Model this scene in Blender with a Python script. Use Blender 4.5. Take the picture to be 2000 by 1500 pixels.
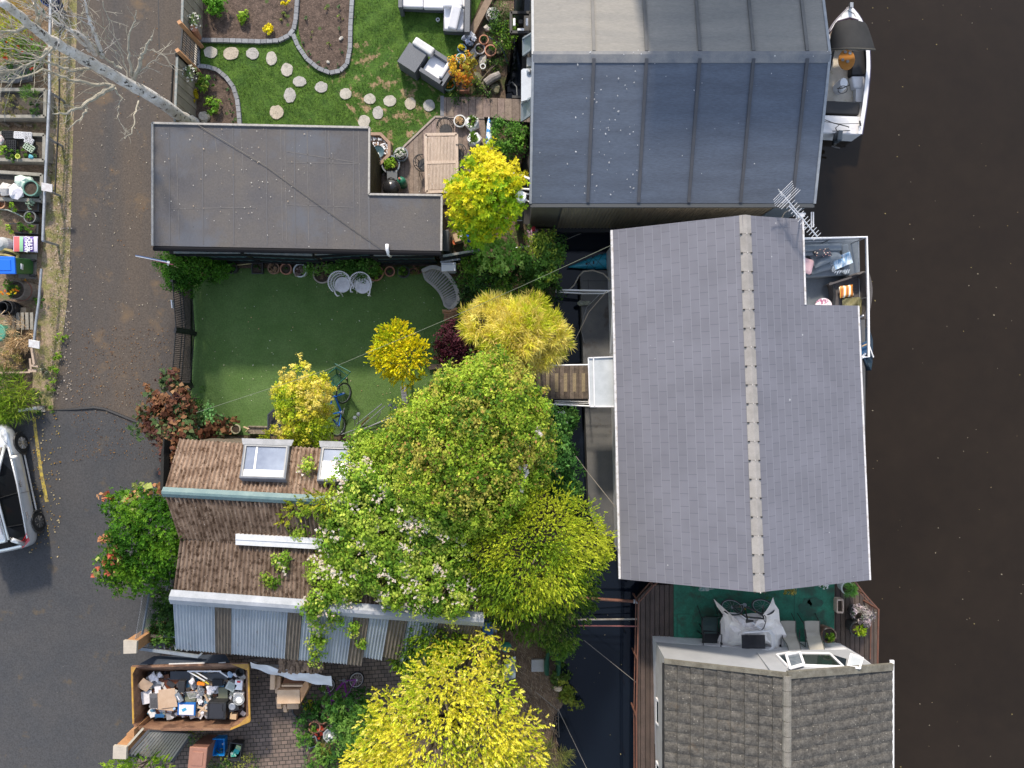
import bpy, math, random
import numpy as np
from mathutils import Vector, Matrix
R = math.radians
rnd = random.Random(7)
sc = bpy.context.scene
for o in list(bpy.data.objects): bpy.data.objects.remove(o)

# ---------------------------------------------------------------- camera, sky, sun, exposure
H = 23.1; F = 1386.0
cam = bpy.data.cameras.new('camera'); co = bpy.data.objects.new('camera', cam); sc.collection.objects.link(co)
co.location = (0, 0, H); co.rotation_euler = (0, 0, 0)
cam.sensor_width = 36; cam.lens = F / 2000 * 36; cam.clip_end = 1000; cam.clip_start = .1
sc.camera = co
SUN_EL, SUN_AZ = 37.0, -9.0          # azimuth from +Y, negative = towards -X
w = bpy.data.worlds.new('World'); sc.world = w; w.use_nodes = True
nt = w.node_tree; bg = nt.nodes['Background']
sky = nt.nodes.new('ShaderNodeTexSky'); sky.sky_type = 'NISHITA'; sky.sun_disc = False
sky.sun_elevation = R(SUN_EL); sky.sun_rotation = R(SUN_AZ); sky.air_density = 1.0; sky.dust_density = 1.0; sky.ozone_density = 1.0
hs = nt.nodes.new('ShaderNodeHueSaturation'); hs.inputs['Saturation'].default_value = .62; nt.links.new(sky.outputs[0], hs.inputs['Color']); nt.links.new(hs.outputs[0], bg.inputs[0]); bg.inputs[1].default_value = .15
sl = bpy.data.lights.new('sun', 'SUN'); sl.energy = 2.4; sl.angle = R(4); sl.color = (1, .88, .72)
so = bpy.data.objects.new('sun', sl); sc.collection.objects.link(so)
S = Vector((math.sin(R(SUN_AZ)) * math.cos(R(SUN_EL)), math.cos(R(SUN_AZ)) * math.cos(R(SUN_EL)), math.sin(R(SUN_EL))))
so.rotation_euler = S.to_track_quat('Z', 'Y').to_euler(); so.location = (0, 0, 40)
sc.view_settings.view_transform = 'Standard'; sc.view_settings.look = 'None'
sc.view_settings.exposure = 1.05; sc.view_settings.gamma = 1
sc.cycles.max_bounces = 6; sc.cycles.transparent_max_bounces = 8

# ---------------------------------------------------------------- helpers
def W(px, py, z=0.0):
    s = (H - z) / F
    return Vector(((px - 1000) * s, (750 - py) * s, z))
def onplane(px, py, pl):
    n, p0 = pl; d = Vector(((px - 1000) / F, (750 - py) / F, -1)); o = Vector((0, 0, H))
    return o + d * ((p0 - o).dot(n) / d.dot(n))
def plane(a, b, c): return ((b - a).cross(c - a).normalized(), a)
def V(*a): return Vector(a)

class MB:
    def __init__(s): s.v = []; s.f = []; s.c = {}; s.uv = None; s.cur = None
    def add(s, vs, fs, col=None):
        n = len(s.v); s.v += [tuple(v) for v in vs]; s.f += [tuple(i + n for i in f) for f in fs]
        col = col or s.cur
        if col is not None:
            for i in range(n, len(s.v)): s.c[i] = col
        return s
    def poly(s, pts, col=None): return s.add(pts, [tuple(range(len(pts)))], col)
    def prism(s, pts, z0, col=None):
        pts = [Vector(p) for p in pts]; n = len(pts)
        if sum(pts[i].x * pts[(i+1) % n].y - pts[(i+1) % n].x * pts[i].y for i in range(n)) < 0: pts = pts[::-1]
        vs = [tuple(p) for p in pts] + [(p.x, p.y, z0) for p in pts]
        fs = [tuple(range(n)), tuple(range(2*n-1, n-1, -1))] + [(i, i + n, (i+1) % n + n, (i+1) % n) for i in range(n)]
        return s.add(vs, fs, col)
    def pp(s, pts, z1, z0, col=None):      # prism, outline measured in the photograph at height z1
        return s.prism([W(x, y, z1) for x, y in pts], z0, col)
    def box(s, c, d, rz=0, rx=0, ry=0, col=None):
        m = Matrix.Translation(Vector(c)) @ Matrix.Rotation(rz, 4, 'Z') @ Matrix.Rotation(ry, 4, 'Y') @ Matrix.Rotation(rx, 4, 'X')
        vs = [m @ Vector((x*d[0]/2, y*d[1]/2, z*d[2]/2)) for z in (-1, 1) for x, y in ((-1,-1),(1,-1),(1,1),(-1,1))]
        return s.add(vs, [(3,2,1,0),(4,5,6,7),(0,1,5,4),(1,2,6,5),(2,3,7,6),(3,0,4,7)], col)
    def beam(s, a, b, wd, ht, col=None):
        a = Vector(a); b = Vector(b); t = (b - a); L = t.length
        if L < 1e-5: return s
        t /= L; up = Vector((0,0,1)) if abs(t.z) < .95 else Vector((0,1,0))
        x = t.cross(up).normalized() * wd / 2; y = x.cross(t).normalized() * ht / 2
        vs = [p + i + j for p in (a, b) for i, j in ((-x,-y),(x,-y),(x,y),(-x,y))]
        return s.add(vs, [(3,2,1,0),(4,5,6,7),(0,1,5,4),(1,2,6,5),(2,3,7,6),(3,0,4,7)], col)
    def tube(s, pts, r, seg=6, closed=False, col=None, cap=True):
        pts = [Vector(p) for p in pts]; n = len(pts); rr = r if isinstance(r, (list, tuple)) else [r] * n
        vs = []; fs = []; px = None
        for i, p in enumerate(pts):
            a = pts[(i-1) % n] if (i or closed) else p; b = pts[(i+1) % n] if (i < n-1 or closed) else p
            t = (b - a).normalized() if (b - a).length > 1e-7 else Vector((0,0,1))
            if px is None: px = t.orthogonal().normalized()
            px = (px - t * px.dot(t)); px = px.normalized() if px.length > 1e-6 else t.orthogonal().normalized()
            py = t.cross(px)
            vs += [p + (px * math.cos(k*2*math.pi/seg) + py * math.sin(k*2*math.pi/seg)) * rr[i] for k in range(seg)]
        for i in range(n if closed else n-1):
            j = (i+1) % n
            for k in range(seg):
                l = (k+1) % seg; fs.append((i*seg+k, i*seg+l, j*seg+l, j*seg+k))
        if cap and not closed: fs += [tuple(range(seg-1, -1, -1)), tuple(range((n-1)*seg, n*seg))]
        return s.add(vs, fs, col)
    def lathe(s, c, prof, seg=20, col=None, sq=0, rz=0, sx=1, sy=1):
        c = Vector(c); vs = []; n = len(prof)
        for r, z in prof:
            for k in range(seg):
                a = (k + (.5 if sq else 0)) * 2*math.pi/seg
                x = r*math.cos(a)*sx; y = r*math.sin(a)*sy
                vs.append((c.x + x*math.cos(rz) - y*math.sin(rz), c.y + x*math.sin(rz) + y*math.cos(rz), c.z + z))
        fs = [(i*seg+k, i*seg+(k+1) % seg, (i+1)*seg+(k+1) % seg, (i+1)*seg+k) for i in range(n-1) for k in range(seg)]
        if prof[0][0] > 1e-4: fs.append(tuple(range(seg-1, -1, -1)))
        if prof[-1][0] > 1e-4: fs.append(tuple(range((n-1)*seg, n*seg)))
        return s.add(vs, fs, col)
    def ball(s, c, r, sx=1, sy=1, sz=1, seg=12, col=None, jit=0, rz=0):
        c = Vector(c); n = seg // 2 + 1; vs = []
        for i in range(n):
            th = math.pi * i / (n-1)
            for k in range(seg):
                a = k*2*math.pi/seg; j = 1 + (rnd.uniform(-jit, jit) if 0 < i < n-1 else 0)
                x = math.sin(th)*math.cos(a)*r*sx*j; y = math.sin(th)*math.sin(a)*r*sy*j
                vs.append((c.x + x*math.cos(rz)-y*math.sin(rz), c.y + x*math.sin(rz)+y*math.cos(rz), c.z - math.cos(th)*r*sz*j))
        fs = [(i*seg+k, i*seg+(k+1) % seg, (i+1)*seg+(k+1) % seg, (i+1)*seg+k) for i in range(n-1) for k in range(seg)]
        return s.add(vs, fs, col)
    def loft(s, rings, cap=True, col=None, closed=True):
        m = len(rings[0]); vs = [p for r in rings for p in r]; fs = []
        for i in range(len(rings)-1):
            for k in range(m if closed else m-1):
                l = (k+1) % m; fs.append((i*m+k, i*m+l, (i+1)*m+l, (i+1)*m+k))
        if cap: fs += [tuple(range(m-1, -1, -1)), tuple(range((len(rings)-1)*m, len(rings)*m))]
        return s.add(vs, fs, col)
    def grid(s, fn, nu, nv, col=None):
        vs = [fn(i/nu, j/nv) for j in range(nv+1) for i in range(nu+1)]
        fs = [(j*(nu+1)+i, j*(nu+1)+i+1, (j+1)*(nu+1)+i+1, (j+1)*(nu+1)+i) for j in range(nv) for i in range(nu)]
        return s.add(vs, fs, col)
    def planks(s, pts, z1, z0, wd, ang, gap=.006, shades=(.75, 1.1), coff=0):
        P = [W(x, y, z1) for x, y in pts]; u = Vector((math.cos(ang), math.sin(ang), 0)); n = Vector((-u.y, u.x, 0))
        d = [p.dot(n) for p in P]; k = math.floor(min(d)/wd)
        while k*wd < max(d):
            a = clip(clip(P, n, k*wd + gap/2, 1), n, (k+1)*wd - gap/2, -1)
            if len(a) > 2:
                g = rnd.uniform(*shades); s.prism(a, z0, (g, g*rnd.uniform(.97, 1.02), g*rnd.uniform(.94, 1.04), 1))
            k += 1
        return s
def clip(P, n, d, sg):
    out = []
    for i in range(len(P)):
        a, b = P[i], P[(i+1) % len(P)]; da = (a.dot(n)-d)*sg; db = (b.dot(n)-d)*sg
        if da >= 0: out.append(a)
        if da*db < 0: out.append(a.lerp(b, da/(da-db)))
    return out

def mkmesh(name, mb, mat, off=Vector((0,0,0)), smooth=False):
    me = bpy.data.meshes.new(name)
    if isinstance(mb, dict):               # numpy leaves
        v = mb['v'] - np.array(off); nq = len(v)//4
        me.vertices.add(len(v)); me.vertices.foreach_set('co', v.astype(np.float32).ravel())
        me.loops.add(nq*4); me.loops.foreach_set('vertex_index', np.arange(nq*4, dtype=np.int32))
        me.polygons.add(nq); me.polygons.foreach_set('loop_start', np.arange(0, nq*4, 4, dtype=np.int32))
        me.update(calc_edges=True)
        ca = me.color_attributes.new('Col', 'FLOAT_COLOR', 'POINT'); ca.data.foreach_set('color', mb['c'].astype(np.float32).ravel())
    else:
        me.from_pydata([(a-off.x, b-off.y, c-off.z) for a, b, c in mb.v], [], mb.f)
        if mb.c:
            ca = me.color_attributes.new('Col', 'FLOAT_COLOR', 'POINT')
            arr = np.ones((len(mb.v), 4), np.float32)
            for i, c in mb.c.items(): arr[i] = c
            ca.data.foreach_set('color', arr.ravel())
        if mb.uv is not None:
            ul = me.uv_layers.new(name='UVMap')
            idx = np.empty(len(me.loops), np.int32); me.loops.foreach_get('vertex_index', idx)
            ul.data.foreach_set('uv', np.array(mb.uv, np.float32)[idx].ravel())
        me.update()
        if smooth: me.polygons.foreach_set('use_smooth', [True]*len(me.polygons))
    me.materials.append(mat)
    return me
def bevel(o, wd=.01, seg=2):
    m = o.modifiers.new('bevel', 'BEVEL'); m.width = wd; m.segments = seg; m.limit_method = 'ANGLE'; return o
class T:
    def __init__(s, name, label, cat, loc, group=None, rz=0):
        s.o = bpy.data.objects.new(name, None); sc.collection.objects.link(s.o); s.o.empty_display_size = .3
        s.loc = Vector(loc); s.o.location = s.loc; tag(s.o, label, cat, group)
    def part(s, name, mb, mat, parent=None, label=None, smooth=False, bev=0):
        o = bpy.data.objects.new(name, mkmesh(name, mb, mat, s.loc, smooth)); sc.collection.objects.link(o)
        o.parent = parent or s.o
        if label: o['label'] = label
        if bev: bevel(o, bev)
        return o
def tag(o, label, cat, group=None, kind=None):
    if label: o['label'] = label
    if cat: o['category'] = cat
    if group: o['group'] = group
    if kind: o['kind'] = kind
    return o
def single(name, mb, mat, label, cat, loc, group=None, smooth=False, kind=None, bev=0):
    loc = Vector(loc); o = bpy.data.objects.new(name, mkmesh(name, mb, mat, loc, smooth)); sc.collection.objects.link(o)
    o.location = loc
    if bev: bevel(o, bev)
    return tag(o, label, cat, group, kind)
def struct(name, mb, mat, smooth=False, kind='structure', label=None, cat=None):
    o = bpy.data.objects.new(name, mkmesh(name, mb, mat, Vector((0,0,0)), smooth)); sc.collection.objects.link(o)
    o['kind'] = kind
    if label: o['label'] = label
    if cat: o['category'] = cat
    return o
def dup(src, loc, rz=None, label=None, scale=None):
    r = src.copy(); sc.collection.objects.link(r); r.location = loc
    if rz is not None: r.rotation_euler = (0, 0, rz)
    if scale: r.scale = (scale,)*3 if not isinstance(scale, tuple) else scale
    if label: r['label'] = label
    for ch in list(src.children):
        c = ch.copy(); sc.collection.objects.link(c); c.parent = r
        for g in list(ch.children):
            d = g.copy(); sc.collection.objects.link(d); d.parent = c
    return r

# ---------------------------------------------------------------- materials
_m = {}
def M(name, c1, c2=None, s=3, fine=.12, rough=.7, metal=0, bump=0, bs=45, lo=.35, hi=.65, st=(1,1,1), vcol=False,
      speck=None, speck2=None, alpha=1, trans=0, spec=.5, coat=0, ior=None, dust=None, st1=None):
    if name in _m: return _m[name]
    m = bpy.data.materials.new(name); m.use_nodes = True; N = m.node_tree.nodes; L = m.node_tree.links
    b = N['Principled BSDF']; b.inputs['Roughness'].default_value = rough; b.inputs['Metallic'].default_value = metal
    b.inputs['Specular IOR Level'].default_value = spec; b.inputs['Coat Weight'].default_value = coat
    if ior: b.inputs['IOR'].default_value = ior
    b.inputs['Alpha'].default_value = alpha; b.inputs['Transmission Weight'].default_value = trans
    tc = N.new('ShaderNodeTexCoord'); mp = N.new('ShaderNodeMapping'); mp.inputs['Scale'].default_value = st
    L.new(tc.outputs['Object'], mp.inputs[0])
    def noise(scale, det=5):
        n = N.new('ShaderNodeTexNoise'); n.inputs['Scale'].default_value = scale; n.inputs['Detail'].default_value = det
        n.inputs['Roughness'].default_value = .65; L.new(mp.outputs[0], n.inputs['Vector']); return n.outputs['Fac']
    def n1(scale):
        if not st1: return noise(scale)
        q = N.new('ShaderNodeMapping'); q.inputs['Scale'].default_value = st1; L.new(tc.outputs['Object'], q.inputs[0]); n = N.new('ShaderNodeTexNoise'); n.inputs['Scale'].default_value = scale; n.inputs['Detail'].default_value = 8; L.new(q.outputs[0], n.inputs['Vector']); return n.outputs['Fac']
    def mixc(f, a, bb, mode='MIX'):
        x = N.new('ShaderNodeMix'); x.data_type = 'RGBA'; x.blend_type = mode
        for sck, val in ((x.inputs[0], f), (x.inputs[6], a), (x.inputs[7], bb)):
            if isinstance(val, bpy.types.NodeSocket): L.new(val, sck)
            else: sck.default_value = (*val, 1) if isinstance(val, tuple) and len(val) == 3 else val
        return x.outputs[2]
    def rng(v, a, bb, c, d):
        x = N.new('ShaderNodeMapRange'); L.new(v, x.inputs[0])
        for i, k in enumerate((a, bb, c, d)): x.inputs[i+1].default_value = k
        return x.outputs[0]
    col = mixc(rng(n1(s), lo, hi, 0, 1), c1, c2) if c2 else None
    if col is None:
        rgb = N.new('ShaderNodeRGB'); rgb.outputs[0].default_value = (*c1, 1); col = rgb.outputs[0]
    fn = noise(bs, 4)
    if fine:
        cc = N.new('ShaderNodeCombineColor'); r_ = rng(fn, .25, .75, 1-fine, 1+fine)
        for i in range(3): L.new(r_, cc.inputs[i])
        col = mixc(1.0, col, cc.outputs[0], 'MULTIPLY')
    if dust: col = mixc(rng(noise(dust[1]), dust[2], dust[3], 0, 1), col, dust[0])
    for sp in (speck, speck2):
        if not sp: continue
        cs, scl, rad, prob = sp
        vo = N.new('ShaderNodeTexVoronoi'); vo.inputs['Scale'].default_value = scl; L.new(mp.outputs[0], vo.inputs['Vector'])
        d = rng(vo.outputs['Distance'], rad*.7, rad, 1, 0)
        sepc = N.new('ShaderNodeSeparateColor'); L.new(vo.outputs['Color'], sepc.inputs[0])
        q = rng(sepc.outputs[0], prob-.001, prob, 1, 0)
        mu = N.new('ShaderNodeMath'); mu.operation = 'MULTIPLY'; L.new(d, mu.inputs[0]); L.new(q, mu.inputs[1])
        col = mixc(mu.outputs[0], col, cs)
    if vcol:
        a = N.new('ShaderNodeAttribute'); a.attribute_name = 'Col'; col = mixc(1.0, col, a.outputs['Color'], 'MULTIPLY')
    L.new(col, b.inputs['Base Color'])
    if bump:
        bn = N.new('ShaderNodeBump'); bn.inputs['Strength'].default_value = bump; bn.inputs['Distance'].default_value = .02
        L.new(fn, bn.inputs['Height']); L.new(bn.outputs[0], b.inputs['Normal'])
    _m[name] = m; m['base'] = 1
    return m
def leafmat(name='leaf', rough=.55, tr=.42):
    if name in _m: return _m[name]
    m = bpy.data.materials.new(name); m.use_nodes = True; N = m.node_tree.nodes; L = m.node_tree.links
    b = N['Principled BSDF']; b.inputs['Roughness'].default_value = rough; b.inputs['Specular IOR Level'].default_value = .15
    a = N.new('ShaderNodeAttribute'); a.attribute_name = 'Col'; L.new(a.outputs['Color'], b.inputs['Base Color'])
    t = N.new('ShaderNodeBsdfTranslucent'); L.new(a.outputs['Color'], t.inputs[0])
    x = N.new('ShaderNodeMixShader'); x.inputs[0].default_value = tr; L.new(b.outputs[0], x.inputs[1]); L.new(t.outputs[0], x.inputs[2])
    L.new(x.outputs[0], N['Material Output'].inputs[0]); _m[name] = m; return m
LEAF = leafmat()
def shingle(name, base, uw, vh, light, dark, lw=.011, var=.045):     # overlapping sheets drawn with UVs in metres: u along the ridge, v up the slope
    m = bpy.data.materials.new(name); m.use_nodes = True; N = m.node_tree.nodes; L = m.node_tree.links; b = N['Principled BSDF']
    b.inputs['Roughness'].default_value = .6
    uv = N.new('ShaderNodeUVMap'); sp = N.new('ShaderNodeSeparateXYZ'); L.new(uv.outputs[0], sp.inputs[0])
    def mt(op, a, bb=None, c=None):
        x = N.new('ShaderNodeMath'); x.operation = op
        for i, k in enumerate((a, bb, c)):
            if k is None: continue
            if isinstance(k, (int, float)): x.inputs[i].default_value = k
            else: L.new(k, x.inputs[i])
        return x.outputs[0]
    vv = mt('DIVIDE', sp.outputs[1], vh); row = mt('FLOOR', vv); fv = mt('FRACT', vv)
    off = mt('MULTIPLY', mt('MODULO', row, 2.0), .5); uu = mt('ADD', mt('DIVIDE', sp.outputs[0], uw), off)
    fu = mt('FRACT', uu); cell = mt('FLOOR', uu)
    wn = N.new('ShaderNodeTexWhiteNoise'); cb = N.new('ShaderNodeCombineXYZ'); L.new(row, cb.inputs[0]); L.new(cell, cb.inputs[1]); L.new(cb.outputs[0], wn.inputs[0])
    lv = mt('LESS_THAN', fv, lw/vh); lu = mt('LESS_THAN', fu, lw*.9/uw)
    g = N.new('ShaderNodeTexNoise'); tc = N.new('ShaderNodeTexCoord'); L.new(tc.outputs['Object'], g.inputs['Vector']); g.inputs['Scale'].default_value = .9; g.inputs['Detail'].default_value = 7
    val = mt('ADD', mt('MULTIPLY', wn.outputs[0], var*2), mt('MULTIPLY', g.outputs['Fac'], .5)); val = mt('ADD', val, 1-var-.25)
    cc = N.new('ShaderNodeCombineColor')
    for i in range(3): L.new(mt('MULTIPLY', val, base[i]), cc.inputs[i])
    def mixc(f, a, c):
        x = N.new('ShaderNodeMix'); x.data_type = 'RGBA'; L.new(f, x.inputs[0]); L.new(a, x.inputs[6]); x.inputs[7].default_value = (*c, 1); return x.outputs[2]
    col = mixc(lu, cc.outputs[0], dark); col = mixc(lv, col, light)
    # scattered lichen and droppings
    vo = N.new('ShaderNodeTexVoronoi'); vo.inputs['Scale'].default_value = 2.2; L.new(tc.outputs['Object'], vo.inputs['Vector'])
    sc_ = N.new('ShaderNodeSeparateColor'); L.new(vo.outputs['Color'], sc_.inputs[0])
    f = mt('MULTIPLY', mt('LESS_THAN', vo.outputs['Distance'], mt('MULTIPLY', sc_.outputs[1], .07)), mt('MULTIPLY', mt('LESS_THAN', sc_.outputs[0], .5), .6))
    col = mixc(f, col, (.5, .5, .5))
    L.new(col, b.inputs['Base Color'])
    bp = N.new('ShaderNodeBump'); bp.inputs['Strength'].default_value = .5; bp.inputs['Distance'].default_value = .01
    L.new(fv, bp.inputs['Height']); L.new(bp.outputs[0], b.inputs['Normal'])
    _m[name] = m; return m

# ---------------------------------------------------------------- foliage
def nrm(a): return a / np.maximum(np.linalg.norm(a, axis=1, keepdims=True), 1e-9)
def quads(c, t1, n, ln, wd, col, fold=.25, kite=0.0):
    t2 = nrm(np.cross(n, t1)); L = ln[:, None]*t1*.5; Wd = wd[:, None]*t2*.5; up = n*(wd*fold)[:, None]
    v = np.stack([c-L, c+Wd+up-L*kite, c+L, c-Wd+up-L*kite], 1).reshape(-1, 3)
    return {'v': v, 'c': np.repeat(np.concatenate([col, np.ones((len(col), 1))], 1), 4, 0)}
def merge(*ds): return {'v': np.concatenate([d['v'] for d in ds]), 'c': np.concatenate([d['c'] for d in ds])}
def crown(blobs, n, size=.08, asp=.6, pal=((.1,.2,.03),), k=26, rc=.16, mode='leaf', seed=1, up=.35, jit=.22, flat=.8, hole=.12, tip=None, down=-.25, bias=None):
    """blobs: (x,y,z,r,rz). Leaf clumps spread through the shell of the blobs; each clump takes one hue of the palette."""
    g = np.random.default_rng(seed); B = np.array([(b[0], b[1], b[2], b[3], b[4] if len(b) > 4 else b[3]) for b in blobs], float)
    nc = max(1, n//k); wts = B[:, 3]**2; bi = g.choice(len(B), nc*2, p=wts/wts.sum())
    d = nrm(g.normal(size=(nc*2, 3))); d[:, 2] = np.where(d[:, 2] < down, -d[:, 2], d[:, 2])
    rad = np.where(g.random(nc*2) < .75, g.uniform(.8, 1.06, nc*2), g.uniform(.4, .85, nc*2))
    lump = 1 + .13*np.sin(d[:, 0]*5 + B[bi, 0]*3 + seed)*np.cos(d[:, 1]*6 + B[bi, 1]*4) + .10*np.sin(d[:, 2]*9 + B[bi, 1]*7 + d[:, 0]*8); rad = rad*lump + (g.random(nc*2) < .08)*g.uniform(0, .22, nc*2)
    P = B[bi, :3] + d*rad[:, None]*np.stack([B[bi, 3], B[bi, 3], B[bi, 4]], 1)
    keep = np.ones(nc*2, bool)
    for j, b in enumerate(B):
        q = (P - b[:3])/np.array([b[3], b[3], b[4]]); keep &= ~((np.linalg.norm(q, axis=1) < .62) & (bi != j))
    # uneven density: drop clumps in some cells
    h = np.sin(P[:, 0]*5.1+seed)*np.sin(P[:, 1]*4.7+seed*2)*np.sin(P[:, 2]*4.3+1); keep &= h < (1-hole*2.2)
    P = P[keep][:nc]; d = d[keep][:nc]; nc = len(P)
    pal = np.array(pal)*1.3; ci = (np.sin(P[:, 0]*2.3+seed)*np.cos(P[:, 1]*2.9-seed)*.5+.5 + g.normal(0, .28, nc))
    if bias: ci = ci + bias[0]*(P[:, 0]-B[:, 0].mean()) + bias[1]*(P[:, 1]-B[:, 1].mean())  # greener towards one side: new growth plus shade put into the leaf colour
    ci = ci.clip(0, .999)
    cc = pal[(ci*len(pal)).astype(int)]*g.uniform(1-jit, 1+jit, (nc, 1))
    ax = nrm(d + np.array([0, 0, up*2]) + g.normal(size=(nc, 3))*.35)
    idx = np.repeat(np.arange(nc), k); m = len(idx)
    if mode == 'leaf':
        off = g.normal(size=(m, 3)); off[:, 2] *= flat; off = nrm(off)*(g.random((m, 1))**.5)*rc*g.uniform(.6, 1.4, nc)[idx][:, None]
        c = P[idx] + off
        nn = nrm(ax[idx]*1.0 + g.normal(size=(m, 3))*.55 + off/rc*.5); t = nrm(np.cross(nn, g.normal(size=(m, 3))))
    elif mode == 'star':                  # whorls of leaves round short shoots
        per = 6; sh = np.repeat(g.normal(size=(nc*((k+per-1)//per), 3)), per, 0)[:m]*rc*.6
        c0 = P[idx] + sh; nn0 = nrm(ax[idx] + g.normal(size=(m, 3))*.12)
        t = nrm(np.cross(nn0, g.normal(size=(m, 3)))); t = nrm(t + nn0*.45); c = c0 + t*size*.5; nn = nrm(nn0 - t*.4 + g.normal(size=(m, 3))*.15)
    elif mode == 'spray':                 # feathery shoots pointing outwards
        s_ = g.random(m); side = nrm(np.cross(ax[idx], g.normal(size=(m, 3))))
        c = P[idx] + ax[idx]*(s_*rc*2.2)[:, None] + side*((1.05-s_)*rc*.55*g.random(m))[:, None]
        t = nrm(ax[idx] + side*.55); nn = np.array([0, 0, 1.0]) + d[idx]*.4 + g.normal(size=(m, 3))*.4; nn = nrm(nn - t*(nn*t).sum(1, keepdims=True))
    else:                                 # 'needle': long thin blades radiating from each clump
        t = nrm(ax[idx]*1.1 + g.normal(size=(m, 3))*.75); c = P[idx] + t*size*.5 + g.normal(size=(m, 3))*rc*.3
        nn = np.array([0, 0, 1.0]) + g.normal(size=(m, 3))*.45; nn = nrm(nn - t*(nn*t).sum(1, keepdims=True))
    ln = size*g.uniform(.6, 1.35, m); wd = ln*asp*g.uniform(.75, 1.2, m)
    col = cc[idx]*g.uniform(1-jit, 1+jit, (m, 1))
    if tip is not None:
        q = g.random(m) < tip[1]; col[q] = np.array(tip[0])*g.uniform(.8, 1.2, (q.sum(), 1))
    return quads(c, t, nn, ln, wd, col.clip(0, 1))
def Bp(lst): return [(*W(b[0], b[1], b[2]), *b[3:]) for b in lst]
def flowers(P, size, cols, seed=3, per=5):
    g = np.random.default_rng(seed); P = np.array(P, float); i = np.repeat(np.arange(len(P)), per); m = len(i)
    n = nrm(np.array([0, 0, 1.]) + g.normal(size=(m, 3))*.35); t = nrm(np.cross(n, g.normal(size=(m, 3))))
    c = P[i] + t*size*.45; cols = np.array(cols)[g.integers(0, len(cols), len(P))][i]*g.uniform(.85, 1.1, (m, 1))
    return quads(c, t, n, np.full(m, size), np.full(m, size*.8), cols.clip(0, 1), .1)
def shellpts(blobs, n, seed=1, lo=.95, hi=1.08, minz=0.1):
    g = np.random.default_rng(seed); B = np.array([(b[0], b[1], b[2], b[3], b[4] if len(b) > 4 else b[3]) for b in blobs], float)
    bi = g.choice(len(B), n, p=B[:, 3]**2/(B[:, 3]**2).sum()); d = nrm(g.normal(size=(n, 3))); d[:, 2] = abs(d[:, 2])+minz; d = nrm(d)
    P = B[bi, :3] + d*g.uniform(lo, hi, (n, 1))*np.stack([B[bi, 3], B[bi, 3], B[bi, 4]], 1)
    ok = np.ones(n, bool)
    for j, b in enumerate(B): ok &= (np.linalg.norm((P-b[:3])/np.array([b[3], b[3], b[4]]), axis=1) > .85) | (bi == j)
    return P[ok]
BARK = M('bark', (.1,.075,.05), (.16,.13,.1), s=8, bump=.5, rough=.9)
def trunk_mb(base, blobs, r=.09):
    mb = MB(); base = Vector(base); c = Vector((sum(b[0] for b in blobs)/len(blobs), sum(b[1] for b in blobs)/len(blobs), min(b[2] for b in blobs)))
    fork = base.lerp(Vector((c.x, c.y, c.z)), .55); mid = base.lerp(fork, .5) + Vector((rnd.uniform(-.06, .06), rnd.uniform(-.06, .06), 0))
    mb.tube([base, mid, fork], [r, r*.8, r*.7], 8)
    for b in blobs:
        e = Vector(b[:3]); m_ = fork.lerp(e, .5) + Vector((rnd.uniform(-.1, .1), rnd.uniform(-.1, .1), .08))
        mb.tube([fork, m_, e, e + Vector((rnd.uniform(-.2, .2), rnd.uniform(-.2, .2), b[3]*.6))], [r*.55, r*.4, r*.25, r*.08], 5)
    return mb
def tree(name, label, cat, base, blobs, n, group=None, r=.07, crown_name='crown', **kw):
    bl = Bp(blobs); t = T(name, label, cat, base, group)
    t.part('trunk' if crown_name == 'crown' else 'stem', trunk_mb(base, bl, r), BARK, smooth=True)
    t.part(crown_name, crown(bl, n, **kw), LEAF)
    return t, bl
def bush(name, label, px, py, r, h, pal, n=500, cat='plant', group=None, z0=0, flower=None, **kw):
    """small plant growing from the ground; px,py is where its middle shows"""
    c = W(px, py, z0 + h*.6); t = T(name, label, cat, (c.x, c.y, z0), group)
    bl = [(c.x, c.y, z0+h*.5, r*.85, h*.5)] + [(c.x+rnd.uniform(-.5,.5)*r, c.y+rnd.uniform(-.5,.5)*r, z0+h*rnd.uniform(.4,.65), r*.5, h*.35) for _ in range(3)]
    mb = MB()
    for b in bl: mb.tube([(c.x, c.y, z0), (b[0], b[1], b[2]+b[4]*.5)], [.014, .004], 4)
    t.part('stem', mb, BARK)
    d = crown(bl, n, pal=pal, rc=max(.03, r*.22), seed=int(px*7+py) % 997, k=kw.pop('k', 14), **kw)
    t.part('foliage', d, LEAF)
    if flower:
        t.part('flower', flowers(shellpts(bl, flower[0], int(px)), flower[1], flower[2], int(py)), LEAF)
    return t
GREEN = ((.05,.12,.015), (.09,.18,.02), (.14,.26,.03)); DKG = ((.02,.06,.012), (.04,.1,.02), (.07,.14,.03)); LIME = ((.12,.24,.02), (.2,.34,.03), (.3,.42,.05))
YEL = ((.34,.32,.02), (.5,.44,.02), (.62,.52,.05)); 
SOIL = M('potting_soil', (.035,.025,.018), (.07,.05,.035), s=14, rough=1, bump=.6, fine=.4)
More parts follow.
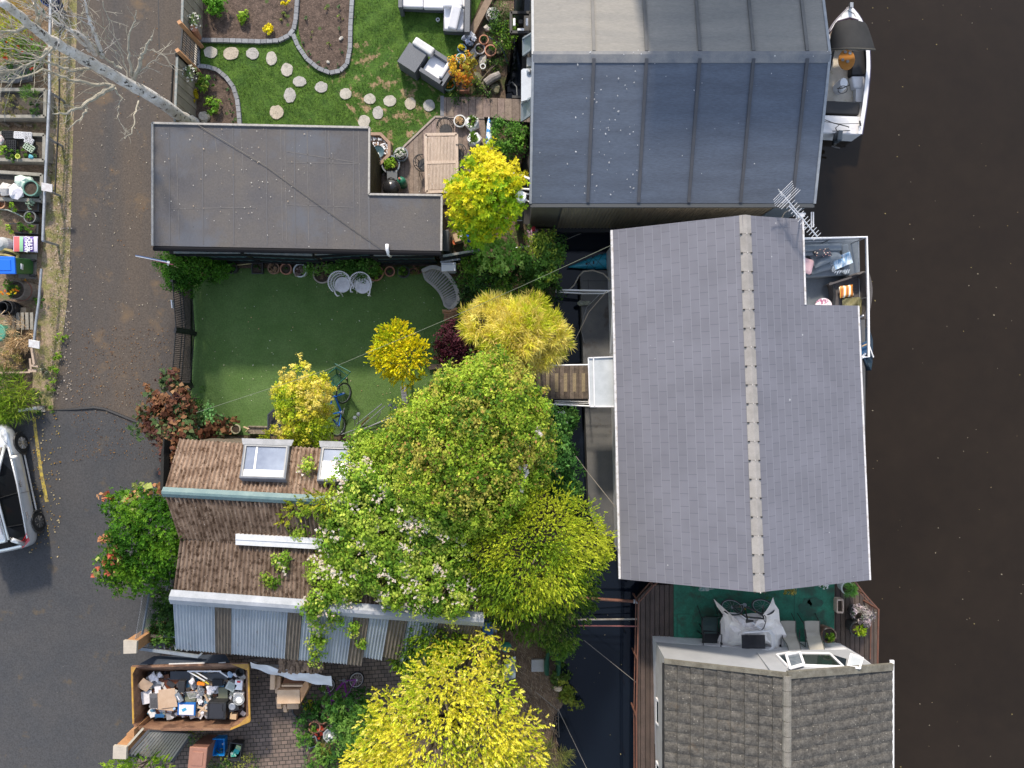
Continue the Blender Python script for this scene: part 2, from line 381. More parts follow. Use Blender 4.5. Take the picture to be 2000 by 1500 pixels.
def pot(name, label, px, py, r, h, mat, plant=None, group=None, z0=0, sq=0, rz=0, fill=None, wall=.025, taper=.78, cat='plant pot', seg=None, sx=1, sy=1, fl=None):
    """rim centre shows at px,py; plant=(palette, height, spread, leaves, size)"""
    c = W(px, py, z0+h); base = Vector((c.x, c.y, z0)); t = T(name, label, cat, base, group); seg = seg or (4 if sq else 24)
    t.part('pot', MB().lathe(base, [(r*taper, 0), (r, h*.85), (r*1.06, h*.86), (r*1.06, h), (r-wall, h), (r-wall, h*.7), (0.001, h*.7)], seg, sq=sq, rz=rz, sx=sx, sy=sy), mat, smooth=False)
    t.part('soil', MB().lathe(base, [(r-wall-.004, h*.72), (r-wall-.004, h*.84), (.001, h*.87)], seg, sq=sq, rz=rz, sx=sx, sy=sy), fill or SOIL)
    if plant:
        pal, ph, sp, n, sz = plant[:5]; kw = plant[5] if len(plant) > 5 else {}
        bl = [(c.x, c.y, z0+h+ph*.35, sp*.8, ph*.55)] + [(c.x+rnd.uniform(-.4,.4)*sp, c.y+rnd.uniform(-.4,.4)*sp, z0+h+ph*rnd.uniform(.3,.6), sp*.45, ph*.35) for _ in range(3)]
        t.part('foliage', crown(bl, n, pal=pal, size=sz, rc=max(.03, sp*.25), k=12, seed=int(px*3+py) % 991, **kw), LEAF)
        if fl: t.part('flower', flowers(shellpts(bl, fl[0], int(px+py)), fl[1], fl[2], int(py)), LEAF)
    return t
def cable(name, label, pts, r, mat, cat='cable', group=None, sag=0):
    P = [W(*p) for p in pts]; Q = []
    for a, b in zip(P, P[1:]):
        k = 10
        for i in range(k): u = i/k; Q.append(a.lerp(b, u) - Vector((0, 0, sag*4*u*(1-u))))
    Q.append(P[-1]); return single(name, MB().tube(Q, r, 5), mat, label, cat, P[0], group)
# ---------------------------------------------------------------- shared materials
WHITE = M('white_paint', (.72,.72,.74), (.6,.6,.62), s=4, fine=.06, rough=.45)
WPVC = M('white_plastic', (.8,.8,.82), s=2, fine=.03, rough=.35)
BLK = M('black_metal', (.012,.012,.014), (.03,.03,.03), s=9, rough=.45)
BPL = M('black_plastic', (.015,.016,.018), (.03,.03,.032), s=6, rough=.5)
STEEL = M('galvanised_steel', (.42,.44,.47), (.3,.32,.35), s=5, rough=.45, metal=.6)
RUST = M('red_oxide_steel', (.17,.065,.04), (.1,.05,.035), s=9, rough=.7, fine=.2)
WOOD = M('grey_timber', (.3,.25,.2), (.2,.165,.13), s=6, st=(1,1,1), fine=.2, rough=.85, vcol=True)
PALEW = M('pale_timber', (.5,.37,.24), (.38,.27,.17), s=5, fine=.15, rough=.8)
TERRA = M('terracotta', (.36,.15,.09), (.46,.24,.16), s=9, fine=.12, rough=.85)
STONE = M('stone', (.5,.47,.43), (.36,.34,.3), s=7, fine=.15, rough=.9, bump=.4)
GLASS = M('glass', (.02,.03,.04), None, fine=0, rough=.03, spec=1)
ROPE = M('rope', (.4,.36,.3), (.28,.25,.2), s=30, rough=.9)

# ---------------------------------------------------------------- water and land
wm = M('river_water', (.0150,.0102,.0062), (.0205,.0140,.0086), s=.25, fine=.1, bs=2.2, rough=.07, spec=.5, ior=1.33, bump=.08, lo=.3, hi=.7)
ZW = -.7
_n = wm.node_tree; _b = _n.nodes['Principled BSDF']; _old = _b.inputs['Base Color'].links[0].from_socket; _tc = _n.nodes.new('ShaderNodeTexCoord'); _sp = _n.nodes.new('ShaderNodeSeparateXYZ'); _mr = _n.nodes.new('ShaderNodeMapRange')
_mr.inputs[1].default_value = 4.5; _mr.inputs[2].default_value = 8.5; _n.links.new(_tc.outputs['Object'], _sp.inputs[0]); _n.links.new(_sp.outputs[0], _mr.inputs[0]); _mx = _n.nodes.new('ShaderNodeMix'); _mx.data_type = 'RGBA'
_n.links.new(_mr.outputs[0], _mx.inputs[0]); _mx.inputs[6].default_value = (.0045,.0075,.014,1); _n.links.new(_old, _mx.inputs[7]); _n.links.new(_mx.outputs[2], _b.inputs['Base Color'])   # shaded pond's navy sky reflection painted into its base colour; silty open river
struct('river', MB().poly([(-200,-200,ZW), (200,-200,ZW), (200,200,ZW), (-200,200,ZW)]), wm)
bank = [(1003,-1200),(1003,0),(1006,60),(1000,100),(990,130),(985,165),(988,192),(1012,205),(1030,240),(1025,300),(1008,345),(1012,430),(1040,445),(1082,448),(1088,480),
        (1090,560),(1082,600),(1070,660),(1055,700),(1052,790),(1060,820),(1085,860),(1095,920),(1110,1000),(1120,1080),(1128,1160),(1112,1220),(1092,1260),(1084,1290),(1086,1340),(1098,1372),(1084,1400),(1078,1440),(1096,1500),(1100,2500)]
bp = []
for (x0, y0), (x1, y1) in zip(bank, bank[1:]):
    n = max(1, int(math.hypot(x1-x0, y1-y0)/14)) if -10 < y0 < 1510 else 1
    for i in range(n):
        j = 3 if n > 1 else 0
        bp.append((x0+(x1-x0)*i/n + rnd.uniform(-j, j), y0+(y1-y0)*i/n + rnd.uniform(-j, j)))
bp.append(bank[-1]); land = bp + [(-9000, 2500+6000), (-9000, -9000), (1003, -9000)]
soilm = M('garden_soil', (.075,.05,.034), (.14,.10,.07), s=5, fine=.5, bs=20, rough=1, bump=.7, speck=((.3,.22,.15), 26, .16, .3), dust=((.05,.06,.02), 1.6, .5, .62))
struct('ground', MB().pp(land, 0, -1.6), soilm)
ap = M('asphalt_lane', (.052,.050,.051), (.082,.065,.052), s=.75, st1=(1,.12,1), fine=.38, bs=20, rough=.9, bump=.3, lo=.3, hi=.6,
       speck=((.5,.46,.36), 4.5, .055, .16), dust=((.13,.09,.055), 1.1, .56, .72), speck2=((.28,.15,.07), 13, .1, .1))
ap2 = M('asphalt_new', (.044,.046,.051), (.055,.054,.056), s=.8, fine=.38, bs=20, rough=.9, bump=.3, speck=((.4,.36,.28), 5, .045, .1), dust=((.10,.075,.045), 1.3, .6, .75))
def sheet(name, pts, z, mat, zb=None): return struct(name, MB().pp(pts, z, -.02 if zb is None else zb), mat)
sheet('road', [(150,-900),(150,60),(146,160),(143,250),(139,400),(136,520),(130,600),(122,660),(112,730),(104,770),(104,812),(330,830),(375,760),(377,560),(378,250),(392,240),(392,-900)], .012, ap)
sheet('road_patch', [(-900,800),(60,806),(104,802),(180,800),(215,808),(250,824),(340,838),(345,1100),(318,1265),(292,1420),(240,1560),(200,2300),(-900,2300)], .016, ap2)
struct('road_joint', MB().tube([W(*p, .016) for p in ((104,801),(150,799),(185,796),(205,799),(228,808),(262,822),(300,834))], [.02,.05,.06,.05,.055,.05,.03], 6), M('tar', (.02,.02,.022), rough=.6))
struct('road_seam', MB().pp([(307,-60),(309,-60),(312,95),(310,96)], .014, .001), M('tar', (.02,.02,.022)))
ym = M('yellow_line', (.42,.33,.06), (.16,.13,.07), s=9, fine=.3, lo=.42, hi=.62, rough=.9)
sheet('road_marking', [(63,815),(69,815),(76,870),(84,925),(95,980),(88,981),(79,935),(70,873)], .021, ym, .0)
vg = M('verge', (.29,.22,.155), (.19,.18,.07), s=3.2, fine=.6, bs=20, rough=1, bump=.8, speck=((.5,.42,.34), 17, .16, .35), speck2=((.1,.15,.03), 9, .25, .3), lo=.42, hi=.58)
sheet('verge', [(100,-900),(151,-900),(151,60),(148,160),(143,300),(141,450),(136,540),(130,620),(120,680),(112,730),(106,800),(60,806),(66,700),(72,620),(84,480),(93,260),(98,100)], .010, vg)
gm = M('lawn_grass', (.035,.085,.010), (.075,.145,.018), s=2.8, fine=.6, bs=17, rough=1, bump=.9, dust=((.32,.22,.13), 1.9, .66, .74))
gm2 = M('worn_lawn', (.035,.09,.01), (.07,.14,.018), s=2.8, fine=.6, bs=17, rough=1, bump=.9, dust=((.34,.23,.14), 2.6, .53, .62))
sheet('lawn', [(388,80),(577,60),(577,-900),(1003,-900),(1003,0),(940,0),(905,80),(885,190),(868,225),(790,285),(745,345),(735,420),(400,420),(400,240),(468,238),(460,190),(440,150),(388,128)], .012, gm)
sheet('lawn_wear', [(690,85),(740,75),(790,120),(830,160),(860,185),(862,215),(800,270),(740,300),(700,240),(640,150),(660,120)], .016, gm2)
soilb = M('mulched_soil', (.125,.088,.07), (.06,.042,.033), s=5.5, fine=.6, bs=19, rough=1, bump=.9, speck=((.42,.33,.27), 24, .17, .3), speck2=((.06,.09,.025), 3, .22, .25))
bedA = [(388,-60),(388,78),(500,80),(550,76),(570,66),(577,50),(577,-60)]
bedB = [(585,-60),(583,60),(590,90),(606,118),(628,134),(650,140),(668,135),(676,124),(681,60),(684,-60)]
bedC = [(380,133),(420,136),(440,152),(457,178),(464,215),(466,245),(380,245)]
for b_ in (bedA, bedB, bedC): sheet('flower_bed', b_, .022, soilb)
tm = M('artificial_turf', (.066,.128,.03), (.09,.155,.045), s=1.4, fine=.35, bs=22, rough=1, bump=.5, speck=((.55,.5,.38), 6, .07, .14), speck2=((.6,.6,.55), 3.1, .035, .25))
sheet('turf', [(372,545),(400,525),(850,520),(900,560),(905,620),(880,700),(830,760),(790,850),(380,850),(372,760)], .012, tm)
pv = bpy.data.materials.new('block_paving'); pv.use_nodes = True; N_ = pv.node_tree.nodes; L_ = pv.node_tree.links
br = N_.new('ShaderNodeTexBrick'); br.inputs['Color1'].default_value = (.13,.10,.085,1); br.inputs['Color2'].default_value = (.19,.14,.115,1); br.inputs['Mortar'].default_value = (.035,.03,.025,1)
br.inputs['Scale'].default_value = 1; br.inputs['Brick Width'].default_value = .2; br.inputs['Row Height'].default_value = .13; br.inputs['Mortar Size'].default_value = .012; br.inputs['Bias'].default_value = 0
tc_ = N_.new('ShaderNodeTexCoord'); mp_ = N_.new('ShaderNodeMapping'); mp_.inputs['Rotation'].default_value = (0,0,R(-4)); L_.new(tc_.outputs['Object'], mp_.inputs[0]); L_.new(mp_.outputs[0], br.inputs[0])
nz = N_.new('ShaderNodeTexNoise'); nz.inputs['Scale'].default_value = 3; nz.inputs['Detail'].default_value = 6; mx = N_.new('ShaderNodeMix'); mx.data_type = 'RGBA'; mx.blend_type = 'MULTIPLY'; mx.inputs[0].default_value = .8
rm = N_.new('ShaderNodeMapRange'); rm.inputs[1].default_value = .3; rm.inputs[2].default_value = .7; rm.inputs[3].default_value = .65; rm.inputs[4].default_value = 1.25
L_.new(tc_.outputs['Object'], nz.inputs[0]); L_.new(nz.outputs[0], rm.inputs[0]); L_.new(br.outputs[0], mx.inputs[6]); L_.new(rm.outputs[0], mx.inputs[7]); L_.new(mx.outputs[2], N_['Principled BSDF'].inputs[0]); N_['Principled BSDF'].inputs['Roughness'].default_value = .9
sheet('driveway', [(318,1265),(400,1250),(800,1270),(800,1380),(640,1400),(600,1480),(620,1900),(200,1900),(250,1540),(292,1420)], .020, pv)
mulch = M('dry_clippings', (.2,.135,.085), (.11,.075,.05), s=4, fine=.6, bs=30, rough=1, bump=1, st=(1,1.6,1), speck=((.42,.32,.22), 19, .2, .35))
sheet('allotment_path', [(-900,-900),(100,-900),(98,100),(93,260),(84,480),(72,620),(64,728),(-900,728)], .008, M('wood_chip_path', (.24,.165,.105), (.12,.085,.055), s=4.5, fine=.6, bs=19, rough=1, bump=1, speck=((.45,.35,.26), 16, .2, .3), dust=((.13,.14,.05), 2.2, .56, .66)))
sheet('bank_litter', [(960,1200),(1085,1190),(1080,1290),(1088,1340),(1082,1400),(1076,1440),(1060,1480),(1030,1480),(990,1330)], .02, mulch)
# loose twigs and stalks on the bank
g_ = np.random.default_rng(5); n_ = 2600
px_ = g_.uniform(975, 1088, n_); py_ = g_.uniform(1195, 1500, n_); zz = np.full(n_, .045) + g_.random(n_)*.06
c_ = np.stack([(px_-1000)*(H-zz)/F, (750-py_)*(H-zz)/F, zz], 1); a_ = g_.uniform(-1.1, .6, n_) - .9
t_ = np.stack([np.cos(a_), np.sin(a_), g_.normal(0, .1, n_)], 1); cl_ = np.array([(.34,.25,.17),(.22,.15,.1),(.12,.08,.055),(.42,.34,.25)])[g_.integers(0, 4, n_)]
tw = quads(c_, nrm(t_), nrm(np.array([0,0,1.]) + g_.normal(size=(n_,3))*.3), g_.uniform(.08,.4,n_), g_.uniform(.008,.018,n_), cl_)
struct('twig_litter', tw, LEAF, kind='stuff', label='dry twigs and clippings strewn over the riverbank soil', cat='twigs')
# fallen leaves: lane, turf and verge
def litter(n, box, cols, size, z, seed):
    g = np.random.default_rng(seed); x = g.uniform(box[0], box[2], n); y = g.uniform(box[1], box[3], n); z = np.full(n, z)
    c = np.stack([(x-1000)*(H-z)/F, (750-y)*(H-z)/F, z], 1); nn = nrm(np.array([0,0,1.]) + g.normal(size=(n,3))*.15); t = nrm(np.cross(nn, g.normal(size=(n,3))))
    ln = size*g.uniform(.5, 1.4, n)*g.uniform(.6,1.2,n); return quads(c, t, nn, ln, ln*.7, np.array(cols)[g.integers(0, len(cols), n)]*g.uniform(.8,1.2,(n,1)))
lt = merge(litter(90, (1700,0,2000,1500), ((.4,.33,.15),(.28,.22,.14),(.45,.4,.3)), .045, ZW+.01, 21), litter(12, (1120,1180,1230,1500), ((.5,.42,.2),(.35,.3,.2)), .045, ZW+.01, 22), litter(90, (310,250,600,420), ((.7,.68,.62),(.55,.45,.35)), .035, 2.63, 31), litter(50, (400,260,850,470), ((.6,.58,.55),), .03, 2.63, 32), litter(420, (150,20,340,820), ((.5,.42,.28),(.6,.55,.45),(.3,.16,.07)), .035, .03, 1), litter(900, (140,640,330,900), ((.25,.13,.06),(.34,.2,.09),(.16,.09,.05)), .04, .03, 2),
           litter(200, (55,800,118,1090), ((.5,.36,.1),(.34,.2,.06),(.6,.5,.3)), .06, .035, 8), litter(110, (395,540,860,800), ((.6,.55,.4),(.5,.35,.2),(.7,.7,.6)), .04, .03, 3),
           litter(900, (98,20,140,780), ((.55,.47,.4),(.4,.3,.2),(.62,.56,.5)), .05, .03, 4), litter(120, (300,1150,700,1480), ((.4,.34,.12),(.3,.2,.1)), .045, .04, 5))
struct('fallen_leaves', lt, LEAF, kind='stuff', label='small pale leaves scattered over the lane and lawns', cat='leaves')
# grass tufts along the verge and lawn
def tufts(n, box, cols, seed, size=.09, keep=None):
    g = np.random.default_rng(seed); x = g.uniform(box[0], box[2], n); y = g.uniform(box[1], box[3], n)
    if keep is not None: k = keep(x, y, g); x, y = x[k], y[k]; n = len(x)
    c = np.stack([(x-1000)*H/F, (750-y)*H/F, np.full(n, .04)], 1); t = nrm(np.array([0,0,.7]) + g.normal(size=(n,3))*.6); t[:, 2] = abs(t[:, 2])
    ln = size*g.uniform(.6,1.4,n); nn = nrm(np.cross(t, g.normal(size=(n,3))))
    return quads(c, t, nn, ln, ln*.14, np.array(cols)[g.integers(0, len(cols), n)]*g.uniform(.7,1.3,(n,1)))
vk = lambda x, y, g: (x > 145 - (y/800)*22 - 30 + np.sin(y*.05)*6) & (x < 147-(y/800)*14-np.maximum(0, y-550)*.1)
struct('verge_grass', tufts(9000, (90,0,150,800), ((.16,.17,.05),(.2,.19,.08),(.1,.16,.03)), 6, .06, vk), LEAF, kind='stuff', label='short dry grass growing along the lane edge', cat='grass')
from_poly = [(392,84),(560,84),(600,130),(650,150),(690,125),(690,0),(900,0),(890,80),(870,200),(790,285),(745,345),(730,250),(468,245),(462,190),(440,145),(392,124)]
def inpoly(x, y, P):
    r = np.zeros(len(x), bool); n = len(P)
    for i in range(n):
        (x0,y0),(x1,y1) = P[i], P[(i+1)%n]
        if y0 == y1: continue
        c = ((y0 > y) != (y1 > y)) & (x < (x1-x0)*(y-y0)/(y1-y0)+x0); r ^= c
    return r
gpatch = lambda x, y, g: inpoly(x, y, from_poly) & (np.sin(x*.11)*np.sin(y*.13)+np.sin(x*.051+y*.067) + g.normal(0,.5,len(x)) < .9)
struct('lawn_grass', tufts(60000, (390,0,905,350), ((.035,.10,.008),(.065,.15,.012),(.10,.19,.02),(.05,.12,.01)), 9, .055, gpatch), LEAF, kind='stuff', label='short green grass of the garden lawn', cat='grass')

# ---------------------------------------------------------------- bed edging, stepping stones
edm = M('edging_brick', (.26,.27,.29), (.19,.2,.22), s=14, fine=.15, rough=.9, vcol=True)
def edging(label, pts, wd=.13):
    P = [W(*p, .05) for p in pts]; mb = MB()
    for a, b in zip(P, P[1:]):
        n = max(1, round((b-a).length/.2))
        for i in range(n):
            q = rnd.uniform(.85, 1.12); mb.beam(a.lerp(b, i/n), a.lerp(b, (i+.93)/n), wd, .11, (q, q, q, 1))
    single('bed_edging', mb, edm, label, 'edging', W(*pts[0], 0), 'grey brick edgings of the garden beds')
edging('grey brick edging under the long soil bed, curving up between the two beds', [(388,79),(450,80),(510,82),(545,80),(565,70),(574,58),(578,40),(581,0),(583,-40)])
edging('grey brick edging hooped around the narrow bed beside the lawn', [(573,68),(582,90),(600,116),(622,134),(645,143),(665,139),(678,126),(684,95),(685,50),(688,0),(689,-40)])
edging('grey brick edging curving round the small corner bed by the garage', [(380,129),(405,131),(425,137),(442,151),(456,170),(464,195),(467,220),(469,246)])
edging('straight grey brick edging just inside the black garden gate', [(386,128),(386,80)])
stm = [M('slab_a', (.47,.44,.39), (.36,.34,.3), s=9, fine=.18, rough=.95, bump=.3), M('slab_b', (.42,.4,.38), (.33,.32,.31), s=9, fine=.18, rough=.95, bump=.3), M('slab_c', (.48,.42,.34), (.38,.33,.27), s=9, fine=.15, rough=.95)]
steps = [(411,102,13.5,11.5),(451,104,15.5,13),(493,104,12.5,11.5),(530,114,10.5,14),(560,136,12,13.5),(585,159,13.5,10.5),(566,186,12,15),(540,219,14,13.5),(627,170,12.5,11),(675,183,11.5,11.5),(722,193,12,10.5),(738,220,10.5,13),(711,237,11.5,13),(761,197,13,11),(801,202,11,12),(838,206,12,11.5)]
stl = ['closest to the black garden gate','second from the garden gate','third from the gate below the long bed','tall one fourth from the gate','egg shaped one left of the narrow bed tip','sixth one where the path forks','tall one on the short spur above the garage','end one of the spur beside the garage roof','under the tip of the narrow bed','middle one of the lawn below the narrow bed','cracked one leading towards the deck','oval one on the branch down to the garage corner','last one beside the garage roof corner','wide one on the worn lawn','next to last before the deck','greyest one right beside the timber deck']
for i, (x, y, a, b) in enumerate(steps):
    pts = []; rr = random.Random(i+3)
    for k in range(18):
        t = k*2*math.pi/18; q = 1 + rr.uniform(-.07, .07); pts.append((x+a*math.cos(t)*q, y+b*math.sin(t)*q))
    o = single('stepping_stone', MB().pp(pts, .045, 0), stm[(0,2,1,0,0,1,1,2,1,0,0,1,0,0,2,1)[i]], 'pale round stepping stone, ' + stl[i], 'stepping stone', W(x, y), 'stepping stones across the lawn', bev=.01)

# ---------------------------------------------------------------- flat roofed garage
gz = 2.6
gr = [(299,241),(722,250),(721,380),(863,382),(862,490),(299,480)]
t = T('garage', 'long flat-roofed garage with grey felt roof between the two gardens', 'garage', W(560, 470, 0))
P = [W(x, y, gz) for x, y in gr]
rm_ = M('roof_felt', (.074,.071,.076), (.099,.089,.082), s=.75, fine=.2, bs=22, rough=.8, st=(1,1,1), bump=.25, lo=.38, hi=.66, speck=((.6,.58,.55), 3.6, .045, .3), speck2=((.055,.055,.06), 2.1, .06, .12), dust=((.085,.09,.105), .5, .5, .62))
rf = t.part('roof', MB().prism(P, gz-.12), rm_)
seam = MB()
for x in (330, 395, 455, 520, 575, 636, 690): a, b = W(x, 246, gz+.004), W(x+2, 478, gz+.004); seam.beam(a, b, .03, .006, (1,1,1,1))
seam.beam(W(720, 384, gz+.004), W(722, 486, gz+.004), .06, .007)
sf_ = MB()
for x0, y0, x1, y1 in ((560,296,700,318),(560,317,700,320),(330,408,500,405),(560,400,690,405),(548,252,552,470),(556,252,560,470),(600,255,603,470),(642,255,646,380),(650,300,653,470),(345,300,350,470),(420,270,424,300),(470,250,476,340),(700,255,704,470)): sf_.beam(W(x0,y0,gz+.003), W(x1,y1,gz+.003), .022, .004)
t.part('scuff', sf_, M('scuff', (.125,.118,.115), (.09,.085,.085), s=9), rf)
t.part('roof_seam', seam, M('seam_felt', (.085,.084,.09), rough=.7), rf)
tr = MB()
for i, j in ((0,1),(1,2),(2,3),(3,4),(5,0)): tr.beam(P[i]+V(0,0,.02), P[j]+V(0,0,.02), .055, .07)
t.part('edge_trim', tr, M('trim_paint', (.4,.38,.35), (.28,.26,.24), s=12, rough=.7))
t.part('gutter', MB().tube([P[5]+V(0,-.07,-.05), P[4]+V(0,-.07,-.05)], .07, 8), M('dull_black', (.012,.012,.014), rough=.95, spec=.1))
cr = [W(x, y, gz) for x, y in gr]; cx = sum((p for p in cr), V(0,0,0))/6
ins = [V(-14.1,7.35,gz-.12), V(-4.22,7.25,gz-.12), V(-4.22,5.35,gz-.12), V(-2.13,5.35,gz-.12), V(-2.13,4.0,gz-.12), V(-10.2,4.1,gz-.12)]
ins = [P[0]+V(.12,-.12,-.12), P[1]+V(-.12,-.12,-.12), P[2]+V(-.12,-.12,-.12), P[3]+V(-.12,-.12,-.12), P[4]+V(-.12,.2,-.12), P[5]+V(.12,.2,-.12)]
wb = MB(); cm = M('olive_cladding', (.13,.115,.07), (.09,.08,.05), s=3, fine=.2, rough=.7)
def corrwall(mb, a, b, z0, z1, per=.09, dep=.02):
    a = Vector(a); b = Vector(b); L_ = (b-a).length; u = (b-a)/L_; nn = Vector((u.y, -u.x, 0)); n = int(L_/per*4)
    mb.grid(lambda i, j: tuple(a + u*(i*L_) + nn*(dep*math.sin(i*n*math.pi/2+.3)) + Vector((0,0,z0-a.z+(z1-z0)*j))), n, 1)
for i in range(6):
    a, b = ins[i], ins[(i+1) % 6]; corrwall(wb, (a.x,a.y,0), (b.x,b.y,0), 0, gz-.12)
t.part('wall', wb, cm)
t.part('vent_pipe', MB().tube([W(757,478,gz)+V(0,0,.08), W(757,488,gz)+V(0,0,.08), W(757,493,gz)+V(.02,-.05,-.05), W(763,500,1.9)], .05, 8), WPVC, smooth=True)
cable('cable', 'thin black cable lying diagonally across the garage roof', [(385,243,2.65),(520,325,2.64),(640,412,2.64),(700,455,2.64),(757,492,2.66)], .008, BLK)
hl = merge(litter(26, (1045,120,1590,390), ((.6,.6,.6),), .04, 2.8, 33), litter(60, (1120,130,1240,385), ((.7,.7,.7),(.55,.55,.55)), .05, 2.8, 34))
hl['v'][:, 2] = 2.825 + (hl['v'][:, 1]-5.17)/3.72*1.05*.999

# ---------------------------------------------------------------- corrugated shed with two pitched roofs
t = T('shed', 'old corrugated shed with two mossy pitched roofs and climbing roses', 'shed', W(640, 1080, 0))
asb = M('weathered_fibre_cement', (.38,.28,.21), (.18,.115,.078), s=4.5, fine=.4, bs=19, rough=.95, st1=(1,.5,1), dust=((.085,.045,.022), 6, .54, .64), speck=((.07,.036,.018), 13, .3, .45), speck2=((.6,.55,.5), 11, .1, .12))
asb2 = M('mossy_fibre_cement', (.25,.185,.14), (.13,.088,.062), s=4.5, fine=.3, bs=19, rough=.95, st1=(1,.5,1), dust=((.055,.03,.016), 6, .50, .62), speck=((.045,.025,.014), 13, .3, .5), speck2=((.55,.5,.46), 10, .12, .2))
galv = M('galvanised_sheet', (.32,.36,.41), (.25,.285,.33), s=1.2, fine=.12, rough=.5, metal=.25, speck=((.1,.08,.06), 3.2, .04, .3), st=(2.5,1,1), dust=((.18,.16,.14), 2.3, .62, .75))
brs = M('stained_sheet', (.15,.125,.1), (.085,.07,.055), s=3, fine=.3, rough=.8, st=(5,.8,1))
def corr(a, b, c, d, per, dep, nr=8, mats=None, lean=0):
    """corrugated sheet a-b along the top, d-c along the bottom; ridges run from top to bottom"""
    a, b, c, d = map(Vector, (a, b, c, d)); n = int((b-a).length/per)*6; nn = (b-a).cross(d-a).normalized(); nn = nn if nn.z > 0 else -nn
    return lambda u, v: tuple((a.lerp(b, u)).lerp(d.lerp(c, u), v) + nn*(dep*math.cos(u*n/6*2*math.pi))), n, nr
zr1, zv, zr2, ze = 3.25, 2.88, 3.25, 2.35
n1 = (W(352,857,2.45), W(760,884,2.45)); r1 = (W(321,961,zr1), W(770,985,zr1)); v1 = (W(352,1052,zv), W(930,1085,zv)); r2 = (W(337,1166,zr2), W(943,1210,zr2)); e2 = (W(344,1268,ze), W(800,1308,ze))
r1e = W(940,994,zr1); n1e = W(930,896,2.45)
def csheet(name, a, b, c, d, mat, per=.125, dep=.045, nr=6, par=None):
    f, n, nr = corr(a, b, c, d, per, dep, nr); return t.part(name, MB().grid(f, n, nr), mat, par)
csheet('roof', r1[0], r1e, n1e, n1[0], asb)
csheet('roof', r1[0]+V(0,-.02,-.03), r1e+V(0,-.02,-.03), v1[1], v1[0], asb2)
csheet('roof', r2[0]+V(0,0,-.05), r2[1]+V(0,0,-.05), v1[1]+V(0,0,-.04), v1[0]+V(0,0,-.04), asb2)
# south slope: separate metal sheets
L0, L1 = r2[0], r2[1]
cuts = [(0,.135,galv),(.137,.188,brs),(.19,.372,galv),(.374,.418,brs),(.42,.585,galv),(.587,.635,brs),(.637,.70,galv),(.702,.76,brs),(.762,.86,galv),(.862,1,brs)]
e2b = e2[0] + (e2[1]-e2[0])*((L1-L0).length/(e2[1]-e2[0]).length)*.985
for i, (u0, u1, mm) in enumerate(cuts):
    dz = V(0,0,.012*(i % 2)); sh = rnd.uniform(-.06, .06)*0
    a, b = L0.lerp(L1, u0)+dz, L0.lerp(L1, u1)+dz; d, c = e2[0].lerp(e2b, u0)+dz, e2[0].lerp(e2b, u1)+dz
    if u0 > .59: d = a.lerp(d, .8+.12*rnd.random()); c = b.lerp(c, (d-a).length/(e2[0]-L0).length)
    csheet('roof_sheet', a+V(0,-.02,-.03), b+V(0,-.02,-.03), c, d, mm, per=.085, dep=.02, nr=2)
def ridgecap(name, a, b, wd, drop, mat, par=None):
    a = Vector(a); b = Vector(b); u = (b-a).normalized(); nn = Vector((-u.y, u.x, 0)); mb = MB(); K = 5
    for k in range(K):
        p, q = a.lerp(b, k/K), a.lerp(b, (k+1)/K + .004); z = V(0,0,.004*(k % 2))
        rg = [[tuple(x+z + nn*o + V(0,0,h)) for o, h in ((-wd,-drop),(-wd*.25,.02),(wd*.25,.02),(wd,-drop),(wd,-drop-.015),(0,-.02),(-wd,-drop-.015))] for x in (p, q)]
        mb.loft(rg)
    return t.part(name, mb, mat, par)
ridgecap('ridge_capping', r1[0]+V(-.05,0,.05), r1e+V(0,0,.05), .14, .08, M('green_flashing', (.09,.155,.165), (.14,.21,.21), s=3, fine=.12, rough=.55))
ridgecap('ridge_capping', r2[0]+V(-.06,0,.07), r2[1]+V(0,0,.07), .2, .09, M('zinc_flashing', (.31,.33,.37), (.22,.24,.27), s=2, fine=.12, rough=.6, metal=0))
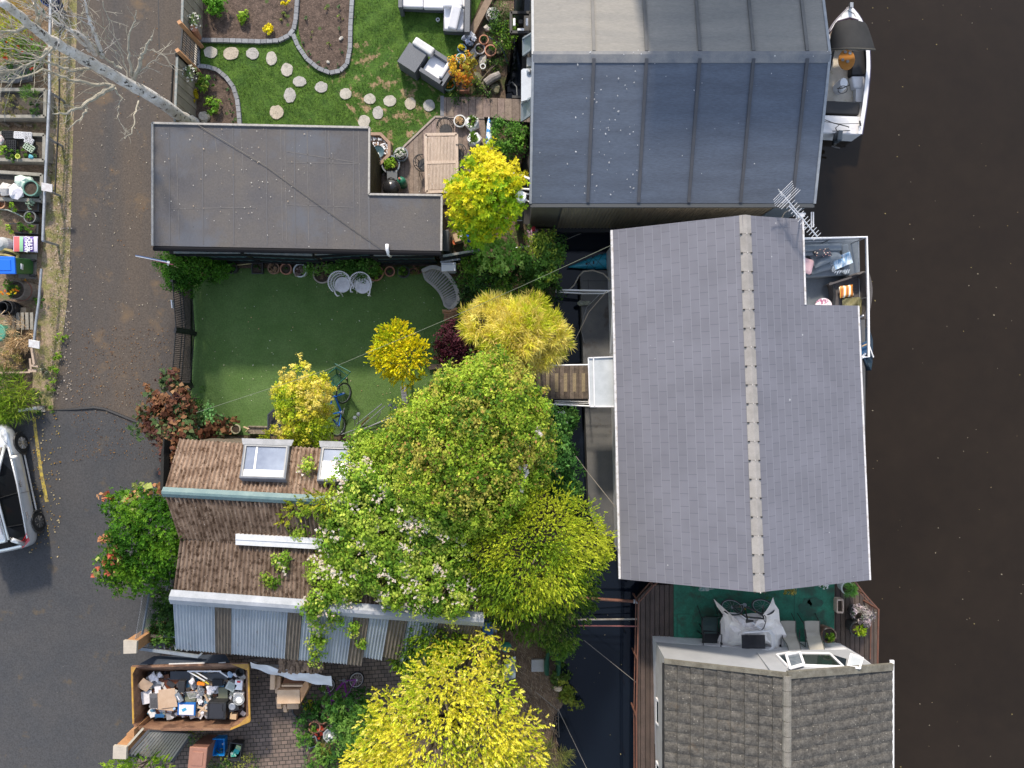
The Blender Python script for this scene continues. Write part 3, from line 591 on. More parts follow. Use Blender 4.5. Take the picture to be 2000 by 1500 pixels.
for i, (xa, xb, ya, yb) in enumerate(((468,566,868,937),(619,716,873,943))):
    zl, zh = 2.62, 3.22
    pl = [W(xa+9,ya,zl),W(xb,ya+3,zl),W(xb-8,yb,zh),W(xa,yb-3,zh)]
    o = sum(pl, V(0,0,0))/4; fr = MB(); nn = (pl[1]-pl[0]).cross(pl[3]-pl[0]).normalized(); nn = nn if nn.z > 0 else -nn
    def fr_ring(f, h): return [o + (p-o)*f + nn*h for p in pl]
    fr.loft([[tuple(x) for x in fr_ring(1.0, -.18)], [tuple(x) for x in fr_ring(1.0, .03)], [tuple(x) for x in fr_ring(.93, .05)], [tuple(x) for x in fr_ring(.87, .05)], [tuple(x) for x in fr_ring(.85, .0)]], cap=False)
    sk = t.part('skylight', fr, M('grey_window_frame', (.12,.13,.15), (.17,.18,.2), s=4, rough=.4), label='grey framed skylight ' + ('nearest the lane' if i == 0 else 'half under the roses'))
    q = fr_ring(.86, .008); g1 = MB().poly(q)
    t.part('pane', g1, M('skylight_glass', (.12,.15,.22), (.2,.24,.32), s=1.2, fine=0, rough=.12, spec=.5), sk)
    q2 = [a + nn*.006 for a in (q[3].lerp(q[0], .22), q[2].lerp(q[1], .22), q[2], q[3])] if i == 0 else [a + nn*.006 for a in (q[3].lerp(q[0], .6), q[2].lerp(q[1], .6), q[2], q[3])]
    t.part('blind', MB().poly(q2), M('white_blind', (.85,.85,.86), fine=.02, rough=.6), sk)
    a, b = q[0].lerp(q[1], .26), q[3].lerp(q[2], .26); t.part('handle_bar', MB().beam(a+nn*.006, b+nn*.006, .05, .004), M('white_blind', (.8,.8,.8)), sk) if i == 0 else None
    t.part('apron', MB().poly([W(xa+4,ya-12,2.47), W(xb+8,ya-9,2.47), W(xb+3,ya+3,2.62), W(xa+6,ya,2.62)]), M('lead', (.25,.26,.29), (.18,.19,.21), s=4, rough=.6), sk)
vf = MB(); a0, a1, a2, a3 = W(460,1043,3.02), W(628,1052,3.02), W(628,1073,3.02), W(460,1064,3.02)
vf.prism([a0,a1,a2,a3], 2.85); vf.prism([a0.lerp(a3,.42)+V(0,0,.02), a1.lerp(a2,.42)+V(0,0,.02), a1.lerp(a2,.5)+V(0,0,.02), a0.lerp(a3,.5)+V(0,0,.02)], 2.99)
t.part('valley_flashing', vf, M('white_flashing', (.62,.63,.65), (.5,.52,.55), s=5, rough=.45))
sw = MB()
for a, b in ((n1[0],n1e),(n1e,r2[1]),(n1[0],r2[0])): pass
base = [V(n1[0].x+.25,n1[0].y-.1,0), V(n1e.x-.2,n1e.y-.1,0), V(r2[1].x-.2,e2b.y+1.1,0), V(e2[0].x+.3,e2[0].y+.35,0)]
sw.prism([p+V(0,0,2.2) for p in base], 0)
t.part('wall', sw, M('shed_boards', (.16,.13,.1), (.1,.085,.065), s=5, fine=.25, rough=.9, st=(4,4,.5)))
gm_ = MB(); gm_.poly([n1[0]+V(.05,0,-.05), r1[0]+V(.05,0,-.05), v1[0]+V(.05,0,-.05), v1[0]+V(.05,0,-.75), n1[0]+V(.05,0,-.4)]); gm_.poly([v1[0]+V(.05,0,-.05), r2[0]+V(.05,0,-.05), e2[0]+V(.05,0,-.05), v1[0]+V(.05,0,-.75)])
t.part('gable', gm_, WOOD)
t.part('fascia', MB().beam(W(323,880,2.35), W(321,958,3.0), .09, .28).beam(W(323,880,2.35)+V(.0,.3,-.1), W(321,958,3.0)+V(-.14,0,-.3), .05, .4), WOOD)

# ---------------------------------------------------------------- northern houseboat (felt roof)
t = T('houseboat', 'large houseboat with dark felt roof in strips moored beside the top garden', 'houseboat', W(1320, 300, ZW))
ze_, zr_ = 2.8, 3.85
SE, SWp, RE, RW = W(1591,397,ze_), W(1036,397,ze_), W(1621,107,zr_), W(1041,107,zr_)
def nslope(p, q, run=3.9, drop=.98): u = V(0,1,0); return p + u*run + V(0,0,-drop)
NE, NW = RE + V(.02, 3.9, -.98), RW + V(0, 3.9, -.98)
hm = M('felt_shaded', (.082,.103,.142), (.058,.072,.10), s=1.1, fine=.25, bs=16, rough=.65, st=(.5,3,1), lo=.3, hi=.7, bump=.15, speck=((.6,.6,.6), 2.6, .03, .2), speck2=((.45,.47,.48), 5, .04, .07))  # blue shade of the south slope put into the felt colour
hm2 = M('felt_sunlit', (.26,.25,.23), (.215,.21,.20), s=.9, fine=.16, bs=16, spec=.15, rough=.95, st=(.5,3,1), bump=.15, speck=((.6,.6,.6), 2.4, .03, .15))  # same felt in a lighter tone painted for the sunlit slope
mb = MB(); mb.add([RW,RE,SE,SWp, RW-V(0,0,.1),RE-V(0,0,.1),SE-V(0,0,.1),SWp-V(0,0,.1)], [(0,3,2,1),(4,5,6,7),(1,2,6,5),(0,4,7,3),(3,7,6,2)])
r_s = t.part('roof', mb, hm)
r_n = t.part('roof', MB().add([RW,RE,NE,NW, RW-V(0,0,.1),RE-V(0,0,.1),NE-V(0,0,.1),NW-V(0,0,.1)], [(0,1,2,3),(7,6,5,4),(1,5,6,2),(0,3,7,4)]), hm2)
sb = M('felt_batten_shaded', (.045,.05,.062), (.06,.062,.07), s=3, rough=.6); sn = M('felt_batten_sunlit', (.12,.12,.12), (.09,.09,.09), s=3, rough=.6)  # batten tones carry the same painted shade and sun
for k, (xr, xe) in enumerate(((119,112),(222,211),(326,309),(431,410),(536,511))):
    a = RW.lerp(RE, xr/580); b = SWp.lerp(SE, (xe-36+36)/555); n0 = NW.lerp(NE, xr/580)
    t.part('batten', MB().beam(a+V(0,-.1,.0), b+V(0,.02,.02), .085, .05), sb, r_s)
    t.part('batten', MB().beam(a+V(0,.1,.0), n0+V(0,-.02,.02), .085, .05), sn, r_n)
t.part('ridge_capping', MB().loft([[tuple(p+V(0,o,h)) for o, h in ((-.2,-.035),(0,.03),(.09,.018),(.09,-.05),(-.2,-.07))] for p in [RW.lerp(RE, i/12)+V(0,0,.006*(i % 2)) for i in range(13)]]), M('felt_cap', (.12,.13,.15), (.2,.2,.2), s=2.2, fine=.15, rough=.7, speck=((.7,.68,.64), 5, .09, .3)))
for a, m_, b in ((SWp,RW,NW),(SE,RE,NE)): t.part('edge_trim', MB().beam(a+V(0,0,-.03), m_+V(0,0,-.03), .07, .1).beam(m_+V(0,0,-.03), b+V(0,0,-.03), .07, .1), M('grey_trim', (.2,.22,.25), (.28,.3,.32), s=5, rough=.5))
t.part('gutter', MB().beam(SWp+V(0,-.06,-.06), SE+V(0,-.06,-.06), .1, .1), M('dark_gutter', (.05,.055,.06), rough=.5))
wl = MB(); x0, x1 = SWp.x+.05, SE.x-.1; y0 = SWp.y+.02
corrwall(wl, (x0+.9,y0-.02,0), (x1-.9,y0-.02,0), ZW+.25, ze_-.12, .11, .012)
t.part('wall', wl, M('ribbed_timber_wall', (.20,.17,.115), (.14,.12,.085), s=2, fine=.2, rough=.7, st=(3,3,.4)))
wl = MB(); wl.prism([V(x0,y0,2.68),V(x1,y0,2.68),V(x1+.1,y0+7,2.68),V(x0,y0+7,2.68)], ZW+.2)
t.part('wall', wl, M('dark_wall', (.07,.075,.085), (.05,.055,.06), s=3, rough=.6))
t.part('corner_panel', MB().box((x1-.45,y0-.03,1.1), (.9,.05,3.2)), M('slate_blue_panel', (.11,.14,.17), rough=.5))
t.part('corner_panel', MB().box((x0+.42,y0-.03,1.1), (.84,.05,3.2)), M('olive_panel', (.10,.095,.07), (.08,.07,.05), s=6, rough=.6))
t.part('hull', MB().prism([V(x0-.25,y0-.15,ZW+.22),V(x1+.25,y0-.15,ZW+.22),V(x1+.3,y0+7.2,ZW+.22),V(x0-.25,y0+7.2,ZW+.22)], ZW-.5), M('tarred_hull', (.02,.021,.024), rough=.6))
# opened windows, porch canopy and ladder rail
for (xa, ya, xb, yb) in ((1022,66,1038,108),(1019,192,1037,236)):
    wz = 1.9; a, b = W(xa,ya+10,wz), W(xa,yb,wz-.1); a2, b2 = W(xb,ya,wz+.5), W(xb,yb-12,wz+.3)
    f = MB(); 
    for p, q in ((a,a2),(a2,b2),(b2,b),(b,a)): f.beam(p, q, .06, .06)
    wf = t.part('window', f, M('slate_frame', (.2,.24,.27), rough=.4)); t.part('pane', MB().poly([a,a2,b2,b]), M('house_glass', (.2,.24,.26), fine=0, rough=.03, spec=.8), wf)
cz = 2.25; t.part('porch_canopy', MB().pp([(1018,137),(1022,134),(1040,134),(1040,192),(1018,198)], cz, cz-.08), M('canopy_white', (.55,.6,.66), (.48,.52,.58), s=3, rough=.3))
t.part('porch_lamp', MB().lathe(W(1033,141,cz), [(.0,.0),(.07,.01),(.08,.06),(.03,.1),(0,.1)], 12), STEEL)
hd = MB(); x, y = SE.x+.1, SE.y-.1
hd.tube([V(x-.15,y+.1,1.6),V(x+.12,y+.1,1.6),V(x+.12,y+.1,1.2)], .02, 6); hd.tube([V(x+.25,y+.1,1.75),V(x+.25,y-.35,1.75),V(x+.31,y-.35,1.75),V(x+.31,y+.1,1.75)], .02, 6, closed=True); hd.tube([V(x-.15,y-.3,1.5),V(x+.18,y-.3,1.5)], .025, 6); hd.tube([V(x-.1,y+.1,1.5),V(x-.1,y-.35,1.5)], .025, 6)
t.part('grab_rail', hd, WPVC)
t.part('meter_box', MB().pp([(1029,112),(1040,112),(1040,129),(1029,129)], 1.8, 1.4), M('meter_plastic', (.5,.5,.48)))

# ---------------------------------------------------------------- central houseboat (slate-grey shingles)
A, Bq, C_, D_ = W(1197,449,2.4), W(1452,420,4.0), W(1480,1157,4.0), W(1213,1131,2.4)
wpl = plane(A, Bq, D_); epl = plane(Bq, W(1470,1157,4.0), W(1698,1133,2.2))
E1 = W(1698,1133,2.2); q1 = onplane(1566,428,epl); q2 = onplane(1571,595,epl); q3 = onplane(1675,597,epl); C2 = onplane(1482,1157,epl); B2 = onplane(1450,420,epl)
def uvroof(name, t, pts, ridge_a, ridge_b, mat, th=.06, parent=None, eave=None):
    u = (ridge_b-ridge_a).normalized(); n = (pts[1]-pts[0]).cross(pts[2]-pts[0]).normalized(); n = n if n.z > 0 else -n; v = n.cross(u); o = eave or ridge_a
    mb = MB(); k = len(pts); mb.add(list(pts) + [p-V(0,0,th) for p in pts], [tuple(range(k)), tuple(range(2*k-1,k-1,-1))] + [(i,i+k,(i+1)%k+k,(i+1)%k) for i in range(k)])
    mb.uv = [((Vector(p)-o).dot(u), (Vector(p)-o).dot(v)+40*.25) for p in mb.v]; return t.part(name, mb, mat, parent)
t = T('houseboat', 'central houseboat with slate grey shingle roof and pale ridge tiles', 'houseboat', W(1440, 800, ZW))
shm = shingle('slate_shingles', (.143,.143,.17), .36, .25, (.215,.215,.245), (.07,.07,.09))
wr_ = uvroof('roof', t, [A,Bq,C_,D_], Bq, C_, shm); er_ = uvroof('roof', t, [B2,C2,E1,q3,q2,q1], B2, C2, shm, eave=E1)
rc = MB(); nT = 20
for i in range(nT):
    p, q = Bq.lerp(C_, i/nT), Bq.lerp(C_, (i+.985)/nT); sft = V(.05,0,0)
    g = rnd.uniform(.9, 1.08); rc.loft([[tuple(x+sft+V(o,0,h)) for o, h in ((-.155,-.03),(-.02,.035),(.02,.035),(.155,-.03),(.15,-.07),(-.15,-.07))] for x in (p, q)], col=(g,g,g,1))
    for o in (-.13, .13): rc.box(q+sft+V(o,-.01,.0), (.05,.03,.03), col=(.06,.06,.06,1))
    rc.box(q+sft+V(.01,-.005,.04), (.02,.035,.02), col=(1.7,1.7,1.7,1))
t.part('ridge_tiles', rc, M('ridge_tile', (.31,.29,.275), (.25,.235,.22), s=4, fine=.1, rough=.85, vcol=True), smooth=False)
wt = M('weathered_white', (.6,.59,.6), (.36,.32,.28), s=9, fine=.1, lo=.5, hi=.7, rough=.5)
t.part('gutter', MB().beam(A+V(-.03,0,-.07), D_+V(-.03,0,-.07), .07, .1), wt); t.part('gutter', MB().beam(q3+V(.03,0,-.05), E1+V(.03,0,-.05), .05, .09), wt)
t.part('verge_trim', MB().beam(q1+V(.03,0,-.03), q2+V(.03,0,-.03), .05, .09), wt)
bd = MB(); xw, xe = A.x+.17, E1.x-.25; ys, yn = D_.y+.35, A.y-.15
bd.prism([V(xw,yn,2.05),V(q1.x-.25,yn,2.05),V(q1.x-.25,q2.y,2.05),V(q3.x-.3,q2.y-.05,2.05),V(xe,ys,2.05),V(xw+.25,ys,2.05)], ZW+.4)
t.part('wall', bd, WHITE)
gb = MB(); gb.poly([V(xw,yn,2.35),V(q1.x-.25,yn,2.35),V(q1.x-.25,yn,q1.z-.1),V(Bq.x,yn,3.85)]); gb.poly([V(xw+.25,ys,2.05),V(xe,ys,2.05),V(C_.x,ys,3.85)]); gb.poly([V(q1.x-.25,q2.y,2.05),V(q3.x-.3,q2.y-.05,2.05),V(q1.x-.25,q2.y,q2.z-.1)]); gb.poly([V(q1.x-.25,yn,2.3),V(q1.x-.25,q2.y,2.3),V(q1.x-.25,q2.y,q2.z-.1),V(q1.x-.25,yn,q1.z-.1)])
t.part('gable', gb, WHITE)
pm = M('pontoon_steel', (.075,.078,.085), (.12,.118,.115), s=1.0, fine=.2, rough=.75, bump=.2, dust=((.05,.04,.035), 1.2, .58, .68), speck=((.4,.4,.4), 4, .035, .12))
t.part('side_deck', MB().pp([(1133,533),(1138,528),(1190,528),(1198,600),(1205,800),(1212,1050),(1170,1045),(1150,1000)], -.12, ZW-.4).pp([(1180,528),(1300,528),(1690,600),(1690,1050),(1200,1055)], -.125, ZW-.4), pm)
t.part('deck_seam', MB().pp([(1139,548),(1190,548),(1190,549),(1139,549)], -.114, -.13).pp([(1148,545),(1149,545),(1150,570),(1149,570)], -.114, -.13), BLK)
t.part('porch_canopy', MB().pp([(1149,699),(1197,697),(1200,794),(1152,794)], 2.1, 2.06), M('polycarbonate', (.55,.58,.6), (.42,.45,.47), s=1.6, fine=.04, rough=.25, alpha=.86), label='translucent porch canopy over the footbridge')
cf = MB(); 
for p, q in (((1149,699),(1197,697)),((1149,699),(1152,794)),((1152,794),(1200,794)),((1159,699),(1161,794))): cf.beam(W(*p,2.12), W(*q,2.12), .035, .05)
t.part('canopy_frame', cf, WHITE)
fl = MB()
for k in range(3): y = 560+k*2; fl.beam(W(1191,640+k*60,1.2), W(1193,700+k*60,1.2), .03, .03)
t.part('downpipe', MB().tube([W(1198,560,1.9), W(1196,640,1.3), W(1193,690,.8)], .035, 6).tube([W(1206,800,2.0), W(1204,900,1.7), W(1206,980,1.6), W(1210,1060,1.8)], .04, 6), WPVC)
# rear deck with rail
dz = .35
t.part('rear_deck', MB().pp([(1535,468),(1678,466),(1684,720),(1535,720)], dz, ZW+.0), M('deck_rubber', (.15,.175,.2), (.11,.13,.155), s=2.5, fine=.15, rough=.8))
rl = MB(); rz_ = 1.35; pr = [W(1562,466,rz_), W(1693,463,rz_), W(1696,580,rz_), W(1697,697,rz_), W(1683,698,rz_)]
rl.tube(pr, .035, 8); 
t.part('handrail', rl, WPVC)
rl = MB()
for k in (.45, .9):
    rl.tube([V(p.x, p.y, dz+k) for p in pr], .012, 5)
for p, q in ((pr[0],0),(pr[1],0),(pr[2],0),(pr[3],0),(pr[0].lerp(pr[1],.5),0)): rl.beam(V(p.x,p.y,dz), V(p.x,p.y,rz_), .03, .03)
t.part('guard_wires', rl, STEEL)
# ---------------------------------------------------------------- southern houseboat (mossy tiles) and its decks
t = T('houseboat', 'houseboat with mossy brown concrete tile roof and pale dormer front', 'houseboat', W(1510, 1450, ZW))
zE, zR = 2.2, 3.4
wx0, wx1 = W(1297,1290,zE).x, W(1741,1302,zE).x; rx = W(1536,1316,zR).x
yn_w, yn_r, yn_e = W(1297,1291,zE).y, W(1536,1318,zR).y, W(1741,1302,zE).y; yS = -14.5
tilem = M('mossy_tiles', (.108,.100,.088), (.048,.045,.041), s=5, fine=.6, bs=19, rough=1, bump=.9, speck=((.3,.28,.24), 10, .17, .25), dust=((.085,.06,.038), 1.6, .62, .78), speck2=((.5,.5,.47), 3.1, .035, .12))
def tiles(xa, za, ya, xb, zb, yb, n, name):       # eave (xa) to ridge (xb); courses lie parallel to the ridge
    mb = MB(); L_ = abs(xb-xa); NV = int((max(ya, yb)-yS)/.3)*8
    for k in range(n):
        u0, u1 = k/n, (k+1)/n; jz = rnd.uniform(-.006, .006)
        def fn(i, j, u0=u0, u1=u1, k=k):
            u = u0 + (u1-u0)*i*1.03; y = yS + (ya+(yb-ya)*u-yS)*j
            roll = .032*abs(math.sin((y+ (k % 2)*.0)*math.pi/.30))**.7; st = .05*(1-i)
            return (xa+(xb-xa)*u, y, za+(zb-za)*u + roll + st + .004*math.sin(k*7.3+int(y/.3)*3.1))
        mb.grid(fn, 1, NV)
        mb.grid(lambda i, j, u0=u0: (xa+(xb-xa)*u0, yS+(ya+(yb-ya)*u0-yS)*j, za+(zb-za)*u0 + i*(.05+.032*abs(math.sin((yS+(ya+(yb-ya)*u0-yS)*j)*math.pi/.30))**.7)), 1, NV)
    return t.part(name, mb, tilem)
tiles(wx0, zE, yn_w, rx, zR, yn_r, 9, 'roof'); tiles(wx1, zE, yn_e, rx, zR, yn_r, 9, 'roof')
mb = MB()
for i in range(24): a = V(rx, yn_r-i*.42, zR+.03); mb.tube([a, a+V(0,-.40,-.006)], [.115,.125], 10)
t.part('ridge_tiles', mb, M('ridge_concrete', (.22,.205,.18), (.15,.14,.12), s=6, fine=.3, rough=1, bump=.5))
vm = M('cement_verge', (.17,.16,.13), (.10,.09,.07), s=5, fine=.3, rough=1, speck=((.5,.5,.48), 9, .1, .3))
t.part('verge', MB().beam(V(wx0,yn_w+.02,zE+.05), V(rx,yn_r+.02,zR+.06), .12, .1).beam(V(rx,yn_r+.02,zR+.055), V(wx1,yn_e+.02,zE+.05), .2, .1), vm)
t.part('gutter', MB().beam(V(wx1+.05,yn_e+.1,zE-.05), V(wx1+.05,yS,zE-.05), .07, .09).beam(V(wx1-.02,yn_e+.12,zE-.05), V(wx1+.1,yn_e+.12,zE-.05), .1, .05), WPVC)
t.part('gutter', MB().beam(V(wx0-.0,yn_w-.1,zE-.08), V(wx0-.0,yS,zE-.08), .06, .09), BLK)
# pale front: wall with splayed plan under the verge
z0 = .05
f0, f1, f2, f3 = W(1281,1254,z0), W(1560,1266,z0), W(1655,1268,z0), W(1706,1300,z0)
g0, g1, g2 = V(wx0+.06,yn_w,zE-.03), V(rx,yn_r,zR-.05), V(wx1-.05,yn_e,zE-.03)
fm = M('pale_render', (.36,.37,.39), (.32,.33,.35), s=2, fine=.04, rough=.6)
fa = W(1281,1254,.55); p1_ = plane(fa, g1, g0); fb = onplane(1500,1270,p1_); p2_ = plane(fb, g1, g2); fc = onplane(1655,1268,p2_); fd = onplane(1706,1300,p2_)
t.part('wall', MB().poly([fa, fb, g1, g0]).poly([fb, fc, fd, g2, g1]), fm)
t.part('wall', MB().prism([W(1281,1254,.55), V(wx0+.25,yS,.55), V(wx1-.3,yS,.55), W(1706,1300,.9)*1.0, W(1655,1268,.55), W(1382,1260,.6)], ZW+.3), WHITE)
sd = MB(); sd.poly([W(1281,1254,.55), g0, V(g0.x,yS,g0.z), V(W(1281,1254,.55).x+.02,yS,.55)]); t.part('side_wall', sd, M('white_boards', (.6,.59,.58), (.5,.48,.46), s=3, rough=.5))
sw = W(1281,1254,.55)
for yy in (-9.9, -11.9):
    p = V(sw.x+.17, yy, 1.35); wf = t.part('window', MB().box(p+V(0,0,.52), (.13,.06,.05), ry=-.2).box((p.x-.1,yy,1.2), (.07,.06,.9), ry=.2) .box((p.x-.1,yy-.75,1.2), (.07,.06,.9), ry=.2).box((p.x+.0,yy-.37,1.65), (.07,.8,.05)).box((p.x-.18,yy-.37,.75), (.07,.8,.05)), WPVC)
    t.part('pane', MB().box((p.x-.1,yy-.37,1.2), (.03,.72,.86), ry=.2), GLASS, wf)
ow = lambda x, y, h=.04: onplane(x, y, p2_ if x > 1490 else p1_) + V(0,.5*h,h)
t.part('wall_batten', MB().beam(ow(1480,1276,.02), ow(1506,1311,.02), .06, .05), fm)
# roof window with opened side casements
def frame(pts, wd, ht): 
    f = MB()
    for a, b in zip(pts, pts[1:]+pts[:1]): f.beam(a, b, wd, ht)
    return f
wa = [ow(1543,1276), ow(1619,1277), ow(1646,1303), ow(1566,1300)]
wf = t.part('window', frame(wa, .07, .06), WPVC, label='wide fixed window of the front'); t.part('pane', MB().poly(wa), M('dark_pane', (.02,.03,.025), fine=0, rough=.03, spec=1), wf)
wb_ = [ow(1515,1280,.08), ow(1541,1275,.08), ow(1562,1297,.08), ow(1537,1303,.08)]; wf = t.part('window', frame(wb_, .06, .06), WPVC); t.part('pane', MB().poly(wb_), GLASS, wf)
wc = [ow(1528,1282,.3), ow(1553,1277,.35), ow(1563,1299,.25), ow(1538,1306,.2)]; wf = t.part('window', frame(wc, .07, .05), WPVC, label='small casement swung open'); t.part('pane', MB().poly(wc), M('milky_pane', (.12,.14,.17), (.2,.22,.25), s=5, fine=0, rough=.1), wf)
wd_ = [ow(1653,1280,.3), ow(1676,1288,.3), ow(1673,1306,.2), ow(1650,1303,.2)]; wf = t.part('window', frame(wd_, .05, .05), WPVC); t.part('pane', MB().poly(wd_), M('pale_pane', (.5,.54,.58), fine=0, rough=.1), wf)
t.part('pane', MB().poly([ow(1626,1279), ow(1652,1287), ow(1650,1303), ow(1646,1303)]), GLASS)
# decks
dkm = M('dark_decking', (.085,.062,.052), (.06,.045,.038), s=3, fine=.25, bs=30, rough=.85, vcol=True, st=(1,1,1))
struct_ = T('deck', 'dark plank deck wrapping round the mossy-roofed houseboat', 'deck', W(1270, 1300, ZW))
dd = .0
struct_.part('boards', MB().planks([(1246,1170),(1272,1143),(1320,1143),(1320,1260),(1300,1300),(1300,1700),(1240,1700)], dd, -.12, .155, math.pi/2, .02, (.8,1.2)), dkm)
struct_.part('boards', MB().planks([(1627,1140),(1668,1140),(1713,1190),(1713,1310),(1630,1300)], dd, -.12, .155, math.pi/2, .02, (.8,1.2)), dkm)
struct_.part('joists', MB().pp([(1250,1172),(1274,1147),(1320,1147),(1320,1260),(1300,1300),(1300,1700),(1244,1700)], -.13, ZW-.3).pp([(1320,1130),(1625,1130),(1713,1195),(1712,1300),(1320,1300)], -.14, ZW-.3), M('deck_joist', (.02,.017,.015), rough=.9))
gmt = M('green_deck_mat', (.022,.17,.105), (.015,.105,.068), s=1.6, fine=.3, bs=16, rough=.8, dust=((.03,.075,.05), 1.9, .5, .62), speck=((.25,.3,.25), 5, .05, .15))
struct_.part('deck_mat', MB().pp([(1316,1135),(1630,1135),(1629,1266),(1316,1254)], .025, -.1), gmt)
struct_.part('deck_mat_seam', MB().pp([(1322,1199),(1347,1199),(1347,1200),(1322,1200)], .032, .0).pp([(1322,1199),(1323,1199),(1323,1250),(1322,1250)], .031, .0).pp([(1551,1160),(1552,1160),(1552,1250),(1551,1250)], .031, .0), M('mat_seam', (.01,.06,.04)))
stn = M('mat_stain', (.02,.05,.038), (.022,.1,.065), s=5, rough=.8)
for (x, y, a, b) in ((1590,1177,13,10),(1576,1180,10,12),(1600,1178,8,7),(1566,1188,7,10)):
    struct_.part('stain', MB().poly([W(x+a*math.cos(k*.52)*rnd.uniform(.75,1.15), y-b*math.sin(k*.52)*rnd.uniform(.75,1.15), .036+.001*(x%7)) for k in range(12)]), stn)
for lab, pts in (('red oxide handrail along the landward edge of the plank deck', [(1244,1700),(1243,1400),(1247,1177),(1276,1144),(1284,1138)]), ('red oxide handrail round the riverward corner of the plank deck', [(1668,1134),(1688,1160),(1716,1191),(1714,1298)])):
    r_ = T('handrail', lab, 'railing', W(*pts[1], 0)); rp = [W(x, y, .95) for x, y in pts]; rl = MB().tube(rp, .028, 7); rl.tube([V(p.x, p.y, .5) for p in rp], .018, 6)
    r_.part('rail', rl, RUST)
    for a, b in zip(rp, rp[1:]):
        n = max(1, int((b-a).length/1.7))
        for i in range(n): p = a.lerp(b, i/n); r_.part('post', MB().beam(V(p.x,p.y,0), V(p.x,p.y,.95), .045, .045), RUST)
# mooring struts and ropes between bank and boat
for lab, pts, r, m_ in (('rusty mooring strut with galvanised sleeve reaching the deck corner', [(1105,1166,-.2),(1245,1175,-.05)], .05, RUST), ('pale mooring strut, middle of the three reaching the deck', [(1100,1211,-.2),(1244,1209,-.05)], .03, M('strut_paint', (.3,.28,.25), (.2,.17,.15), s=6)), ('thin pinkish mooring strut, lowest of the three reaching the deck', [(1100,1222,-.2),(1244,1223,-.05)], .024, M('strut_red', (.3,.1,.1), (.2,.08,.07), s=6))):
    s_ = T('mooring_strut', lab, 'strut', W(*pts[0]), 'mooring struts to the plank deck'); s_.part('tube', MB().tube([W(*p) for p in pts], r, 8), m_)
    if r == .05: s_.part('sleeve', MB().tube([W(1237,1174.5,-.05), W(1247,1175,-.05)], .07, 10), STEEL)
for lab, pts, r in (('taut mooring rope crossing the pond to the landward handrail', [(1140,1250,.1),(1243,1333,.3)], .009), ('mooring rope running down the pond from the bank corner', [(1090,1385,.1),(1146,1501,-.2)], .009), ('slack rope from the clippings over the lower pond', [(1045,1350,.3),(1090,1388,.05),(1092,1440,-.2)], .008),
                    ('loose end of rope lying over the dark gap between houseboats', [(1088,476,-.2),(1110,466,.3),(1134,456,.6)], .011), ('mooring rope from the grey pontoon to the golden tree', [(1112,687,.2),(1150,610,.8),(1186,568,1.4)], .009),
                    ('knotted mooring rope from the bank to the south end of the pontoon', [(1100,858,.2),(1150,925,.6),(1202,990,1.4)], .012), ('long overhead cable running from the houseboat eave over the turf', [(1196,478,2.8),(1025,556,3.0),(870,625,3.1),(640,722,3.2),(383,806,2.6)], .006),
                    ('black flex drooping in a loop over the side deck', [(1172,574,1.0),(1146,600,.5),(1134,640,.0),(1141,668,-.1),(1145,680,-.3)], .008)):
    cable('rope' if 'rope' in lab else 'cable', lab, pts, r, M('thin_cable', (.16,.18,.13)) if 'overhead' in lab else M('grey_rope', (.24,.22,.19), (.17,.155,.135), s=30) if 'flex' not in lab else M('flex', (.25,.26,.27)), 'rope' if 'rope' in lab else 'cable')
# shore hoses
for i, (lab, pts, r, m_) in enumerate((('upper white shore pipe between bank and grey pontoon', [(1085,566,.3),(1130,567,.5),(1196,568,1.0)], .03, WPVC), ('lower white shore pipe sagging towards the pontoon', [(1085,570,.3),(1140,573,.4),(1180,573,.8),(1196,566,1.2)], .024, WPVC),
      ('tan hose arching over the north end of the pontoon', [(1112,566,.3),(1122,556,.3),(1130,540,.3),(1140,530,.4),(1158,528,.5),(1178,534,.7),(1192,548,1.0)], .022, ROPE), ('upper white corrugated hose reaching the felt-roofed houseboat', [(1000,338,.4),(1018,342,.8),(1036,350,1.2)], .045, WPVC),
      ('lower white corrugated hose beside the mooring pile', [(1005,363,.4),(1020,369,.8),(1038,370,1.2)], .035, WPVC), ('short looped white hose behind the mooring pile', [(1010,385,.2),(1026,390,.6),(1038,396,1.0),(1040,380,1.0),(1024,378,.9)], .03, WPVC), ('grey hose curling on the dark pond beside the log', [(978,180,-.5),(985,168,-.4),(1000,160,-.3),(1009,170,-.2),(1010,190,-.1)], .02, M('grey_hose', (.12,.13,.14))),
      ('dark hose curving over the bank beside the terracotta pots', [(955,72,.3),(972,84,.3),(984,100,.25),(990,120,.1),(994,140,-.4)], .03, M('dark_hose', (.06,.075,.085))))):
    cable('hose', lab, pts, r, m_, 'hose')
# mooring piles
for lab, x, y, zt, cap in (('tall black mooring pile with white domed cap beside the yellow tree', 1017, 382, 3.6, 1), ('dark steel mooring pile with sliding bracket at the top of the pond', 1017, -60, 3.0, 0)):
    p = W(x, y, zt); m_ = T('mooring_pile', lab, 'mooring pile', (p.x, p.y, ZW)); m_.part('tube', MB().tube([V(p.x,p.y,ZW-1), V(p.x,p.y,zt-.32 if cap else zt)], .13 if cap else .14, 16), M('pile_steel', (.028,.035,.04), (.05,.055,.06), s=6, rough=.5), smooth=False)
    if cap: m_.part('cap', MB().lathe((p.x,p.y,zt-.34), [(.155,0),(.155,.27),(.14,.32),(0,.34)], 20), WPVC)
    if cap: m_.part('number_plate', MB().box((p.x,p.y-.135,1.2), (.16,.01,.06)), WPVC)
p = W(1017, 45, 1.3)
b_ = T('pile_bracket', 'square black mooring bracket with white rollers round the dark pile', 'bracket', W(1017,45,ZW)); k = MB()
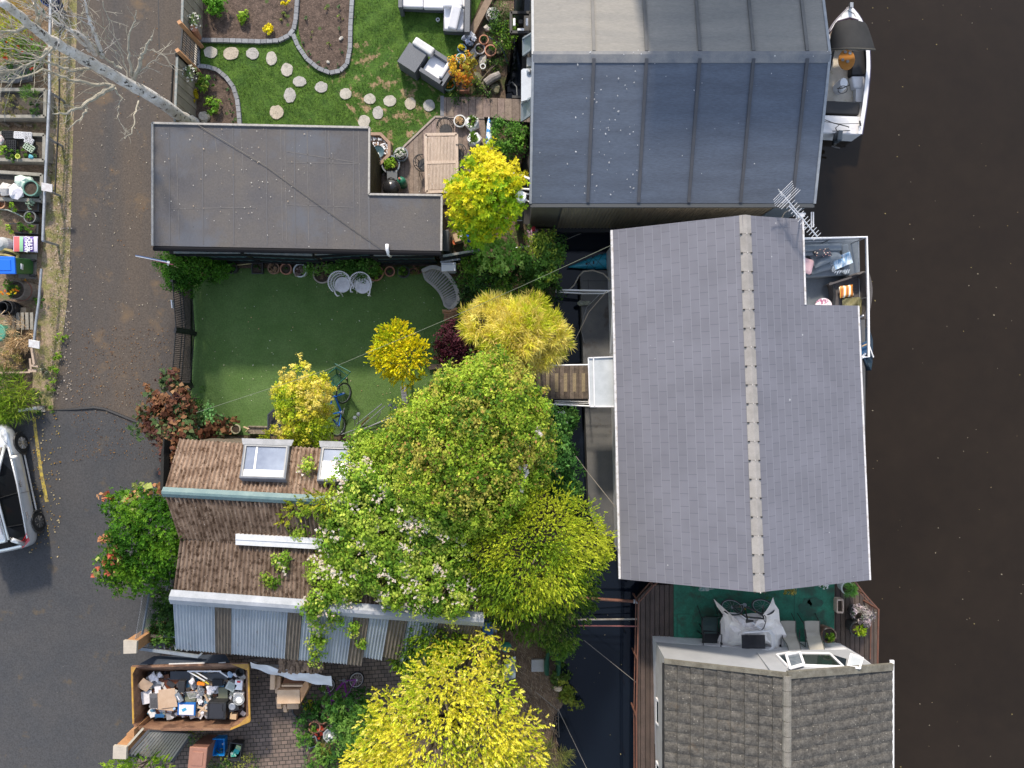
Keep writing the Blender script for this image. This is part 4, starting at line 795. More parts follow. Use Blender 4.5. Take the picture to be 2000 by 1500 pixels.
for dx, dy, a, b in ((-.3,0,.08,.65),(.3,0,.08,.65),(0,.3,.6,.08),(0,-.3,.6,.08)): k.box((p.x+dx,p.y+dy,1.3), (a,b,.12))
k.beam(V(p.x+.3,p.y-.2,1.3), V(p.x+.75,p.y-.2,1.3), .08, .1); k.box((p.x,p.y+.05,.1),(.12,.12,2.4))
b_.part('frame', k, BLK)
for dx in (-.2, .19): b_.part('roller', MB().box((p.x+dx,p.y-.02,1.39), (.07,.22,.05)), WPVC)
b_.part('roller', MB().box((p.x,p.y-.25,1.39), (.2,.06,.05)), WPVC)
# footbridge
t = T('footbridge', 'weathered timber footbridge with gritted treads leading to the central houseboat', 'footbridge', W(1100, 748, 0))
brm = M('bridge_boards', (.17,.135,.11), (.1,.08,.065), s=8, fine=.35, rough=.9, vcol=True)
t.part('boards', MB().planks([(1040,714),(1165,714),(1165,779),(1040,779)], .12, .06, .155, math.pi/2, .012, (.7,1.15)), brm)
gp = MB()
for x in (1052.5, 1069.5, 1087, 1104.5, 1122, 1139.5): gp.box(W(x,747,.125), (.11,.6,.012))
t.part('grip_strip', gp, M('grip_strip', (.30,.24,.15), (.22,.18,.12), s=20, fine=.2, rough=1)) if 0 else [t.part('grip_strip', MB().box(W(x,747,.125), (.11,.6,.012)), M('grip_strip', (.30,.24,.15), (.22,.18,.12), s=20, fine=.2, rough=1)) for x in (1052.5, 1069.5, 1087, 1104.5, 1122, 1139.5)]
t.part('beam', MB().beam(W(1040,714,.0), W(1165,714,.0), .06, .14).beam(W(1040,779,.0), W(1165,779,.0), .06, .14), BLK)
for y0_, y1_, k in ((714,712.5,0),(786,793,1)):
    r_ = MB().tube([W(1050,y0_ if not k else 788,.95), W(1150,y1_,1.0), W(1196,y1_,1.0)], .025, 8); t.part('handrail', r_, WPVC)
    r_ = MB()
    for x in (1055, 1150): p = W(x, 714 if not k else 780, .1); q = W(x, y0_ if not k else 788, .95); r_.tube([p, q], .018, 6)
    if k: r_.tube([W(1083,783,.5), W(1190,785,.5)], .012, 5); r_.tube([W(1083,787,.7), W(1190,788,.7)], .012, 5)
    t.part('baluster', r_, WPVC)
# blue canoe under the eave
t = T('kayak', 'turquoise kayak nose poking out beside the grey pontoon', 'kayak', W(1160, 515, ZW))
def hull(xs, prof, z0, dh, ang=0, origin=None, tip=1):
    rings = []
    for (s_, w_, h_) in prof:
        rings.append([(s_, w_*math.cos(a), z0 + dh*h_*math.sin(a)*(1 if math.sin(a) > 0 else 1.2)) for a in [k*math.pi/6 for k in range(12)]])
    c, s = math.cos(ang), math.sin(ang); o = origin
    return MB().loft([[(o.x+x*c-y*s, o.y+x*s+y*c, z) for x, y, z in r] for r in rings])
o = W(1109,522,-.5); prof = [(0,.015,.5),(.25,.07,.8),(.6,.16,1),(1.0,.24,1.05),(1.5,.3,1.1),(2.2,.33,1.1),(3.0,.3,1.1),(3.8,.15,.9),(4.3,.02,.6)]
t.part('hull', hull(0, prof, -.5, .14, R(9), o), M('turquoise_hull', (.03,.33,.48), (.05,.42,.55), s=3, fine=.05, rough=.3), smooth=True)
dl = MB(); c_, s_ = math.cos(R(9)), math.sin(R(9))
kp = lambda x, y, z: V(o.x+x*c_-y*s_, o.y+x*s_+y*c_, z)
for x in (.55,.85,1.15,1.45): dl.tube([kp(x,-.2,-.42), kp(x+.15,0,-.34), kp(x+.35,.24,-.4)], .008, 4); dl.tube([kp(x,.2,-.42), kp(x+.15,0,-.335), kp(x+.35,-.24,-.4)], .008, 4)
t.part('deck_line', dl, BLK); t.part('hatch', MB().lathe(kp(.62,0,-.37), [(.04,0),(.04,.012),(0,.015)], 10), BLK); t.part('strap', MB().box(kp(.85,0,-.35), (.05,.1,.02)), BLK)
# white globe lamps over the pond
for i, (x, y, r) in enumerate(((1091.5,807,3.7),(1100,806,4),(1098,826,3),(1106,826,3.4))):
    p = W(x, y, .6); lp = T('globe_lamp', 'small white globe lamp on a stake, ' + ('upper left', 'upper right', 'lower left', 'lower right')[i] + ' of four below the footbridge', 'lamp', (p.x, p.y, 0), 'globe lamps below the footbridge')
    lp.part('globe', MB().ball(p, r/60*.97), M('frosted_globe', (.8,.8,.8), fine=.02, rough=.3), smooth=True); lp.part('stake', MB().tube([V(p.x,p.y,-.3), p], .01, 5), STEEL)

# ---------------------------------------------------------------- garage fences, garden fences and gates
def fencepanel(label, top0, top1, zt, zb, th, mat, group, boards=.0, post=True, cap=True, ribs=0, name='fence_panel', h=0):
    a, b = W(*top0, zt), W(*top1, zt); t = T(name, label, 'fence', V(a.x, a.y, 0), group); u = (b-a).normalized(); L_ = (b-a).length; nn = V(-u.y, u.x, 0)
    mb = MB(); n = max(1, int(L_/.14))
    for i in range(n):
        p, q = a.lerp(b, i/n), a.lerp(b, (i+.92)/n); g = rnd.uniform(.8, 1.15); off = nn*(.012*(i % 2))
        mb.box(((p+q)/2+off - V(0,0,(zt-zb)/2)), (L_/n*.93, th, zt-zb), math.atan2(u.y, u.x), col=(g,g,g,1))
    t.part('boards', mb, mat)
    rl = MB()
    for zz in (zb+.25, (zt+zb)/2, zt-.2): rl.beam(V(a.x,a.y,zz)-nn*.05, V(b.x,b.y,zz)-nn*.05, .05, .09)
    t.part('rail', rl, mat)
    if cap: t.part('capping', MB().beam(a+V(0,0,.02), b+V(0,0,.02), .07, .035), M('fence_cap', (.28,.27,.25), (.16,.2,.2), s=8, rough=.8))
    if post: t.part('post', MB().beam(V(a.x,a.y,0)-nn*.0, V(a.x,a.y,zt+.06), .1, .1), mat)
    return t
grn = M('green_fence_paint', (.025,.075,.085), (.05,.10,.105), s=2.5, fine=.2, rough=.75, vcol=True, speck=((.3,.28,.24), 6, .08, .12))
fencepanel('long dark teal fence panel behind the ivy at the garage foot', (336,493), (472,493), 1.75, .05, .03, grn, 'teal fence panels behind the garage')
fencepanel('teal fence panel with flaking white paint behind the flower pots', (474,493), (610,498), 1.75, .05, .03, grn, 'teal fence panels behind the garage')
fencepanel('tilted teal fence panel behind the white metal chairs', (612,497), (722,489), 1.6, .05, .03, grn, 'teal fence panels behind the garage')
fencepanel('teal fence panel right of the tilted one, under the vent pipe', (727,498), (845,497), 1.6, .05, .03, grn, 'teal fence panels behind the garage')
fencepanel('short teal fence panel climbing towards the pond past the air unit', (862,501), (948,486), 1.5, .05, .03, grn, 'teal fence panels behind the garage')
single('timber_prop', MB().beam(W(612,490,1.9), W(637,516,.05), .07, .07).beam(W(612,488,2.0), W(611,508,.3), .08, .08), PALEW, 'bare timber prop leaning on the tilted teal fence panel', 'timber', W(630,510))
single('scaffold_pole', MB().tube([W(1000,485,.9), W(1034,482,.9)], .03, 8), STEEL, 'white pole laid over the shrubs beside the pink hydrangea', 'pole', W(1017,484))
fbm = M('olive_fence_board', (.24,.21,.165), (.3,.265,.21), s=3, fine=.18, rough=.85, vcol=True)
fencepanel('tall olive board fence beside the lane, north of the black gate', (359,-60), (356,52), 1.35, .0, .03, fbm, 'olive board fences beside the lane')
fencepanel('tall olive board fence beside the lane, between gate and birch', (347,108), (342,238), 1.35, .0, .03, fbm, 'olive board fences beside the lane')
fr = MB().beam(W(350,-60,1.4), W(350,50,1.4), .05, .04)
for i, (x, y) in enumerate(((350,43),(346,98))):
    a = W(x, y, 1.6); single('gate_post', MB().box((a.x,a.y,.8), (.11,.11,1.6), .5), M('orange_timber', (.5,.26,.12), (.4,.22,.12), s=8, rough=.8), 'orange timber gate post, ' + ('north' if i == 0 else 'south') + ' of the black garden gate', 'gate post', (a.x,a.y,0), 'orange timber gate posts')
g = T('garden_gate', 'black metal grid gate between the two orange posts', 'gate', W(385,90,0)); a, b = W(357,56,1.2), W(353,104,1.2); fr = MB(); gb_ = MB()
A0, B0 = V(a.x,a.y,.08), V(b.x,b.y,.08); fr.beam(a,b,.05,.05); fr.beam(A0,B0,.05,.05); fr.beam(a,A0,.05,.05); fr.beam(b,B0,.05,.05)
for i in range(1, 10): fr_ = i/10; gb_.tube([a.lerp(b, fr_), A0.lerp(B0, fr_)], .011, 5)
for i in range(1, 4): gb_.tube([a.lerp(A0, i/4), b.lerp(B0, i/4)], .011, 5)
g.part('frame', fr, BLK); g.part('bars', gb_, BLK); g.part('sill_board', MB().beam(W(386,52,.08), W(382,128,.08), .07, .1), M('pale_sill', (.42,.38,.32), rough=.9))
single('edge_plank', MB().beam(W(384,-20,.1), W(384,55,.1), .08, .16).beam(W(346,127,1.3)-V(.12,0,0), W(341,222,1.3)-V(.12,0,0), .04, .05), fbm, 'narrow timber capping strip beside the olive board fences', 'plank', W(384,20))
# wrought iron railing beside the turf
g = T('railing', 'black wrought iron railing between the lane and the turf', 'railing', W(374, 660, 0)); zt = 1.38
for (p0, p1) in (((337,549),(344,644)),((343,648),(335,750))):
    a, b = W(*p0, zt), W(*p1, zt); pan = MB(); zz = (.12, .75, .95, zt)
    for z in zz: pan.tube([V(a.x,a.y,z), V(b.x,b.y,z)], .016, 6)
    n = 27
    for i in range(n+1):
        p = a.lerp(b, i/n); pan.tube([V(p.x,p.y,.05), V(p.x,p.y,zt+.02)], .011, 5)
        if i < n: q = a.lerp(b, (i+.5)/n); pan.tube([V(q.x,q.y,.1), V(q.x,q.y,.75)], .009, 4)
    g.part('panel', pan, BLK)
    for p in (a, b): g.part('post', MB().box((p.x,p.y,.72), (.07,.07,1.44)), BLK)
g.part('cross_member', MB().beam(W(343,641,1.3), W(376,646,.3), .07, .07).beam(W(334,754,1.3), W(376,755,.3), .09, .09), BLK)
single('sign_plate', MB().beam(W(336,586,1.35), W(338,602,1.35), .02, .14), WPVC, 'small white plate fixed on the black iron railing', 'sign', W(337,594,0))
# estate-agent style board on its post, seen edge-on from above
g = T('post_sign', 'navy, white and pink board on a wooden post at the lane edge', 'sign', W(332,522,0))
a = W(264,499,2.6); b = W(330,512,2.5); u = (b-a).normalized()
g.part('board', MB().loft([[tuple(a+V(0,0,0)), tuple(b), tuple(W(333,516,1.9)), tuple(W(276,503,1.95))], [tuple(a+V(0,.02,0)), tuple(b+V(0,.02,0)), tuple(W(333,516,1.9)+V(0,.02,0)), tuple(W(276,503,1.95)+V(0,.02,0))]]), M('navy_board', (.02,.06,.18), (.05,.12,.28), s=2, rough=.4))
g.part('stripe', MB().beam(a+V(0,-.012,-.03), b+V(0,-.012,-.03), .02, .04), WPVC); g.part('stripe', MB().beam(W(300,507,2.25)+V(0,-.02,0), b+V(0,-.03,-.25), .02, .07), M('pink_stripe', (.6,.12,.2)))
g.part('post', MB().beam(W(330,522,.0)+V(-.05,0,0), W(329,512,2.5), .06, .06), WPVC)
# low steel pipe rail of the allotment with tilted boards
g = T('pipe_rail', 'long low grey pipe rail along the allotment edge', 'railing', W(92, 300, 0)); zt = .75
rp = [W(*p, zt) for p in ((101,-60),(99,0),(97,90),(97,180),(93,270),(88,370),(85,440),(84,470))]; g.part('rail', MB().tube(rp, .045, 8), STEEL); g.part('rail', MB().tube([W(81,525,.7), W(76,590,.7), W(71,625,.7), W(67,665,.7)], .04, 8), STEEL)
for p in (rp[1], rp[3], rp[4], rp[5], rp[7]): g.part('post', MB().tube([V(p.x,p.y,0), p], .04, 8), STEEL)
g.part('lower_rail', MB().tube([V(p.x+.02,p.y,.3) for p in rp[:6]], .025, 6), BLK)
for i, (x, y) in enumerate(((92,366),(67,672))): a = W(x, y, .9); single('board', MB().box(a, (.34,.24,.03), -.18, .25), M('white_board', (.7,.69,.68), (.55,.5,.48), s=9), 'blank white board tied on the pipe rail, ' + ('beside the green tub' if i == 0 else 'below the straw heap'), 'sign', (a.x,a.y,0))
single('timber_rail', MB().beam(W(63,680,.7), W(68,712,.7), .07, .09).beam(W(60,700,.6), W(62,722,.6), .06, .09).beam(W(56,724,.6), W(72,724,.6), .09, .06).beam(W(62,714,.68), W(75,716,.68), .06, .06).beam(W(0,728,.5), W(60,727,.5), .05, .05).beam(W(65,690,0.3), W(65,690,.7), .08, .08), M('bare_timber', (.42,.32,.24), (.3,.22,.16), s=9, fine=.2), 'rough bare timber rail ending at the long grass', 'timber', W(65,700))
single('white_post', MB().tube([W(36,802,.5), W(70,797,.1)], .05, 8), WPVC, 'white pipe lying at the edge of the long grass', 'pipe', W(50,800)); single('ground_slab', MB().box(W(79,799,.03), (.3,.2,.05), .1), STONE, 'small concrete block at the end of the white pipe', 'slab', W(79,799))
# brick gate piers, railings and louvred gate by the skip
brk = M('orange_brick', (.42,.22,.10), (.32,.17,.08), s=6, fine=.2, bs=18, rough=.9); capm = M('pier_cap', (.45,.4,.33), (.36,.32,.27), s=5, fine=.1, rough=.9)
for lab, pts, zt in (('orange brick gate pier with a pale cap below the green bush', [(241,1251),(267,1253),(266,1276),(241,1277)], 1.9), ('orange brick gate pier at the foot of the lane, capped in stone', [(221,1457),(247,1459),(246,1483),(220,1482)], 1.9)):
    cps = [W(x, y, zt) for x, y in pts]; c = sum(cps, V(0,0,0))/4; g = T('gate_pier', lab, 'gate pier', (c.x,c.y,0), 'orange brick gate piers'); g.part('shaft', MB().prism([c+(p-c)*.86-V(0,0,.1) for p in cps], 0), brk); g.part('cap', MB().prism(cps, zt-.1), capm)
single('brick_wall', MB().pp([(247,1433),(262,1425),(262,1440),(250,1462)], 1.5, 0), brk, 'short orange brick wall stub behind the louvred gate', 'wall', W(260,1440))
g = T('railing', 'tall steel bar railing sloping up to the brick pier', 'railing', W(305,1205,0)); zt = 1.9; a, b = W(281,1150,zt), W(264,1248,zt); br_ = MB()
for i in range(32): p = a.lerp(b, i/31); br_.beam(V(p.x,p.y,.1), p+V(0,0,.0), .016, .016)
g.part('bars', br_, STEEL); g.part('rail', MB().beam(V(a.x,a.y,1.5), V(b.x,b.y,1.5), .05, .05), M('blue_steel', (.13,.16,.2), rough=.5)); g.part('rail', MB().beam(V(a.x,a.y,.3), V(b.x,b.y,.3), .05, .05), M('blue_steel', (.1,.12,.15)))
g = T('louvred_gate', 'open louvred sliding gate with beige slats beside the skip', 'gate', W(310,1470,0)); a, b = W(285,1425,1.75), W(245,1474,1.75); c, d = W(372,1428,.25), W(334,1490,.25)
sl_ = MB(); n = 15; lm = M('beige_slats', (.5,.45,.36), (.42,.38,.31), s=4, fine=.08, rough=.6)
a, b, c, d = W(290,1427,1.7), W(248,1474,1.7), W(375,1432,.1), W(336,1488,.1)
for i in range(n): 
    p, q = a.lerp(c, (i+.2)/n), b.lerp(d, (i+.2)/n); sl_.beam(p, q, .055, .03)
g.part('slats', sl_, lm); g.part('frame', MB().beam(a, b, .07, .05).beam(c, d, .07, .05).beam(a, c, .05, .05).beam(b, d, .05, .05), M('gate_frame', (.07,.07,.075), rough=.5))
g.part('top_rail', MB().beam(a+V(-.15,.08,.02), b+V(-.15,.08,.02), .06, .05), M('pale_rail', (.4,.37,.3)))
# ---------------------------------------------------------------- top garden furniture
ratm = M('grey_rattan', (.125,.135,.155), (.09,.10,.12), s=30, fine=.2, bs=90, rough=.6, bump=.3); cush = M('white_cushion', (.74,.74,.77), (.66,.66,.7), s=3, fine=.03, rough=.9)
def cushion(c, d, rz, rx=0, ry=0): return MB().box(c, d, rz, rx, ry)
t = T('corner_sofa', 'grey rattan corner sofa with white cushions at the top of the lawn', 'sofa', W(850,10,0))
t.part('base', MB().pp([(778,-70),(866,-70),(866,18),(778,14)], .3, .05).pp([(866,-70),(910,-70),(910,62),(866,60)], .3, .05), ratm)
t.part('arm', MB().pp([(909,-70),(919,-70),(917,62),(907,62)], .68, .05).pp([(777,-70),(784,-70),(785,14),(778,14)], .62, .05), ratm)
for q in ([(785,-45),(826,-45),(826,14),(785,13)], [(827,-45),(866,-45),(866,16),(827,15)], [(867,14),(907,16),(905,58),(868,57)], [(868,-45),(908,-45),(908,14),(867,13)]): t.part('cushion', MB().pp(q, .48, .31), cush, bev=.04)
t.part('back_cushion', MB().box(W(888,34,.6), (.32,.72,.14), -.28, .25, 0), cush, bev=.05); t.part('back_cushion', MB().box(W(884,5,.62), (.62,.3,.14), .05), cush, bev=.05)
t = T('armchair', 'grey rattan armchair with side table and white seat cushion', 'armchair', W(840,125,0)); an = R(-33)
def rb(px, py, z, w_, d_, h, m_, nm, bev=0): c = W(px, py, z+h); t.part(nm, MB().box((c.x,c.y,z+h/2), (w_,d_,h), an), m_, bev=bev)
rb(818,107,.05,.86,.80,.62,ratm,'table_top') if 0 else None
c0 = W(806,106,.68); rb(805,112,.05,.66,.72,.62,ratm,'side_table'); rb(858,131,.05,.80,.80,.30,ratm,'base'); 
for px, py, w_, d_ in ((866,112,.80,.12),(842,149,.84,.12),(876,144,.12,.86)):
    c = W(px, py, .66); t.part('arm' if w_ > d_ else 'backrest', MB().box((c.x,c.y,.36), (w_,d_,.62), an), ratm)
rb(850,131,.36,.62,.58,.13,cush,'cushion',.04); c = W(869,138,.6); t.part('bolster', MB().box((c.x,c.y,.6), (.14,.55,.16), an), cush, bev=.05)
c = W(827,89,.75); t.part('headrest', MB().box((c.x,c.y,.62), (.72,.26,.26), an), M('pale_cushion', (.6,.6,.6), (.52,.52,.53), s=3, rough=.9), bev=.05)
# weathered teak table
t = T('patio_table', 'weathered slatted teak table on the timber terrace', 'table', W(862,320,0)); zt = .75; tkm = M('bleached_teak', (.56,.46,.38), (.43,.33,.26), s=14, st=(3,.6,1), fine=.15, rough=.85)
P = [W(831,263,zt), W(892,262,zt), W(893,373,zt), W(833,375,zt)]; u = (P[1]-P[0]).normalized(); vd = (P[3]-P[0]).normalized()
fr = MB()
for a, b in ((0,1),(1,2),(2,3),(3,0)): fr.beam(P[a], P[b], .09, .035)
m0, m1 = P[0].lerp(P[3], .49), P[1].lerp(P[2], .49); fr.beam(m0, m1, .09, .034); t.part('frame', fr, tkm)
sl_ = MB(); n = 21
for k in range(n):
    s_ = (k+.9)/(n+.8)
    for a, b in ((.04,.465),(.515,.965)): sl_.beam((P[0].lerp(P[1],s_)).lerp(P[3].lerp(P[2],s_), a)-V(0,0,.005), (P[0].lerp(P[1],s_)).lerp(P[3].lerp(P[2],s_), b)-V(0,0,.005), .033, .02)
t.part('slats', sl_, tkm)
for p in P: c = sum(P, V(0,0,0))/4; q = c+(p-c)*.92; t.part('leg', MB().box((q.x,q.y,.36), (.08,.08,.70)), tkm)
def wirechair(name, label, px, py, rz, mat=BLK, group=None):
    c = W(px, py, .45); t = T(name, label, 'chair', (c.x,c.y,0), group); o = V(c.x,c.y,0); M_ = Matrix.Rotation(rz, 3, 'Z'); q = lambda x, y, z: o + M_ @ V(x, y, z)
    t.part('seat', MB().lathe(q(0,0,.44), [(.0,0),(.2,0),(.21,.015),(.2,.03),(0,.03)], 16), mat)
    for sx in (-1, 1):
        for sy in (-1, 1): t.part('leg', MB().tube([q(sx*.17,sy*.17,.44), q(sx*.22,sy*.24,0)], .011, 5), mat)
    bk = MB(); arc = [q(.27*math.sin(a), .06+.25*math.cos(a), .66+.1*math.cos(a)) for a in [R(-105+15*k) for k in range(15)]]; bk.tube(arc, .014, 6)
    arc = [q(.23*math.sin(a), .02+.22*math.cos(a), .78+.06*math.cos(a)) for a in [R(-90+15*k) for k in range(13)]]; bk.tube(arc, .012, 6)
    for a in (-75,-40,-13,13,40,75): a = R(a); bk.tube([q(.19*math.sin(a), .17*math.cos(a), .45), q(.27*math.sin(a), .06+.25*math.cos(a), .7)], .008, 4)
    t.part('backrest', bk, mat); return t
wirechair('wire_chair', 'black wire chair at the top end of the teak table', 871, 255, 0, group='black wire chairs round the teak table')
wirechair('wire_chair', 'black wire chair on the left side of the teak table', 829, 322, R(95), group='black wire chairs round the teak table')
wirechair('wire_chair', 'black wire chair on the right of the teak table, nearer the planters', 893, 303, R(-80), group='black wire chairs round the teak table')
wirechair('wire_chair', 'black wire chair on the right of the teak table, half under the tree', 896, 345, R(-95), group='black wire chairs round the teak table')
dk2 = M('terrace_boards', (.26,.205,.175), (.18,.14,.12), s=7, fine=.3, bs=26, rough=.9, vcol=True)
t = T('timber_terrace', 'grey-brown timber terrace under the teak table', 'terrace', W(870,300,0)); t.part('boards', MB().planks([(850,228),(946,230),(952,300),(990,345),(1010,380),(870,400),(745,400),(745,345),(790,285)], .10, .02, .145, math.pi/2, .006, (.8,1.15)), dk2)
e = MB(); e.beam(W(850,228,.115), W(946,230,.115), .06, .03); e.beam(W(850,228,.115), W(790,285,.115), .06, .03); e.beam(W(790,285,.115), W(747,343,.115), .06, .03); t.part('edge_board', e, M('edge_board', (.36,.31,.27), (.28,.23,.2), s=9, rough=.9))
t = T('boardwalk', 'timber boardwalk linking lawn and felt-roofed houseboat', 'boardwalk', W(950,213,0)); t.part('boards', MB().planks([(867,190),(920,189),(1060,196),(1060,240),(1000,236),(960,229),(867,227)], .14, .04, .235, math.pi/2, .012, (.75,1.0)), dk2)
t.part('kerb', MB().pp([(860,187),(867,187),(867,227),(860,227)], .13, 0), M('kerb', (.16,.17,.19), (.2,.2,.22), s=9))
t.part('joist', MB().beam(W(1000,238,.0), W(1045,241,.0), .08, .12).beam(W(1000,190,.0), W(1045,193,.0), .08, .12), BLK)
single('timber_sleeper', MB().beam(W(918,72,.12), W(962,-12,.12), .22, .2), M('sleeper', (.27,.2,.15), (.2,.15,.11), s=7, fine=.2, rough=.9), 'long brown timber sleeper edging the planted bank', 'timber sleeper', W(938,35))
pbl = M('white_pebbles', (.75,.75,.77), (.6,.6,.62), s=4)
t = T('octagonal_planter', 'octagonal wooden planter of white pebbles against the garage wall', 'planter', W(737,292,0)); c = W(731,290,.45); c0 = V(c.x,c.y,0)
t.part('sides', MB().lathe(c0, [(.56,0),(.56,.45),(.46,.45),(.46,.3),(0,.3)], 8, sq=1), M('planter_wood', (.36,.24,.17), (.27,.18,.13), s=6, fine=.15, rough=.8))
pb = MB()
for i in range(120): a = rnd.uniform(0, 6.28); r_ = .43*math.sqrt(rnd.random()); pb.ball((c.x+r_*math.cos(a), c.y+r_*math.sin(a), .33+rnd.random()*.04), rnd.uniform(.025,.05), 1, .8, .6, 6, rz=a)
t.part('pebbles', pb, pbl); t.part('water_bowl', MB().lathe((c.x+.12,c.y-.1,.34), [(.05,0),(.19,.1),(.2,.12),(.17,.1),(0,.05)], 18), M('teal_bowl', (.05,.10,.12), rough=.3))
# the potted plants of the top garden: label, x, y, radius, height, pot material, plant
blueg = M('blue_glaze', (.05,.12,.22), (.1,.2,.3), s=4, rough=.25); whg = M('white_glaze', (.6,.62,.62), fine=.05, rough=.4); grg = M('green_glaze', (.18,.3,.22), (.3,.4,.32), s=5, rough=.3); gry = M('grey_pot', (.13,.16,.19), (.2,.22,.25), s=4, rough=.5); drk = M('dark_pot', (.03,.033,.036), (.05,.05,.05), s=5, rough=.5)
WF = ((.85,.85,.85),(.8,.8,.72)); YF = ((.75,.6,.02),(.8,.7,.05)); OF = ((.75,.2,.02),(.7,.1,.02),(.8,.35,.03))
pot('flower_pot', 'blue glazed pot of yellow flowers beside the silver-leaved plant', 901, 95, .13, .25, blueg, (GREEN, .15, .12, 160, .05), fl=(40, .05, YF)) if 0 else None
def P_(lab, x, y, r, h, mat, plant, fl=None, nm='flower_pot', **kw): return pot(nm, lab, x, y, r, h, mat, plant, fl=fl, **kw)
P_('blue glazed pot of yellow flowers beside the silver-leaved plant', 902, 94, .14, .22, blueg, (GREEN, .14, .1, 130, .05), (30, .055, YF))
P_('pale blue pot of small white flowers below the yellow ones', 900, 113, .15, .25, M('pale_blue_glaze', (.35,.5,.58), rough=.3), (GREEN, .1, .12, 150, .05), (16, .045, WF))
P_('small terracotta pot with a low green plant, the upper of two by the hose', 945, 77, .15, .28, TERRA, (DKG, .08, .09, 90, .06))
P_('larger terracotta pot with a leafy seedling, the lower of two by the hose', 958, 98, .18, .34, TERRA, (GREEN, .16, .12, 110, .08, dict(asp=.4)))
P_('low round green-rimmed pot of orange flowers at the armchair corner', 877, 165, .19, .3, grg, (GREEN, .12, .16, 260, .06), (26, .06, OF))
P_('small white cylindrical pot standing on the rocky bank', 943, 129, .09, .2, whg, None)
P_('round white-rimmed pot filled with straw on the timber terrace', 898, 236, .19, .3, whg, (((.45,.33,.18),(.6,.45,.28)), .08, .16, 320, .08, dict(asp=.15, mode='leaf')))
P_('big grey pot of green leaves in the corner beside the barbecue', 763, 321, .28, .42, gry, (LIME, .2, .22, 420, .075))
P_('mound of white daisies in a grey pot at the terrace corner', 783, 301, .22, .35, gry, (DKG, .22, .2, 420, .05), (90, .045, WF))
P_('dense mound of white daisies in a dark pot near the timber sleeper', 963, 30, .22, .25, drk, (DKG, .24, .22, 420, .05), (130, .045, WF))
P_('tiny overturned white cup on the lawn', 855, 38, .06, .1, whg, None, nm='cup')
P_('silver-white leaved plant in a blue pot at the end of the sleeper', 918, 80, .14, .2, blueg, (((.55,.58,.66),(.7,.72,.8),(.45,.5,.6)), .28, .22, 200, .12, dict(asp=.55, up=.8)))
t = T('trough_planter', 'square terracotta trough with orange and yellow leaves spilling out', 'planter', W(905,165,0)); c = W(904,168,.3)
t.part('trough', MB().box((c.x,c.y,.15), (.4,.3,.3), .05), TERRA); t.part('soil', MB().box((c.x,c.y,.3), (.34,.24,.012), .05), SOIL)
b_ = [(c.x-.05,c.y+.35,.7,.36,.28),(c.x+.15,c.y+.6,.75,.25,.2),(c.x-.25,c.y+.5,.6,.2,.2),(c.x+.1,c.y+.15,.6,.28,.22)]
t.part('foliage', crown(b_, 900, pal=((.6,.38,.03),(.62,.42,.04),(.55,.2,.04),(.35,.3,.04)), size=.09, rc=.1, k=10, seed=4), LEAF); t.part('stem', trunk_mb((c.x,c.y,.3), b_, .02), BARK)
P_('curved grey stone trough with a fern beside the terracotta pots', 937, 95, .17, .22, M('stone_trough', (.42,.4,.4), (.3,.29,.3), s=9), (DKG, .1, .1, 90, .06), nm='stone_trough')
for i, (x, y, rz, lab) in enumerate(((922,238,.15,'white faceted planter of succulents, the upper of two on the terrace'), (926,270,-.25,'white faceted planter of succulents, the lower of two on the terrace'))):
    c = W(x, y, .42); c0 = V(c.x,c.y,0); t = T('faceted_planter', lab, 'planter', c0, 'white faceted planters on the terrace')
    m6 = MB(); N6 = 5; rg = lambda r_, z, o: [(c.x+r_*math.cos(rz+o+k*2*math.pi/N6), c.y+r_*math.sin(rz+o+k*2*math.pi/N6), z) for k in range(N6)]
    m6.loft([rg(.16,0,0), rg(.26,.22,.6), rg(.21,.42,0), rg(.14,.42,0), rg(.12,.36,0)]); t.part('shell', m6, M('white_matte', (.78,.78,.8), fine=.02, rough=.5))
    t.part('soil', MB().poly([V(*p)+V(0,0,.015) for p in rg(.13,.37,0)]), SOIL); t.part('foliage', crown([(c.x,c.y,.44,.12,.1)], 90, pal=GREEN, size=.14, asp=.2, mode='needle', k=9, rc=.05, seed=i), LEAF)
single('stone_slab', MB().pp([(914,105),(925,93),(934,105),(923,117)], .12, 0), STONE, 'diamond shaped stone slab between the flower pots', 'slab', W(924,105)); single('stone_slab', MB().pp([(967,46),(975,28),(980,31),(972,50)], .15, 0), M('pale_slab', (.5,.47,.4), (.4,.38,.33), s=8), 'narrow pale slab leaning by the white daisies', 'slab', W(973,40))
for i, (x, y, r_, lab) in enumerate(((954,54,.16,'white rounded rock under the white daisies'),(944,116,.2,'grey rock above the small white pot'),(932,152,.24,'brown rock left of the log'),(946,166,.2,'flat brown rock below the log'),(968,172,.22,'rock at the edge of the boardwalk'),(962,118,.2,'rock under the large terracotta pot'),(975,95,.25,'boulder beside the dark curving hose'),(398,228,.22,'pale rock in the corner bed by the birch'),(665,74,.08,'small white stone in the narrow bed'),(640,120,.06,'tiny pebble near the tip of the narrow bed'))):
    c = W(x, y, .1); single('rock', MB().ball((c.x,c.y,.05), r_, 1, .75, .55, 9, jit=.22, rz=i*1.3), STONE if i not in (2,3,4,5,6) else M('mossy_rock', (.17,.15,.1), (.09,.1,.045), s=7, fine=.3, bump=.6), lab, 'rock', (c.x,c.y,0))
